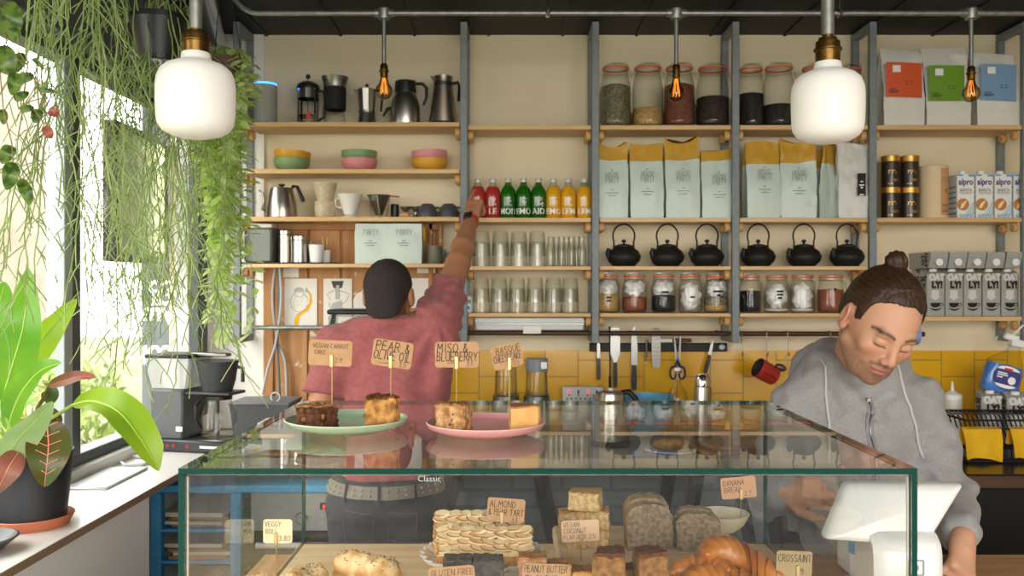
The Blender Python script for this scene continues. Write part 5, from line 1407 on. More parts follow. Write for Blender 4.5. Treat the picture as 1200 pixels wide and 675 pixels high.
SEEDS = mat('green_seeds', '#8a8264', .8, col2='#5d5a3e', nscale=110, ncontrast=.7, bump=(150, .8))
GRAIN = mat('golden_grain', '#c9a468', .8, col2='#a98446', nscale=110, ncontrast=.6, bump=(150, .8))
COCOA = mat('red_brown_powder', '#7d4a35', .85, col2='#6b3c2a', nscale=60, bump=(120, .4))
DARKT = mat('dark_tea', '#3d2a22', .85, col2='#2a1c16', nscale=90, bump=(140, .7))
BLKT = mat('black_tea', '#2b2521', .85, col2='#171412', nscale=90, bump=(140, .7))
CLAY = mat('brick_powder', '#9a553c', .85, col2='#87462f', nscale=60, bump=(120, .4))
PACK = mat('white_paper_packet', '#eceae4', .6, bump=(45, .9, .006))
zt_s = ZL['t']; YJ = 3.865
for px, hw, yt, fy, cm, lab in ((721.5, 17.8, 75.5, 101, SEEDS, 'big jar nearly full of mottled green seeds'), (759, 18, 75.5, 128, GRAIN, 'big jar with a little golden grain at the bottom'), (796, 18, 75.5, 100, COCOA, 'big jar full of red-brown powder behind the hanging bulb'),
        (835, 19, 76, 115, DARKT, 'big jar of dark brown tea left of the fourth post'), (880, 15.5, 76, 111, BLKT, 'big jar of black tea just right of the fourth post'), (912.5, 18.5, 75.5, 124, BLKT, 'big jar with a low layer of dark tea left of the right pendant lamp'),
        (956, 18, 76, 118, COCOA, 'big jar mostly hidden behind the right pendant lamp'), (997, 13.5, 76, 112, DARKT, 'big jar right of the right pendant lamp')):
 jar(px, hw, yt, zt_s, fy, cm, lab, YJ, 'big preserving jars on the top shelf')
zj = ZL['c']
jar(712, 14, 320.5, zj, 345, GRAIN, 'small jar of golden grain next to the second post', YJ, 'small preserving jars', bagw=PACK, neck=.78, lab=[(.062, .02), (.048, .018)])
jar(743.5, 14.5, 320.5, zj, 348, CLAY, 'small jar of red-brown powder with a white packet, under the first teapot', YJ, 'small preserving jars', bagw=PACK, neck=.80)
jar(777.5, 14.2, 320.5, zj, 346, BLKT, 'small jar of black leaves with a labelled white packet, under the second teapot', YJ, 'small preserving jars', bagw=PACK, neck=.80, lab=[(.085, .03), (.068, .024)])
jar(809, 14, 320.5, zj, None, None, 'small jar holding only crumpled white scraps, under the third teapot', YJ, 'small preserving jars', bagw=PACK, neck=.80, lab=[(.064, .02)])
jar(839, 14, 320.5, zj, 357, GRAIN, 'small jar of layered grain with a labelled white packet, left of the fourth post', YJ, 'small preserving jars', bagw=PACK, neck=.80, content2=SEEDS, lab=[(.088, .045), (.072, .015)])
jar(879, 12.5, 321.5, zj, 341, BLKT, 'small jar of dark leaves just right of the fourth post', YJ, 'small preserving jars', neck=.80, lab=[(.07, .018)])
jar(910, 14.3, 321.5, zj, 362, PACK, 'small jar of white tea bags with a three line label', YJ, 'small preserving jars', bagw=PACK, neck=.80, lab=[(.088, .03), (.074, .028), (.060, .018)])
jar(940, 14.3, 321.5, zj, 362, PACK, 'small jar of plain white tea bags left of the brick red jar', YJ, 'small preserving jars', bagw=PACK, neck=.80)
jar(973.5, 15, 321.5, zj, 339.5, CLAY, 'small jar of brick red powder beside the man in the hoodie', YJ, 'small preserving jars', neck=.85, lab=[(.098, .012)])
# --- teapots
IRON = mat('cast_iron', '#23211f', .55, .2, bump=(60, .15))
def teapot():
 r_ = thing('teapot', '', 'teapot', (0, 0, 0), 0, 'black cast iron teapots')
 a_ = W(20); hb = .085
 MB().lathe([(0, 0), (a_ * .62, 0), (a_ * .66, .004), (a_ * .92, hb * .28), (a_, hb * .50), (a_ * .99, hb * .54), (a_ * .86, hb * .78), (a_ * .58, hb * .96), (a_ * .54, hb), (0, hb)], 40).build('body', IRON, r_, ang=40)
 l_ = MB().lathe([(a_ * .54, hb), (a_ * .53, hb + .006), (a_ * .25, hb + .012), (0, hb + .013)], 30).build('lid', IRON, r_)
 MB().lathe([(.004, hb + .012), (.004, hb + .017), (.0095, hb + .022), (.0095, hb + .028), (.005, hb + .032), (0, hb + .033)], 16).build('knob', IRON, l_)
 MB().tube([(-a_ * .78, -.012, hb * .42), (-a_ * .98, -.02, hb * .68), (-a_ * .90, -.02, hb * .92)], [.015, .011, .008], 12).build('spout', IRON, r_)
 hp = []
 for t in np.linspace(0, 1, 22):
  an = math.pi * (1.14 - 1.28 * t)
  hp.append((a_ * .62 * math.cos(an) * 1.03, 0, hb * .82 + .048 + .052 * math.sin(an) * 1.0 + .014))
 hp = [(-a_ * .58, 0, hb * .88)] + hp + [(a_ * .58, 0, hb * .88)]
 MB().tube(hp, .0036, 8).build('handle', BLACKM, r_)
 return r_
tp0 = None
zp = ZL['b']
TPL = ['teapot nearest the lemonade bay, above the red-brown jar', 'teapot in the middle of the left trio, with its handle up', 'teapot against the fourth post, right one of the left trio',
  'teapot just right of the fourth post, left one of the right trio', 'teapot in the middle of the right trio', 'teapot nearest the flour bag bay, right one of the right trio']
for i, px in enumerate((731, 782, 828.5, 888.5, 942, 992.5)):
 lab = 'black cast iron ' + TPL[i]
 if tp0 is None: tp0 = teapot(); o = tp0; o['label'] = lab; o.location = (X(px, YI), YI, zp)
 else: o = copy_tree(tp0, (X(px, YI), YI, zp), [0, .06, -.05, .03, 0, .08][i], lab)
# --- flour bags
for i, (px, wp, yt, col, lx, ly, nm) in enumerate(((1054, 48, 59, '#dc5a2a', (1030, 1071), (77, 117), 'orange'), (1105, 52, 57, '#6f9a25', (1079, 1120), (81, 122), 'green'), (1162, 49, 63, '#7ba0c4', (1139, 1180), (79, 121), 'blue'))):
 Y = 3.86
 r_ = thing('flour_bag', 'white paper flour bag with an %s label' % nm if nm == 'orange' else 'white paper flour bag with a %s label' % nm, 'flour bag', (X(px, Y), Y, zt_s), 0, 'white flour bags on the top right shelf')
 hh = H(yt, zt_s, Y)
 b_ = bag_mesh(W(wp * .97, Y), .10, hh, 0, 31 + i, [mat('white_paper_bag', '#e4e1d9', .6, bump=(16, .7, .008))] * 2, 'paper_bag', r_, 0, -.06 if i != 1 else 0, .4, wr=.006)
 xl0, xl1 = X(lx[0], Y) - X(px, Y), X(lx[1], Y) - X(px, Y); z0, z1 = H(ly[1], zt_s, Y), H(ly[0], zt_s, Y)
 yf = -.066; rows = []
 rows = [[(xl0 + (xl1 - xl0) * u / 8 + .004, yf - .004 * math.sin(math.pi * u / 8), z0 + (z1 - z0) * v / 6 - .006 * (u / 8) * (1 if i != 1 else 0)) for u in range(9)] for v in range(7)]
 lb_ = MB().grid(rows); lo_ = lb_.build('label_' + nm, mat('label_' + nm, col, .55), b_)
 m = MB(); w0 = xl0 + (xl1 - xl0) * .18
 m.box(w0, w0 + .034, yf - .0095, yf - .0088, z1 - .045, z1 - .016)
 m.build('white_square', WHITEINK, lo_)
 m = MB()
 for zz, xa, xb in ((z0 + .022, .1, .38), (z0 + .030, .1, .30), (z0 + .016, .1, .34), (z0 + .05, .55, .62), (z0 + .06, .55, .62), (z0 + .05, .68, .75), (z0 + .06, .68, .75)):
  m.box(xl0 + (xl1 - xl0) * xa, xl0 + (xl1 - xl0) * xb, yf - .0075, yf - .0068, zz, zz + .003)
 m.build('small_print', DGREY, lo_)
# --- tins, tall tube, cartons
ca = ZL['a'] - (Z(255, YS0) - Z(258, YS0)) * 0
GOLD = mat('gold_lid', '#c89b4e', .35, .8); COFT = mat('dark_tin', '#2c2019', .35, coat=.3)
ht_ = (Z(183, 3.85) - ca) / 2
for i, (px, lv) in enumerate(((1043.5, 0), (1066, 0), (1043.5, 1), (1066, 1))):
 r_ = thing('coffee_tin', 'dark tin with a gold lid, %s %s of the four' % ('upper' if lv else 'lower', 'left' if px < 1050 else 'right'), 'tin', (X(px, 3.85), 3.85, ca + lv * ht_), 0, 'dark tins with gold lids')
 a_ = W(10.6, 3.85)
 MB().cyl((0, 0, 0), a_ * .97, ht_ - .0275, 30).build('body', COFT, r_)
 MB().cyl((0, 0, ht_ - .0275), a_, .027, 30, b=.002).build('lid', GOLD, r_)
 m = MB()
 for zz, xa, xb in ((.068, -.024, .004), (.062, -.022, .012), (.056, -.024, .010), (.03, -.006, .02), (.024, -.004, .018), (.012, -.026, -.018), (.012, -.014, -.006)):
  B_ = a_ * .985
  m.add([(B_ * math.sin(x / B_), -B_ * math.cos(x / B_), z) for x, z in ((xa, zz), ((xa + xb) / 2, zz), (xb, zz), (xb, zz + .003), ((xa + xb) / 2, zz + .003), (xa, zz + .003))], [(0, 1, 4, 5), (1, 2, 3, 4)])
 m.build('gold_print', GOLD, r_, flat=True)
r_ = thing('cardboard_tube', 'tall beige cardboard tube between the dark tins and the milk cartons', 'tube', (X(1093.5, 3.85), 3.85, ca))
h = H(195, ca, 3.85); a_ = W(16.3, 3.85)
MB().lathe([(0, 0), (a_, 0), (a_, h - .012), (a_ * 1.0, h - .003), (a_ * .95, h), (0, h)], 40).build('body', mat('beige_card', '#e2c8a3', .6), r_)
m = MB(); B_ = a_ * 1.006
pts = [[(B_ * math.sin(R(t)), -B_ * math.cos(R(t)), z) for t in range(5, 86, 8)] for z in (.012, h - .014)]
m.grid(pts); lb_ = m.build('wrap_label', mat('peach_label', '#cf9a6c', .6), r_)
m = MB(); B_ = a_ * 1.01
for zz, ta, tb in ((.165, 10, 55), (.152, 10, 60), (.105, 28, 40), (.115, 24, 38), (.05, 12, 50), (.035, 12, 62), (.025, 12, 50)):
 m.grid([[(B_ * math.sin(R(t)), -B_ * math.cos(R(t)), z) for t in np.linspace(ta, tb, 4)] for z in (zz, zz + .006)])
m.build('small_print', DGREY, lb_)
CARTW = mat('carton_white', '#eeeeea', .45); BLUEP = mat('carton_blue', '#58a9c9', .5); PURP = mat('carton_purple', '#3a2f7d', .5); ORNG = mat('coffee_orange', '#c88330', .5); FOAMW = mat('foam_white', '#f3e7d2', .6); BROWNP = mat('brown_print', '#6e5f52', .6)
def carton_body(m, wd, dp, h):
 m.box(-wd/2, wd/2, -dp/2, dp/2, 0, h - .012, b=.0015)
 return m
al0 = None
for i, px in enumerate((1131.5, 1153.5, 1175.5, 1197.5)):
 Y = 3.82
 lab = 'blue and white barista milk carton, %s' % ['leftmost, beside the cardboard tube', 'second of the row', 'third of the row', 'at the right frame edge'][i]
 if al0 is None:
  wd, dp, h = W(20, Y), .085, H(204, ca, Y)
  r_ = thing('milk_carton', lab, 'milk carton', (X(px, Y), Y + .04, ca), 0, 'blue and white milk cartons')
  m = MB().box(-wd/2, wd/2, -dp/2, dp/2, 0, h, b=.0015); bo = m.build('carton', CARTW, r_)
  MB().lathe([(.015, 0), (.016, .002), (.016, .014), (.014, .016), (0, .016)], 20, (.0, -.012, h)).build('cap', WHITEP, r_)
  yf = -dp/2 - .0006
  m = MB(); printed(m, 'alpro', 0, yf, h * .76, .036, .0012, sx=.82); m.build('logo', PURP, bo, flat=True)
  m = MB(); printed(m, 'BARISTA', 0, yf, h * .60, .019, .0003, sx=.72)
  for z, wl in ((h * .575, .06), (h * .55, .05)): m.box(-wl/2, wl/2, yf - .0001, yf, z, z + .0015)
  m.build('wording', BROWNP, bo, flat=True)
  m = MB(); c_ = [(-.012 + .026 * math.cos(t), yf - .0004, h * .31 + .026 * math.sin(t)) for t in np.linspace(0, 6.2832, 29)[:-1]]; m.add(c_, [tuple(range(28))], 0)
  m.build('coffee_cup_print', ORNG, bo, flat=True)
  m = MB(); m.add([(-.012 + x, yf - .0008, h * .31 + z) for x, z in ((-.012, -.018), (.0, -.014), (.010, .004), (.018, .018), (.004, .012), (-.008, .0))], [(0, 1, 2, 3, 4, 5)]); m.build('latte_art', FOAMW, bo, flat=True)
  m = MB()
  for q in range(7):
   z0 = h * .05 + q * h * .045; pts = []
   for t in np.linspace(0, 1, 14): pts.append((wd * (.46 - .5 * (1 - q / 8) * t), z0 + .006 * math.sin(t * 14 + q)))
   for (xa, za_), (xb, zb2) in zip(pts, pts[1:]): m.add([(xb, yf - .0002, zb2), (xa, yf - .0002, za_), (xa, yf - .0002, za_ + .0032), (xb, yf - .0002, zb2 + .0032)], [(0, 1, 2, 3)])
  for a in ((-wd * .48, h * .955, -.012, h * .99), (.012, h * .94, wd * .48, h * .985)):
   m.box(a[0], a[2], yf - .0002, yf, a[1], a[3])
  for q in range(6):
   m.box(-wd/2 - .0008, -wd/2 - .0002, -dp/2 + .01, dp/2 - .01, h * (.1 + .12 * q), h * (.1 + .12 * q) + .006)
  printed(m, 'BARISTA', 0, yf, h * .02, .02, .0004, sx=.72)
  m.build('blue_pattern', BLUEP, bo, flat=True)
  al0 = r_
 else: copy_tree(al0, (X(px, Y), Y + .04, ca), 0, lab)
# oat cartons: a standing row, a lying row on top
OATG = mat('carton_grey', '#a3a39c', .5); OATL = mat('carton_light', '#d4d2ca', .5)
cd_ = ZL['d']
Yo = 3.83
wd, dp, h = W(20.6, Yo), .068, H(318, cd_, Yo)
def oat_carton(label, loc):
 r_ = thing('oat_carton', label, 'oat drink carton', loc, 0, 'grey oat drink cartons')
 bo = MB().box(-wd/2, wd/2, 0, dp, 0, h - .01, b=.0015).add([(-wd/2, 0, h - .0105), (wd/2, 0, h - .0105), (wd/2, dp, h - .0105), (-wd/2, dp, h - .0105), (-wd/2, dp * .7, h + .008), (wd/2, dp * .7, h + .008), (wd/2, dp, h + .008), (-wd/2, dp, h + .008)], [(0, 1, 5, 4), (1, 2, 6, 5), (2, 3, 7, 6), (3, 0, 4, 7), (4, 5, 6, 7)]).build('carton', OATG, r_, flat=True)
 MB().lathe([(.015, 0), (.016, .002), (.016, .012), (.014, .014), (0, .014)], 20, (0, dp * .36, h - .002)).build('cap', WHITEP, r_)
 m = MB(); printed(m, 'OAT', .004, -.0007, h * .80, .040, .003, sx=.78); m.build('pale_logo', OATL, bo, flat=True)
 m = MB(); printed(m, 'LY!', .006, -.0007, h * .635, .040, .003, sx=.86)
 cz = h * .30
 bowl_ = [(-.024, cz), (.020, cz), (.016, cz - .014), (.006, cz - .020), (-.010, cz - .020), (-.020, cz - .014)]
 m.add([(x, -.0007, z) for x, z in bowl_], [tuple(range(6))[::-1]])
 m.tube([(.018, -.0007, cz - .003), (.030, -.0007, cz - .001), (.030, -.0007, cz - .012), (.016, -.0007, cz - .013)], .0018, 5)
 m.add([(-.026 + .052 * t, -.0007, cz - .030 + .012 * (2 * t - 1) ** 2 - .004) for t in np.linspace(0, 1, 9)] + [(.026 - .052 * t, -.0007, cz - .030 + .006 * (2 * t - 1) ** 2 + .004) for t in np.linspace(0, 1, 9)], [tuple(range(18))])
 m.box(-.02, .02, -.0006, -.0004, h * .925, h * .932)
 for q in range(5): pass
 m.build('black_print', INK, bo, flat=True)
 m = MB(); m.box(-.018, .014, -.0006, -.0004, h * .44, h * .58); m.add([(-.026, -.0006, h * .44), (.022, -.0006, h * .44), (-.002, -.0006, h * .35)], [(0, 2, 1)]); m.build('pale_arrow', OATL, bo, flat=True)
 m = MB(); T = Matrix.Translation((-wd/2 - .0006, dp * .5, h * .62)) @ Matrix.Rotation(R(-90), 4, 'Z')
 printed(m, 'OAT', 0, 0, .03, .03, .002, T=T); printed(m, 'LY!', 0, 0, 0, .03, .002, T=T)
 m.build('side_print', INK, bo, flat=True)
 return r_
oc0 = None
for i, px in enumerate((1096.5, 1118.3, 1140, 1162, 1184)):
 loc = (X(px, Yo), Yo, cd_)
 if oc0 is None: oc0 = oat_carton('standing grey oat drink carton, nearest the hair bun', loc)
 else: copy_tree(oc0, loc, 0, 'standing grey oat drink carton, %s in the row' % ordn(i))
copy_tree(oc0, (X(1096.5, Yo), Yo + .0705, cd_), 0, 'standing grey oat drink carton in the rear row behind the hair bun')
for i, px in enumerate((1095, 1117, 1139, 1161, 1183.5)):
 c_ = copy_tree(oc0, (X(px, Yo), 3.985, cd_ + h + .0135), 0, 'grey oat drink carton lying on top with its cap forward, %s from the hair bun' % ordn(i))
 c_.rotation_euler = (R(90), 0, 0)
# pictures, cables and papers on the panelling
PAPER = mat('art_paper', '#efeae0', .8)
YELP = mat('yellow_paint', '#f0b321', .7); GREYP = mat('grey_wash', '#b9b9b5', .7); DKP = mat('dark_wash', '#4a4b4c', .7)
YP = 3.955
def sheet(name, px0, px1, py0, py1, label, torn=False, rz=0, Y=YP, cat='picture', group='papers pinned to the planks'):
 x0, x1 = X(px0, Y), X(px1, Y); z0, z1 = Z(py1, Y), Z(py0, Y)
 r_ = thing(name, label, cat, ((x0 + x1) / 2, Y, (z0 + z1) / 2), 0, group)
 a, b_ = (x1 - x0) / 2, (z1 - z0) / 2
 out = [(-a, -b_), (a, -b_), (a, b_)]
 if torn: out += [(a * .2, b_), (a * .1, b_ * .75), (-a * .3, b_ * .6), (-a * .35, b_ * .35), (-a * .8, b_ * .2), (-a, -.1 * b_)]
 else: out += [(-a, b_)]
 MB().prism(out, 0, .0012).build('paper', PAPER, r_, flat=True)
 return r_, a, b_
r_, a, b_ = sheet('drawing', 333.5, 371.5, 326.5, 382, 'drawing of a figure in a dotted top with a yellow sweep')
m = MB()
def blob2(m, pts, y=-.0006, mm=0): m.add([(x, y, z) for x, z in pts], [tuple(range(len(pts)))], mm)
def ell(cx, cz, rx, rz, n=20, t0=0, t1=6.2832): return [(cx + rx * math.cos(t), cz + rz * math.sin(t)) for t in np.linspace(t0, t1, n + 1)[:-1]]
m.tube([(a * x, -.0006, b_ * z) for x, z in ((.42, .5), (.62, .3), (.62, .02), (.4, -.3), (.05, -.45), (-.15, -.55), (-.25, -.75), (-.28, -.97))], [.004, .006, .007, .0085, .0085, .010, .011, .0115], 6, T=Matrix.Diagonal((1, .1, 1, 1)))
m.build('yellow_sweep', YELP, r_)
m = MB(); blob2(m, ell(-.1 * a, .45 * b_, .32 * a, .17 * b_, 20, 0, 3.3)); m.box(.28 * a, .42 * a, -.0012, -.0004, .40 * b_, .62 * b_); m.build('grey_hair', GREYP, r_)
m = MB(); random.seed(5)
for i in range(60):
 x, z = (random.random() - .5) * 1.2, -.25 + random.random() * .55
 if abs(x) < .6 - abs(z) * .3: blob2(m, ell(x * a, z * b_, .0012, .0012, 6))
for cx, cz, rx, rz in ((-.1, .42, .28, .2), (-.1, .02, .55, .42)):
 m.tube([(x, -.0006, z) for x, z in ell(cx * a, cz * b_, rx * a, rz * b_, 28)], .0006, 4)
m.build('ink_dots', DKP, r_)
r_, a, b_ = sheet('drawing', 379, 412.5, 326.5, 382, 'grey drawing of a standing figure with bent arms')
m = MB(); blob2(m, [(-.45 * a, .9 * b_), (-.3 * a, .6 * b_), (.3 * a, .6 * b_), (.42 * a, .9 * b_)][::-1]); blob2(m, [(-.6 * a, -.98 * b_), (-.2 * a, -.98 * b_), (-.1 * a, -.45 * b_), (-.35 * a, -.4 * b_)]); m.build('dark_shapes', DKP, r_)
m = MB(); blob2(m, [(-.5 * a, -.35 * b_), (.35 * a, -.35 * b_), (.3 * a, .1 * b_), (-.4 * a, -.05 * b_)]); m.box(-.12 * a, .12 * a, -.001, -.0004, .12 * b_, .72 * b_)
m.build('grey_body', GREYP, r_)
m = MB()
for L_ in (((.1, .5), (.85, .35), (.6, .05), (.2, -.1)), ((-.1, .55), (-.75, .35), (-.5, .1)), ((-.12, .72), (-.12, .12)), ((.12, .72), (.12, .12)), ((-.6, .0), (-.5, -.35), (.35, -.35))):
 m.tube([(x * a, -.0006, z * b_) for x, z in L_], .0009, 4)
m.build('ink_lines', DKP, r_)
sheet('torn_paper', 414, 447, 326, 372, 'torn blank paper half hidden behind the dark haired man', True, cat='paper')
r_, a, b_ = sheet('note_sheet', 482, 503, 326, 361, 'plain note sheet right of the dark haired head', cat='paper')
sheet('paper_scrap', 332, 350, 312, 325, 'small paper scrap above the yellow drawing', cat='paper')
sheet('paper_scrap', 489, 510, 310, 320, 'small paper scrap above the plain note sheet', cat='paper')
CAB = mat('grey_cable', '#c3c5c6', .5); CABD = mat('dark_cable', '#6d7680', .5)
for i, (pts, mm, lab) in enumerate((([(322, 314), (319, 350), (324, 395), (334, 425), (336, 470)], CAB, 'pale cable running down the left edge of the planks, outermost'),
         ([(327, 314), (328, 350), (326, 392), (327, 430), (329, 470)], CABD, 'dark grey cable running straight down the planks'),
         ([(329, 314), (331, 352), (325, 400), (316, 430), (309, 462)], CAB, 'pale cable swinging left in front of the planks'))):
 P_ = [Vector((X(x, 3.93), 3.93 - .012 * i, max(Z(y, 3.93), SZ + .004))) for x, y in pts]
 # smooth
 Q = []
 for t in np.linspace(0, len(P_) - 1.001, 26):
  k = int(t); f = t - k
  p0, p1, p2, p3 = P_[max(k-1, 0)], P_[k], P_[k+1], P_[min(k+2, len(P_)-1)]
  Q.append(.5 * ((2*p1) + (p2-p0)*f + (2*p0-5*p1+4*p2-p3)*f*f + (3*p1-p0-3*p2+p3)*f*f*f))
 tag(MB().tube(Q, .0055, 8).build('cable', mm), lab, 'cable', 'cables on the planks')
r_ = thing('wall_switch', 'small white switch box on the back wall above the coffee brewer', 'switch', (X(272, 3.99), 3.975, Z(445, 3.99)))
MB().box(-.018, .018, 0, .022, 0, .085, b=.004).build('box', WHITEP, r_); MB().box(-.007, .007, -.003, .001, .03, .055, b=.001).build('rocker', WHITEP, r_)
# back counter things
def onc(name, label, cat, px, Y, group=None, rz=0): return thing(name, label, cat, (X(px, Y), Y, SZ), rz, group)
# water dispenser behind the man
Yw = 3.70
r_ = onc('water_dispenser', 'clear box with a black lid and a white notice, behind the red shirt', 'dispenser', 428, Yw)
hw = W(38, Yw); hz = Z(362, Yw) - SZ
MB().box(-hw, hw, -.10, .10, .01, hz - .02, b=.01).build('tank', clear('tank_plastic', (.86, .87, .84), 1.45, edge=(.6, .62, .6)), r_)
MB().box(-hw * 1.03, hw * 1.03, -.104, .104, hz - .02, hz, b=.006).build('lid', BLACKP, r_)
MB().box(-hw * 1.0, hw * 1.0, -.101, .101, 0, .03, b=.004).build('base', DGREY, r_)
m = MB().box(-hw * .68, -hw * .02, -.1025, -.1012, hz - .16, hz - .03); no_ = m.build('notice', PAPER, r_)
m = MB()
for q in range(7): m.box(-hw * .58, -hw * (.2 + .05 * (q % 3)), -.1030, -.1026, hz - .05 - q * .013, hz - .048 - q * .013)
m.build('notice_print', GREYINK, no_)
# grey bin at the left
r_ = onc('storage_bin', 'dark grey bin with a flat lid beside the coffee brewer', 'bin', 312, 3.66)
m = MB(); hz = Z(471, 3.66) - SZ
vs = [(-.10, -.09, 0), (.10, -.09, 0), (.10, .09, 0), (-.10, .09, 0), (-.118, -.105, hz), (.118, -.105, hz), (.118, .105, hz), (-.118, .105, hz)]
m.add(vs, [(3, 2, 1, 0), (0, 1, 5, 4), (1, 2, 6, 5), (2, 3, 7, 6), (3, 0, 4, 7), (4, 5, 6, 7)]); m.build('body', mat('bin_grey', '#64676b', .5), r_)
MB().box(-.122, .122, -.109, .109, hz, hz + .010, b=.003).build('lid', mat('bin_lid_grey', '#7d8084', .5), r_)
MB().tube([(.05 + .018 * math.cos(t), -.05, hz + .026 + .018 * math.sin(t)) for t in np.linspace(-1.3, 4.0, 14)], .003, 7).build('hook', WHITEP, r_)
# filter coffee brewer
Ym = 3.26
r_ = thing('coffee_brewer', 'black filter coffee brewer with a clear water tank on the windowsill', 'coffee machine', (X(231, Ym), Ym, SLZ), R(-14))
bw_ = .155
MB().box(-bw_, bw_ + .01, -.075, .075, .004, .045, b=.006).build('base', mat('brewer_black', '#3c3d40', .38), r_)
MB().box(-bw_ + .005, -.015, -.068, .068, .044, .225, b=.008).build('tower', mat('brewer_side', '#57595b', .35), r_)
m = MB()
m.box(-bw_ + .115, -bw_ + .14, -.0695, -.068, .075, .092)
m.build('badge', WHITEINK, r_)
h0, h1 = .226, .335
vs = [(-bw_ + .01, -.06, h0), (-.012, -.06, h0), (-.012, .06, h0), (-bw_ + .01, .06, h0), (-bw_ - .012, -.072, h1), (.012, -.072, h1), (.012, .072, h1), (-bw_ - .012, .072, h1)]
MB().add(vs, [(3, 2, 1, 0), (0, 1, 5, 4), (1, 2, 6, 5), (2, 3, 7, 6), (3, 0, 4, 7)]).build('water_tank', mat('tank_clear', '#eef0ef', .3, trans=.55), r_, flat=True)
MB().box(-bw_ - .014, .014, -.074, .074, h1, h1 + .014, b=.004).build('tank_lid', BLACKP, r_)
MB().rod((-.05, 0, .226), (-.05, 0, h1), .008, 10).build('riser_tube', WHITEP, r_)
MB().box(-.02, .13, -.018, .018, h1 + .006, h1 + .018, b=.003).build('spray_arm', STEELD, r_)
MB().lathe([(.03, .215), (.052, .218), (.062, .255), (.072, .318), (.068, .318), (.05, .23), (0, .225)], 30, (.085, 0, 0)).lathe([(0, .318), (.073, .318), (.074, .325), (0, .326)], 30, (.085, 0, 0)).build('filter_basket', mat('brewer_black', '#3c3d40', .38), r_)
MB().tube([(.155, 0, .305), (.185, 0, .30), (.185, 0, .25)], .007, 8).build('basket_handle', BLACKP, r_)
MB().box(-.02, .165, -.055, .055, .205, .216, b=.003).build('basket_shelf', mat('brewer_black', '#3c3d40', .38), r_)
MB().lathe([(0, .048), (.058, .048), (.066, .058), (.066, .14), (.05, .175), (.046, .19)], 32, (.085, 0, 0)).build('carafe', GLASS, r_)
MB().cyl((.085, 0, .044), .068, .004, 30).build('hot_plate', STEEL, r_)
MB().lathe([(0, .186), (.05, .186), (.05, .200), (0, .202)], 28, (.085, 0, 0)).rod((.085, 0, .186), (.085, 0, .055), .005, 8).build('carafe_lid', BLACKP, r_)
MB().tube([(.05, -.06, .185), (.05, -.085, .17), (.055, -.09, .12), (.06, -.07, .09)], .007, 8).build('carafe_handle', BLACKP, r_)
for x in (-.07, -.045, .01): MB().box(x - .007, x + .007, -.0775, -.074, .018, .03).build('switch', mat('switch_red', '#8c3530', .5), r_)
m = MB(); m.box(.06, .15, -.0765, -.0745, .02, .028); m.build('front_print', WHITEINK, r_)
# tub with a yellow lid below the case corner, white plate
r_ = thing('food_tub', 'pale food tub on a yellow plate behind the left end of the display case', 'tub', (X(336, 3.45), 3.45, SZ + .0125))
m = MB(); vs = [(-.075, -.05, 0), (.075, -.05, 0), (.075, .05, 0), (-.075, .05, 0), (-.09, -.06, .095), (.09, -.06, .095), (.09, .06, .095), (-.09, .06, .095)]
m.add(vs, [(3, 2, 1, 0), (0, 1, 5, 4), (1, 2, 6, 5), (2, 3, 7, 6), (3, 0, 4, 7), (4, 5, 6, 7)]); m.build('tub', mat('frosted_tub', '#e1e8e8', .4), r_)
MB().box(-.095, .095, -.065, .065, .095, .105, b=.003).build('lid', WHITEP, r_)
tag(MB().lathe([(0, 0), (.11, 0), (.135, .010), (.13, .012), (.1, .004), (0, .004)], 40).build('plate', mat('yellow_plate', '#d8a23a', .4), loc=(X(338, 3.44), 3.44, SZ)), 'yellow plate under the pale food tub', 'plate')
tag(MB().lathe([(0, 0), (.09, 0), (.13, .012), (.127, .015), (.09, .006), (0, .006)], 48).build('plate', OFFWHITE, loc=(X(268, 3.36) , 3.40, SZ)), 'white plate on the corner worktop beside the coffee brewer', 'plate')
# kettle
r_ = onc('kettle', 'brushed steel electric kettle on its black base', 'kettle', 716, 3.58)
hz = Z(457, 3.58) - SZ; a_ = S(20, 3.58)
MB().lathe([(0, 0), (a_ * 1.15, 0), (a_ * 1.18, .008), (a_ * 1.05, .02), (0, .022)], 36).build('base', BLACKP, r_)
MB().lathe([(0, .0225), (a_ * 1.06, .0225), (a_ * 1.06, .035), (a_ * .98, hz * .55), (a_ * .80, hz * .93), (0, hz * .93)], 40).build('body', STEEL, r_)
MB().lathe([(a_ * .79, hz * .93), (a_ * .76, hz * .965), (a_ * .5, hz * .985), (0, hz * .99)], 36).build('lid', STEELD, r_)
MB().cyl((0, 0, hz * .985), .012, .012, 16, b=.003).build('lid_knob', WHITEP, r_)
MB().add([(-a_ * .78, -.02, hz * .90), (-a_ * .78, .02, hz * .90), (-a_ * 1.12, 0, hz * .92), (-a_ * .86, 0, hz * .72)], [(0, 2, 1), (0, 3, 2), (1, 2, 3)]).build('spout', STEEL, r_)
MB().tube([(a_ * .6, 0, hz * .95), (a_ * 1.05, 0, hz * .97), (a_ * 1.42, 0, hz * .85), (a_ * 1.45, 0, hz * .5), (a_ * 1.1, 0, hz * .22)], [.011, .012, .013, .012, .009], 12).build('handle', BLACKP, r_)
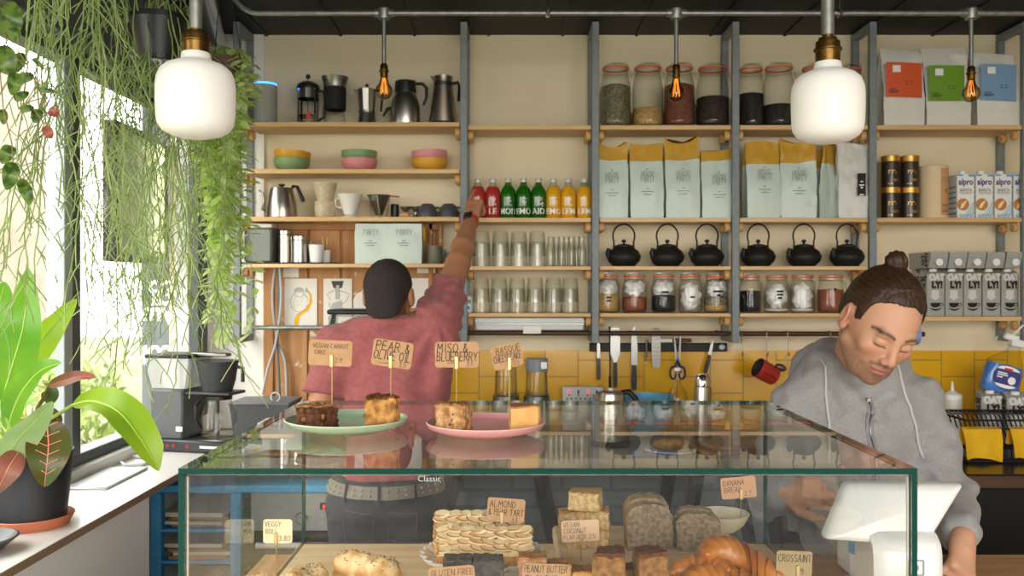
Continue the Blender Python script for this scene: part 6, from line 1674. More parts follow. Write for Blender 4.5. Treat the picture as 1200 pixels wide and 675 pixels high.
# power strip
r_ = onc('power_strip', 'white power strip with red switches leaning on the yellow tiles', 'power strip', 683, 3.93)
z0, z1 = Z(470, 3.93) - SZ, Z(453, 3.93) - SZ
MB().box(-S(24, 3.93), S(24, 3.93), -.01, .025, 0, z1, b=.004).build('body', mat('light_grey_plastic', '#c9cbc9', .4), r_)
for q, x in enumerate((-16, -5.5, 5.5, 16)):
 MB().box(S(x, 3.93) - .004, S(x, 3.93) + .004, -.0125, -.009, z1 - .03, z1 - .014, b=.001).build('switch', mat('lit_red', '#e04a3c', .4, emit='#ff4030', estr=.6) if q % 2 == 0 else DGREY, r_)
 m = MB()
 for dx, dz in ((0, -.036), (-.010, -.052), (.010, -.052)): m.box(S(x, 3.93) + dx - .003, S(x, 3.93) + dx + .003, -.0105, -.0095, z1 + dz - .004, z1 + dz + .004)
 m.build('socket_holes', DGREY, r_)
# blender cups
for i, (px, y0) in enumerate(((593, 430), (629, 420))):
 r_ = onc('blender_cup', ['clear blender cup without a lid, behind the cheesecake price card', 'clear blender cup with a grey screw lid, right of the cheesecake price card'][i], 'blender cup', px, 3.78, 'blender cups')
 hz = Z(y0, 3.78) - SZ; a_ = S(13, 3.78); zt = hz - (.05 if i else .0)
 MB().cyl((0, 0, 0), a_ * 1.18, Z(462, 3.78) - SZ, 30, b=.005).build('base', STEELD, r_)
 MB().lathe([(0, .105), (a_ * 1.1, .105), (a_ * .95, zt), (a_ * .9, zt), (a_ * 1.03, .108), (0, .108)], 30).build('cup', GLASS, r_)
 for q in range(3):
  an = R(-90 + q * 50 - 40); MB().rod((a_ * 1.06 * math.cos(an), a_ * 1.06 * math.sin(an), .115), (a_ * .97 * math.cos(an), a_ * .97 * math.sin(an), zt - .01), .003, 6).build('rib', clear('rib_glass', (.9, .91, .9), 1.45), r_)
 if i:
  MB().lathe([(a_ * .9, zt - .005), (a_ * 1.0, zt - .004), (a_ * 1.02, hz - .006), (a_ * .96, hz), (0, hz)], 30).build('lid', mat('lid_grey', '#7d8189', .4), r_)
  MB().box(a_ * .35, a_ * .9, -a_ * .98, -a_ * .7, hz - .04, hz - .012, b=.001).build('lid_label', WHITEP, r_)
# blue mixing bowl
tag(MB().lathe([(0, 0), (.06, 0), (.065, .004), (.115, .10), (.125, .165), (.12, .166), (.108, .10), (.05, .01), (0, .01)], 44).build('mixing_bowl', mat('sky_blue_plastic', '#5fb3dd', .35), loc=(X(757, 3.83), 3.83, SZ)), 'sky blue plastic mixing bowl behind the steel kettle', 'bowl')
# swing-top bottle
r_ = onc('swing_top_bottle', 'clear swing-top bottle in front of the yellow tiles below the scissors', 'bottle', 794, 3.68)
hz = Z(431, 3.68) - SZ
MB().lathe([(0, 0), (.04, 0), (.043, .006), (.043, .16), (.038, .2), (.014, hz * .78), (.012, hz * .93)], 28).build('glass_body', GLASS, r_)
MB().lathe([(.012, hz * .93), (.015, hz * .94), (.014, hz), (0, hz)], 16).build('stopper', OFFWHITE, r_)
MB().tube([(-.016, 0, hz * .86), (-.018, 0, hz * .95), (0, -.005, hz * .985), (.018, 0, hz * .95), (.016, 0, hz * .86)], .0014, 6).build('wire_clasp', STEEL, r_)
tag(MB().lathe([(.0145, 0), (.017, .002), (.017, .005), (.0145, .007)], 18).build('rubber_seal', mat('red_rubber', '#b04a3a', .6), loc=(0, 0, hz * .935), parent=r_))
# thermos
r_ = onc('thermos_flask', 'tall slim steel thermos flask right of the swing-top bottle', 'flask', 823.5, 3.60)
hz = Z(438, 3.6) - SZ; a_ = S(10, 3.6)
MB().lathe([(0, 0), (a_, 0), (a_, hz * .80), (a_ * .96, hz * .82), (0, hz * .82)], 32).build('body', STEEL, r_)
MB().lathe([(a_ * .93, hz * .822), (a_ * .95, hz * .94), (a_ * .75, hz * .975), (a_ * .7, hz), (0, hz)], 32).build('cup_lid', CHROME, r_)
# plate with a wrap, boards, blue cloth
r_ = onc('plate', 'white plate holding a rolled wrap on the back counter', 'plate', 786, 3.42)
MB().lathe([(0, 0), (.06, 0), (.098, .012), (.096, .015), (.06, .006), (0, .006)], 44).build('dish', OFFWHITE, r_)
rows = []
for i in range(17):
 t = i / 16; e = max(math.sin(math.pi * (.04 + .92 * t)), .1) ** .35
 rows.append([(-.068 + .136 * t, .026 * e * math.cos(a), .026 + .024 * e * math.sin(a) + .002 * math.sin(t * 25 + a * 3)) for a in np.linspace(0, 6.2832, 17)])
m = MB().grid(rows); m.add(rows[0][:16], [tuple(range(16))]); m.add(rows[-1][:16], [tuple(range(16))[::-1]])
tag(m.build('wrap', mat('toasted_wrap', '#c79a55', .6, col2='#9a6a30', nscale=40), loc=(X(786, 3.42), 3.42, SZ + .006)), 'toasted rolled wrap lying on the white plate', 'wrap')
for i, (px, Y, rz, w_, d_) in enumerate(((850, 3.48, 25, .30, .20), (862, 3.47, 14, .26, .18))):
 tag(MB().box(-w_ / 2, w_ / 2, -d_ / 2, d_ / 2, 0, .016, b=.004).build('chopping_board', WOODBR, loc=(X(px, Y), Y, SZ + i * .0163)), ['lower wooden chopping board on the back counter', 'upper wooden chopping board on the back counter'][i], 'board', 'stacked chopping boards')
for o in COL.objects:
 if o.name.startswith('chopping_board'): o.rotation_euler = (0, 0, R(25 if o.name == 'chopping_board' else 14))
random.seed(12)
gr = []
for i in range(15):
 gr.append([((i / 14 - .5) * .2, (j / 9 - .5) * .11, .004 + .018 * max(0, mnoise.noise(Vector((i * .45, j * .5, 3)))) * 2 * math.sin(math.pi * i / 14) * math.sin(math.pi * j / 9)) for j in range(10)])
m = MB().grid(gr); gr2 = [[(x, y, z - .003) for x, y, z in row] for row in gr]; m.grid([r__[::-1] for r__ in gr2])
tag(m.build('blue_cloth', mat('blue_cloth', '#3f7fd0', .8, sheen=.2), loc=(X(770, 3.37), 3.37, SZ)), 'crumpled bright blue cloth at the front of the back counter', 'cloth')
# knife rack and hanging tools
r_ = thing('magnetic_rack', 'black magnetic knife strip above the yellow tiles', 'knife rack', (X(771.5, 3.97), 3.965, Z(412, 3.97)))
hw = S(80.5, 3.97)
MB().box(-hw, hw, 0, .02, 0, S(10, 3.97), b=.002).build('bar', BLACKM, r_)
m = MB()
for q in (2.5, 5, 7.5): m.box(-hw + .004, hw - .004, -.0008, .0005, S(q, 3.97) - .001, S(q, 3.97) + .001)
m.build('magnet_lines', DGREY, r_)
MB().ball((hw * .92, -.004, .02), (.014, .006, .012), 14, 8).build('pale_sticker', mat('pale_blue', '#bcd0e0', .6), r_)
BLD = mat('blade_steel', '#9a9893', .3, 1.0)
def tool(name, label, px, pytop, pybot, cat='knife', rot=0, Y=3.952, group='tools on the knife rack'):
 r_ = thing(name, label, cat, (X(px, Y), Y, Z(pybot, Y)), 0, group)
 r_.rotation_euler = (0, R(rot), 0)
 return r_, S(pybot - pytop, Y) / math.cos(R(rot))
def handle(r_, w_, z0, z1, m_=BLACKP):
 MB().prism([(-w_ * .4, z0), (w_ * .4, z0), (w_ * .52, z0 + (z1 - z0) * .3), (w_ * .42, z1), (-w_ * .42, z1), (-w_ * .52, z0 + (z1 - z0) * .3)], -.006, .006).build('handle', m_, r_)
r_, L_ = tool('paring_knife', 'slim knife hanging point up at the left end of the rack', 701.5, 399, 445)
handle(r_, .016, 0, L_ * .55); MB().prism([(-.007, L_ * .55), (.007, L_ * .55), (.006, L_ * .9), (-.004, L_), (-.007, L_ * .9)], -.001, .001).build('blade', BLD, r_)
r_, L_ = tool('palette_knife', 'wide steel palette knife with a black handle', 721, 384, 454)
handle(r_, .019, 0, L_ * .42); MB().prism([(-.006, L_ * .42), (.006, L_ * .42), (.021, L_ * .56), (.022, L_ * .97), (.015, L_), (-.015, L_), (-.022, L_ * .97), (-.021, L_ * .56)], -.001, .001).build('blade', BLD, r_)
r_, L_ = tool('bread_knife', 'broad serrated knife with a curved black handle', 743, 382, 457)
handle(r_, .024, 0, L_ * .39); MB().prism([(-.012, L_ * .39), (.014, L_ * .39), (.016, L_ * .6), (.013, L_ * .9), (.002, L_), (-.012, L_ * .93)], -.0012, .0012).build('blade', BLD, r_)
r_, L_ = tool('corkscrew', 'small steel corkscrew between the serrated knife and the grater', 757.5, 397, 427, 'corkscrew')
MB().box(-.004, .004, -.006, .006, L_ * .25, L_, b=.002).build('body', CHROME, r_)
MB().tube([(-.006 + .004 * math.cos(t * 9), .004 * math.sin(t * 9), L_ * .75 * (1 - t)) for t in np.linspace(0, 1, 40)], .0012, 5).build('screw', CHROME, r_)
MB().tube([(.003, 0, L_ * .95), (.012, 0, L_ * .8), (.009, 0, L_ * .5)], .003, 6).build('lever', BLACKP, r_)
r_, L_ = tool('hand_grater', 'flat steel hand grater hanging on a loop', 769, 384, 431, 'grater')
MB().prism([(-.019, L_ * .12), (-.013, 0), (.013, 0), (.019, L_ * .12), (.02, L_ * .88), (-.02, L_ * .88)], -.001, .001).build('plate', BLD, r_)
MB().tube([(.014 * math.cos(t), 0, L_ * .88 + .020 * math.sin(t)) for t in np.linspace(0, math.pi, 12)], .002, 6).build('loop', STEEL, r_)
m = MB()
for i in range(6):
 for j in range(3): m.box(-.012 + j * .01, -.008 + j * .01, -.0018, -.0008, L_ * (.2 + .1 * i), L_ * (.2 + .1 * i) + .003)
m.build('grating_teeth', DGREY, r_)
r_ = thing('table_knife', 'knife with a brown handle lying along the top of the rack', 'knife', (X(793, 3.955), 3.955, Z(402, 3.96) + .004), 0, 'tools on the knife rack')
MB().box(-.02, .066, -.006, .006, .0, .016, b=.005).build('handle', mat('brown_handle', '#5c3426', .45), r_); MB().box(-.09, -.019, -.001, .001, .001, .015).build('blade', BLD, r_)
r_, L_ = tool('scissors', 'kitchen scissors with dark blue loops hanging on the rack', 794, 393, 448, 'scissors', Y=3.94)
for s_ in (-1, 1):
 MB().prism([(-.004, L_ * .42), (.004, L_ * .42), (.006, L_ * .6), (.001 , L_), (-.003, L_)], -.001 + .0025 * s_, .001 + .0025 * s_, T=Matrix.Rotation(R(4 * s_), 4, 'Y')).build('blade', BLD, r_)
 MB().tube([(s_ * .02 + .014 * math.cos(t), .0025 * s_, L_ * .2 + .026 * math.sin(t)) for t in np.linspace(0, 6.2832, 24)], .0045, 8).tube([(s_ * .012, .0025 * s_, L_ * .33), (0, .0025 * s_, L_ * .48)], .006, 8).build('finger_loop', mat('navy_plastic', '#232f4d', .4), r_)
MB().ball((0, -.005, L_ * .5), .004, 10, 6).build('pivot', mat('blue_pivot', '#3c78c8', .4), r_)
r_, L_ = tool('steak_knife', 'narrow knife hanging aslant above the thermos flask', 826, 398, 438, rot=14)
handle(r_, .016, 0, L_ * .55); MB().prism([(-.007, L_ * .55), (.007, L_ * .55), (.006, L_ * .8), (.0, L_), (-.007, L_ * .85)], -.001, .001).build('blade', BLD, r_)
r_ = thing('sharpening_steel', 'long thin black rod hanging from the brown rail behind the kettle', 'sharpening steel', (X(714.5, 3.83), 3.822, Z(453, 3.83)))
Lr = Z(386, 3.83) - Z(453, 3.83)
MB().tube([(0, 0, 0), (0, 0, Lr - .01), (0, .006, Lr + .006), (0, .018, Lr + .012), (0, .03, Lr + .004)], .0028, 7).build('rod', BLACKM, r_)
MB().cyl((0, 0, -.004), .006, .05, 10, b=.002).build('tip', BLACKM, r_)
# S hooks and cups on the rail
zr = Z(390, 3.84) - .006
for i, px in enumerate((868, 897.5, 922, 972)):
 r_ = tag(MB().tube([(0.000, .012, -.006), (0, .014, .006), (0, .002, .0145), (0, -.013, .008), (0, -.014, -.02), (0, -.014, -.075), (0, -.018, -.09), (0, -.03, -.09), (0, -.036, -.075)], .0022, 7).build('pot_hook', STEELD, loc=(X(px, 3.84), 3.84, zr)), 'steel hook on the brown rail, %s' % ['nearest the fourth post', 'holding the red cup', 'above the measuring spoons', 'nearest the man in the hoodie'][i], 'hook', 'hooks on the rail')
Yk = 3.80
r_ = thing('red_cup', 'red enamel cup with a dark inside hanging tilted from a hook', 'cup', (X(898, Yk), Yk, Z(436, Yk)))
T = Matrix.Rotation(R(-62), 4, 'Y') @ Matrix.Rotation(R(12), 4, 'X')
MB().lathe([(0, -.045), (.036, -.045), (.04, -.04), (.043, .045), (.041, .047)], 30, T=T).build('body', mat('red_enamel', '#b8352b', .4), r_)
MB().lathe([(0, -.040), (.034, -.040), (.041, .0465)], 30, T=T).build('inside', mat('dark_enamel', '#3a332e', .5), r_)
MB().tube([T @ Vector(p) for p in ((0, -.04, -.03), (0, -.066, -.02), (0, -.066, .02), (0, -.042, .03))], .0045, 8).tube([T @ Vector((0, -.04, .02)), (0, -.01, .08)], .002, 6).build('handle', mat('red_enamel', '#b8352b', .4), r_)
r_ = thing('measuring_spoon', 'dull metal measuring spoon hanging beside the red cup', 'spoon', (X(922, Yk), Yk + .005, zr - .09))
MB().rod((0, 0, 0), (.0, 0, -.035), .0025, 6).build('stem', STEELD, r_)
MB().ball((-.006, 0, -.055), (.026, .018, .016), 18, 10, T=Matrix.Rotation(R(20), 4, 'Y')).build('bowl', mat('dull_tin', '#6f6a5f', .4, .8), r_)
r_ = thing('blue_roll', 'blue paper roll on the rail behind the man in the hoodie', 'paper roll', (X(1065, 3.84), 3.84, Z(402, 3.84)))
MB().lathe([(.0112, -.035), (.045, -.035), (.045, .035), (.0112, .035), (.0112, -.035)], 30, T=Matrix.Rotation(R(90), 4, 'Y')).build('paper', mat('blue_tissue', '#8c9cd0', .85), r_)
for o in (r_,): o.location.z = Z(390, 3.84) - .006 - .034 + .034
# right counter things
Ys = 3.35
r_ = thing('dish_rack', 'black wire rack with a ribbed back on the dark counter', 'rack', (X(1163, Ys), Ys, SZ))
x0, x1 = -S(50, Ys), S(70, Ys); zt = Z(487, Ys) - SZ
m = MB()
for z in (.012, zt): m.tube([(x0, -.12, z), (x1, -.12, z), (x1, .14, z), (x0, .14, z), (x0, -.12, z)], .004, 6)
m.build('rail', BLACKM, r_)
for q in range(22):
 x = x0 + (x1 - x0) * (q + .5) / 22
 MB().tube([(x, -.118, .012), (x, -.118, zt * .30), (x, .0, zt * .32), (x, .06, zt * .96), (x, .138, zt)], .003, 5).build('wire', BLACKM, r_)
MB().box(x0, x1, -.13, .15, 0, .009, b=.002).build('drip_tray', BLACKP, r_)
MB().rod((x0, -.125, zt * .80), (x1, -.125, zt * .80), .004, 6).build('front_bar', BLACKM, r_)
YC = mat('yellow_cloth', '#e8b618', .85, col2='#d9a20e', nscale=12, sheen=.2)
for i, (px0, px1, yb) in enumerate(((1130, 1174, 542), (1186, 1222, 542))):
 xa, xb = X(px0, Ys - .14), X(px1, Ys - .14); zt2 = SZ + zt * .80 + .006; zb2 = SZ + .012; rows = []
 n = 14
 prof = [(-.10, zb2 + .05), (-.105, zt2 - .02), (-.118, zt2), (-.134, zt2 - .006), (-.142, zt2 - .05), (-.15, zb2)]
 for j in range(n + 1):
  u = j / n; row = []
  for k, (dy, z) in enumerate(prof): row.append((xa + (xb - xa) * u + .006 * math.sin(k * 1.7 + u * 2) * (k / 5), Ys + dy - .006 * math.sin(u * 11 + k * .5) * (abs(k - 2.5) / 2.5), z + (.008 * math.sin(u * 4 + i) if k == 5 else 0)))
  rows.append(row)
 m = MB().grid(rows); m.grid([[(x, y + .003, z) for x, y, z in r__][::-1] for r__ in rows])
 tag(m.build('yellow_cloth', YC), ['yellow cloth draped over the rack bar, whole one beside the hoodie sleeve', 'yellow cloth draped over the rack bar, cut by the right frame edge'][i], 'cloth', 'yellow cloths on the rack')
r_ = thing('squeeze_bottle', 'white squeeze bottle with a nozzle against the yellow tiles', 'bottle', (X(1116, 3.75), 3.75, SZ))
hz = Z(447, 3.75) - SZ; a_ = S(10.5, 3.75)
MB().lathe([(0, 0), (a_, 0), (a_, hz * .66), (a_ * .95, hz * .70), (0, hz * .70)], 28).build('body', mat('milky_plastic', '#dcd6c8', .4, sub=.0), r_)
MB().lathe([(a_ * .98, hz * .69), (a_ * .98, hz * .77), (a_ * .6, hz * .80), (.007, hz * .84), (.003, hz), (0, hz)], 28).build('nozzle_cap', WHITEP, r_)
for i, (px, dx) in enumerate(((1166, 0), (1189, 0))):
 c_ = copy_tree(oc0, (X(px, 3.62), 3.60 + .045 * (1 - i), SZ), R(-10), ['grey oat drink carton on the counter behind the rack, left one', 'grey oat drink carton on the counter behind the rack, right one under the blue spray'][i])
 c_['group'] = 'oat cartons behind the rack'
 c_.scale = (1.04, 1.04, 1.02)
# blue spray cleaner hanging on the upright
Yz = 3.70
r_ = thing('spray_cleaner', 'blue cleaning liquid in a clear bottle hanging from the last upright', 'spray bottle', (X(1174, Yz), Yz, Z(440, Yz)))
T = Matrix.Rotation(R(14), 4, 'Y')
def bottle_sec(w_, d_, z, ox=0): return [(ox + w_ * math.copysign(abs(math.cos(t)) ** .6, math.cos(t)), d_ * math.copysign(abs(math.sin(t)) ** .6, math.sin(t)), z) for t in np.linspace(0, 6.2832, 25)[:-1]]
def loft(secs, T):
 m = MB(); n = len(secs[0]); rows = [s_ + [s_[0]] for s_ in secs]
 m.grid(rows, 0, T); m.add(secs[0], [tuple(range(n))], 0, T); m.add(secs[-1], [tuple(range(n))[::-1]], 0, T); return m
loft([bottle_sec(*q) for q in ((.070, .034, -.070), (.074, .036, -.062), (.074, .036, .02), (.066, .034, .045))], T).build('blue_liquid', mat('blue_liquid', '#4f86cf', .15, coat=.5), r_)
loft([bottle_sec(*q) for q in ((.077, .039, -.073), (.077, .039, .03), (.066, .036, .06), (.03, .024, .10, .02), (.018, .018, .13, .025))], T).build('clear_body', clear('spray_plastic', (.93, .95, .97), 1.4, edge=(.7, .75, .8)), r_)
MB().box(.0, .055, -.018, .018, .128, .16, b=.004, T=T).box(-.03, .03, -.012, .012, .15, .175, b=.004, T=T).build('trigger_head', WHITEP, r_)
m = MB(); out = [(.062 * math.cos(t) * .9, -.004 + .052 * math.sin(t)) for t in np.linspace(0, 6.2832, 29)[:-1]]; m.prism(out, -.0405, -.0395, 0, T); lb_ = m.build('oval_label', mat('label_navy', '#3b3f86', .5), r_)
m = MB(); m.prism([(.055 * math.cos(t) * .9, .020 + .022 * math.sin(t)) for t in np.linspace(.25, 2.89, 14)], -.0412, -.0406, 0, T)
m.prism([(.05 * math.cos(t) * .9, -.032 + .018 * math.sin(t)) for t in np.linspace(3.3, 6.1, 14)], -.0412, -.0406, 0, T)
m.prism([(.022 + .016 * math.cos(t), -.014 + .016 * math.sin(t)) for t in np.linspace(0, 6.28, 19)[:-1]], -.0412, -.0406, 0, T); m.build('white_areas', WHITEINK, lb_)
m = MB(); printed(m, 'jeep', -.0, -.0418, .020, .020, .001, T=T, sx=1) if False else m.box(-.018, .016, -.0418, -.0413, .024, .033, T=T); m.build('red_mark', mat('red_print', '#d23a34', .6), lb_)
m = MB()
for z, wl in ((.008, .05), (.0, .056), (-.010, .03)): m.box(-.042, -.042 + wl * .8, -.0412, -.0406, z, z + .005, T=T)
m.build('small_print', WHITEINK, lb_)
MB().rod((X(1184, 3.79) - X(1174, Yz), .0, .205), (X(1200, 3.79) - X(1174, Yz), .09, .205), .004, 8).rod((.04, .0, .16), (X(1184, 3.79) - X(1174, Yz), .0, .205), .004, 8).build('hanger', WHITEP, r_)
r_ = tag(MB().tube([(0, 0, 0), (.012, -.004, .012), (.02, -.004, .028), (.034, 0, .03)], [.005, .006, .006, .003], 8).tube([(.03, 0, 0), (.04, -.004, .014), (.046, -.004, .03), (.056, 0, .032)], [.005, .006, .006, .003], 8).build('adhesive_hook', WHITEP, loc=(X(1168, 3.97), 3.985, Z(398, 3.97))), 'white double hook on the wall under the oat cartons', 'hook')
# payment stand on the counter
Yt = 1.86
r_ = thing('payment_terminal', 'white tablet payment stand seen from behind, beside the glass case', 'payment terminal', (X(1057, Yt), Yt, CZ))
px_ = lambda x: X(x, Yt) - X(1057, Yt); pz_ = lambda y: Z(y, Yt) - CZ
WHM = mat('glossy_white', '#eeeeec', .22, coat=.3)
# tilted tablet: screen faces the man, back faces the camera
c0, c1 = (px_(966), pz_(634)), (px_(1006), pz_(574)); c2, c3 = (px_(1150), pz_(575)), (px_(1086), pz_(641))
def rr_poly(P_, rad, n=6):
 out = []
 for i in range(len(P_)):
  p0, p1, p2 = (Vector(P_[i - 1]), Vector(P_[i]), Vector(P_[(i + 1) % len(P_)]))
  a = p1 + (p0 - p1).normalized() * rad; b_ = p1 + (p2 - p1).normalized() * rad
  for k in range(n + 1):
   t = k / n; out.append(a * (1 - t) ** 2 + p1 * 2 * t * (1 - t) + b_ * t * t)
 return out
P_ = [c3, c2, c1, c0]
def tabl(P_, off, m):
 # depth leans away from the camera towards the top
 zb = min(p[1] for p in P_)
 return [(p[0], off + (p[1] - zb) * .55 - (p[1] - zb) * 0, p[1]) for p in P_]
o1 = rr_poly(P_, .014)
o2 = [Vector(p) for p in rr_poly(P_, .014)]
m = MB(); n = len(o1)
cen = sum((Vector(p) for p in o1), Vector((0, 0))) / n
lay = [(1.0, .024), (1.0, .012), (.985, .004), (.94, -.001), (.80, -.004)]
for s_, off in lay:
 q = [cen + (Vector(p) - cen) * s_ for p in o1]; m.v += [(a, b_, c) for a, b_, c in tabl([(v.x, v.y) for v in q], off, 0)]
for L_ in range(len(lay) - 1):
 for i in range(n): m.f.append([L_ * n + i, L_ * n + (i + 1) % n, (L_ + 1) * n + (i + 1) % n, (L_ + 1) * n + i]); m.m.append(0)
m.f.append([(len(lay) - 1) * n + i for i in range(n)]); m.m.append(0)
m.f.append([i for i in range(n)][::-1]); m.m.append(0)
bm_ = m
import bmesh as _b
def recalc(o):
 b_ = _b.new(); b_.from_mesh(o.data); _b.ops.recalc_face_normals(b_, faces=b_.faces); b_.to_mesh(o.data); b_.free()
o = m.build('tablet_back', WHM, r_, ang=50); recalc(o)
m = MB(); q = [cen + (Vector(p) - cen) * .95 for p in o1]; m.add(tabl([(v.x, v.y) for v in q], .0248, 0), [tuple(range(n))[::-1]]); m.build('screen', mat('dark_screen', '#16181b', .1), r_, flat=True)
# neck: curved front face flowing down to the foot
xs0, xs1 = px_(1019), px_(1099)
prof = [(.045, pz_(618)), (.012, pz_(622)), (-.018, pz_(628)), (-.034, pz_(636)), (-.040, pz_(648)), (-.042, pz_(680)), (-.042, .004)]
w0 = .018
rows = []
for t in np.linspace(0, 1, 11):
 e = 1 - (2 * t - 1) ** 6 * 1.0
 x = xs0 + (xs1 - xs0) * t
 rows.append([(x, y + .02 * (1 - e) , z) for y, z in prof])
m = MB().grid(rows)
back = [[(r__[k][0], .075, r__[k][2]) for k in range(len(prof))] for r__ in rows]
m.grid([b_[::-1] for b_ in back])
for side in (0, -1):
 for k in range(len(prof) - 1): m.add([rows[side][k], rows[side][k+1], back[side][k+1], back[side][k]], [(0, 1, 2, 3) if side == 0 else (3, 2, 1, 0)])
m.add([rows[0][0], rows[-1][0], back[-1][0], back[0][0]], [(0, 1, 2, 3)])
o = m.build('neck', WHM, r_, ang=50); recalc(o)
MB().box(xs0 - .012, xs1 + .012, -.05, .12, 0, .012, b=.004).build('foot', WHM, r_)
m = MB(); cx, cz = px_(1063), pz_(658); s_ = S(9.5, Yt)
def ring_sq(m, s, t, y):
 out = rr_poly([(cx - s, cz - s), (cx + s, cz - s), (cx + s, cz + s), (cx - s, cz + s)], s * .3); inn = rr_poly([(cx - s + t, cz - s + t), (cx + s - t, cz - s + t), (cx + s - t, cz + s - t), (cx - s + t, cz + s - t)], s * .15)
 k = len(out); m.add([(p[0], y, p[1]) for p in out] + [(p[0], y, p[1]) for p in inn], [(i, (i + 1) % k, k + (i + 1) % k, k + i) for i in range(k)])
ring_sq(m, s_, s_ * .22, -.0425); m.box(cx - s_ * .30, cx + s_ * .30, -.0428, -.0424, cz - s_ * .30, cz + s_ * .30); m.build('logo', mat('soft_grey_print', '#9b9b9b', .5), r_)
# small white till box and paper roll beside it, inside view through the side pane
r_ = thing('receipt_printer', 'small white receipt printer with a cream paper roll left of the payment stand', 'printer', (X(1012, 2.02), 2.02, CZ))
MB().box(-.045, .035, -.05, .05, 0, .125, b=.012).build('body', WHM, r_)
MB().lathe([(0, -.028), (.038, -.028), (.038, .028), (0, .028)], 30, (0, 0, 0), T=Matrix.Translation((.01, -.01, .135)) @ Matrix.Rotation(R(90), 4, 'Y')).build('paper_roll', mat('cream_paper', '#eae2c6', .8), r_)
MB().box(-.046, -.040, -.052, -.03, .06, .11, b=.001).build('blue_light', mat('blue_strip', '#6fb0e0', .4), r_)
# oven and blue bench at the left
BLUE = mat('sky_blue_paint', '#4fa3d8', .45, col2='#4598cd', nscale=10)
Yb_ = 3.24
r_ = thing('blue_bench', 'sky blue painted bench frame holding the oven and stacks of paper', 'bench', (0, Yb_, 0))
zt = Z(569, Yb_)
MB().box(-1.31, -.42, 0, .5, zt - .028, zt, b=.004).build('top', BLUE, r_)
for x in (-1.29, -1.0, -.44): MB().box(x - .02, x + .02, 0, .04, 0, zt - .028, b=.003).build('post', BLUE, r_)
for x in (-1.29, -1.0, -.44): MB().box(x - .02, x + .02, .46, .5, 0, zt - .028, b=.003).build('post', BLUE, r_)
for z in (.70, .585, .42, .24): MB().box(-1.27, -1.02, .002, .498, z - .012, z, b=.002).build('shelf', BLUE, r_)
MB().box(-.98, -.46, .01, .49, .24 - .012, .24, b=.002).build('shelf', BLUE, r_)
CARDB = mat('brown_cardboard', '#a07c54', .85, col2='#8f6d48', nscale=20); CARDL = mat('pale_cardboard', '#cfc4b0', .85)
random.seed(9)
for i, z in enumerate((.70, .585, .42)):
 zz = z
 for q in range(4):
  t_ = .010 + random.random() * .008
  dx = (random.random() - .5) * .03
  o = MB().box(-.105 + dx, .105 + dx, -.24 - random.random() * .035, .1, 0, t_).build('cardboard_sheet', CARDB if q % 2 == 0 else CARDL, loc=(-1.145, Yb_ + .28, zz))
  o.rotation_euler = (0, 0, R(random.random() * 6 - 3))
  tag(o, '%s cardboard sheet, %s up in the %s stack of the blue bench' % ('brown' if q % 2 == 0 else 'pale', ordn(q), ['top', 'middle', 'bottom'][i]), 'cardboard', 'cardboard stacked in the blue bench')
  zz += t_ + .0006
r_ = thing('oven', 'steel built-in oven with a red display and a white handle', 'oven', (0, Yb_ + .05, .2405))
x0, x1 = -.96, -.475; zo = zt - .035 - .2405
MB().box(x0, x1, .02, .42, 0, zo, b=.003).build('body', BLACKP, r_)
zc0 = Z(622, Yb_ + .05) - .2405
MB().box(x0, x1, 0, .02, zc0, zo, b=.002).build('control_panel', mat('oven_steel', '#a6a7a6', .35, .6), r_)
dr = MB().box(x0, x1, -.002, .02, 0, zc0 - .006, b=.002).build('door', mat('oven_glass', '#1b1c1d', .12), r_)
zz = Z(636, Yb_ + .05) - .2405
MB().rod((x0 + .03, -.035, zz), (x1 - .03, -.035, zz), .011, 12).rod((x0 + .06, -.035, zz), (x0 + .06, 0, zz), .007, 8).rod((x1 - .06, -.035, zz), (x1 - .06, 0, zz), .007, 8).build('handle', WHITEP, dr)
Yo_ = Yb_ + .05
kx, kz = X(354, Yo_), Z(606, Yo_) - .2405
MB().cyl((0, 0, 0), .022, .022, 26, 0, Matrix.Translation((kx, 0, kz)) @ Matrix.Rotation(R(90), 4, 'X'), b=.003).build('knob', CHROME, r_)
d_ = MB().box(X(375, Yo_), X(390, Yo_), -.0015, .001, Z(597, Yo_) - .2405, Z(589, Yo_) - .2405).build('display', BLACKM, r_)
m = MB(); printed(m, 'NS', X(382.5, Yo_), -.002, Z(596, Yo_) - .2405, .021, .0008); m.build('red_digits', mat('red_led', '#ff3a2a', .5, emit='#ff3a2a', estr=1.5), d_, flat=True)
for q in range(4):
 MB().cyl((0, 0, 0), .006, .006, 12, 0, Matrix.Translation((X(377 + 8 * (q % 2), Yo_), 0, Z(604 + 8 * (q // 2), Yo_) - .2405)) @ Matrix.Rotation(R(90), 4, 'X')).build('button', STEEL, r_)
# windowsill things
tag(MB().box(-.064, .064, -.15, .15, 0, .008, b=.003).build('tablet', mat('silver_grey', '#c2c5c9', .35, .3), loc=(-1.245, 2.76, SLZ)), 'closed pale grey tablet lying on the windowsill by the drooping leaf', 'tablet')
tag(MB().tube([(-1.31, 3.0, SLZ + .006), (-1.27, 2.94, SLZ + .006), (-1.22, 2.95, SLZ + .006), (-1.20, 3.0, SLZ + .006), (-1.24, 3.06, SLZ + .006), (-1.31, 3.1, SLZ + .006)], .0055, 8).build('cable', CAB), 'pale cable looping on the windowsill behind the tablet', 'cable')
r_ = tag(MB().lathe([(0, 0), (.045, 0), (.05, .004), (.085, .032), (.08, .034), (.045, .010), (0, .010)], 40).build('dark_bowl', mat('slate_glaze', '#4a4b4c', .4, col2='#3c3d3e', nscale=30), loc=(-1.195, 2.0, SLZ)), 'dark shallow bowl at the left frame edge on the windowsill', 'bowl')
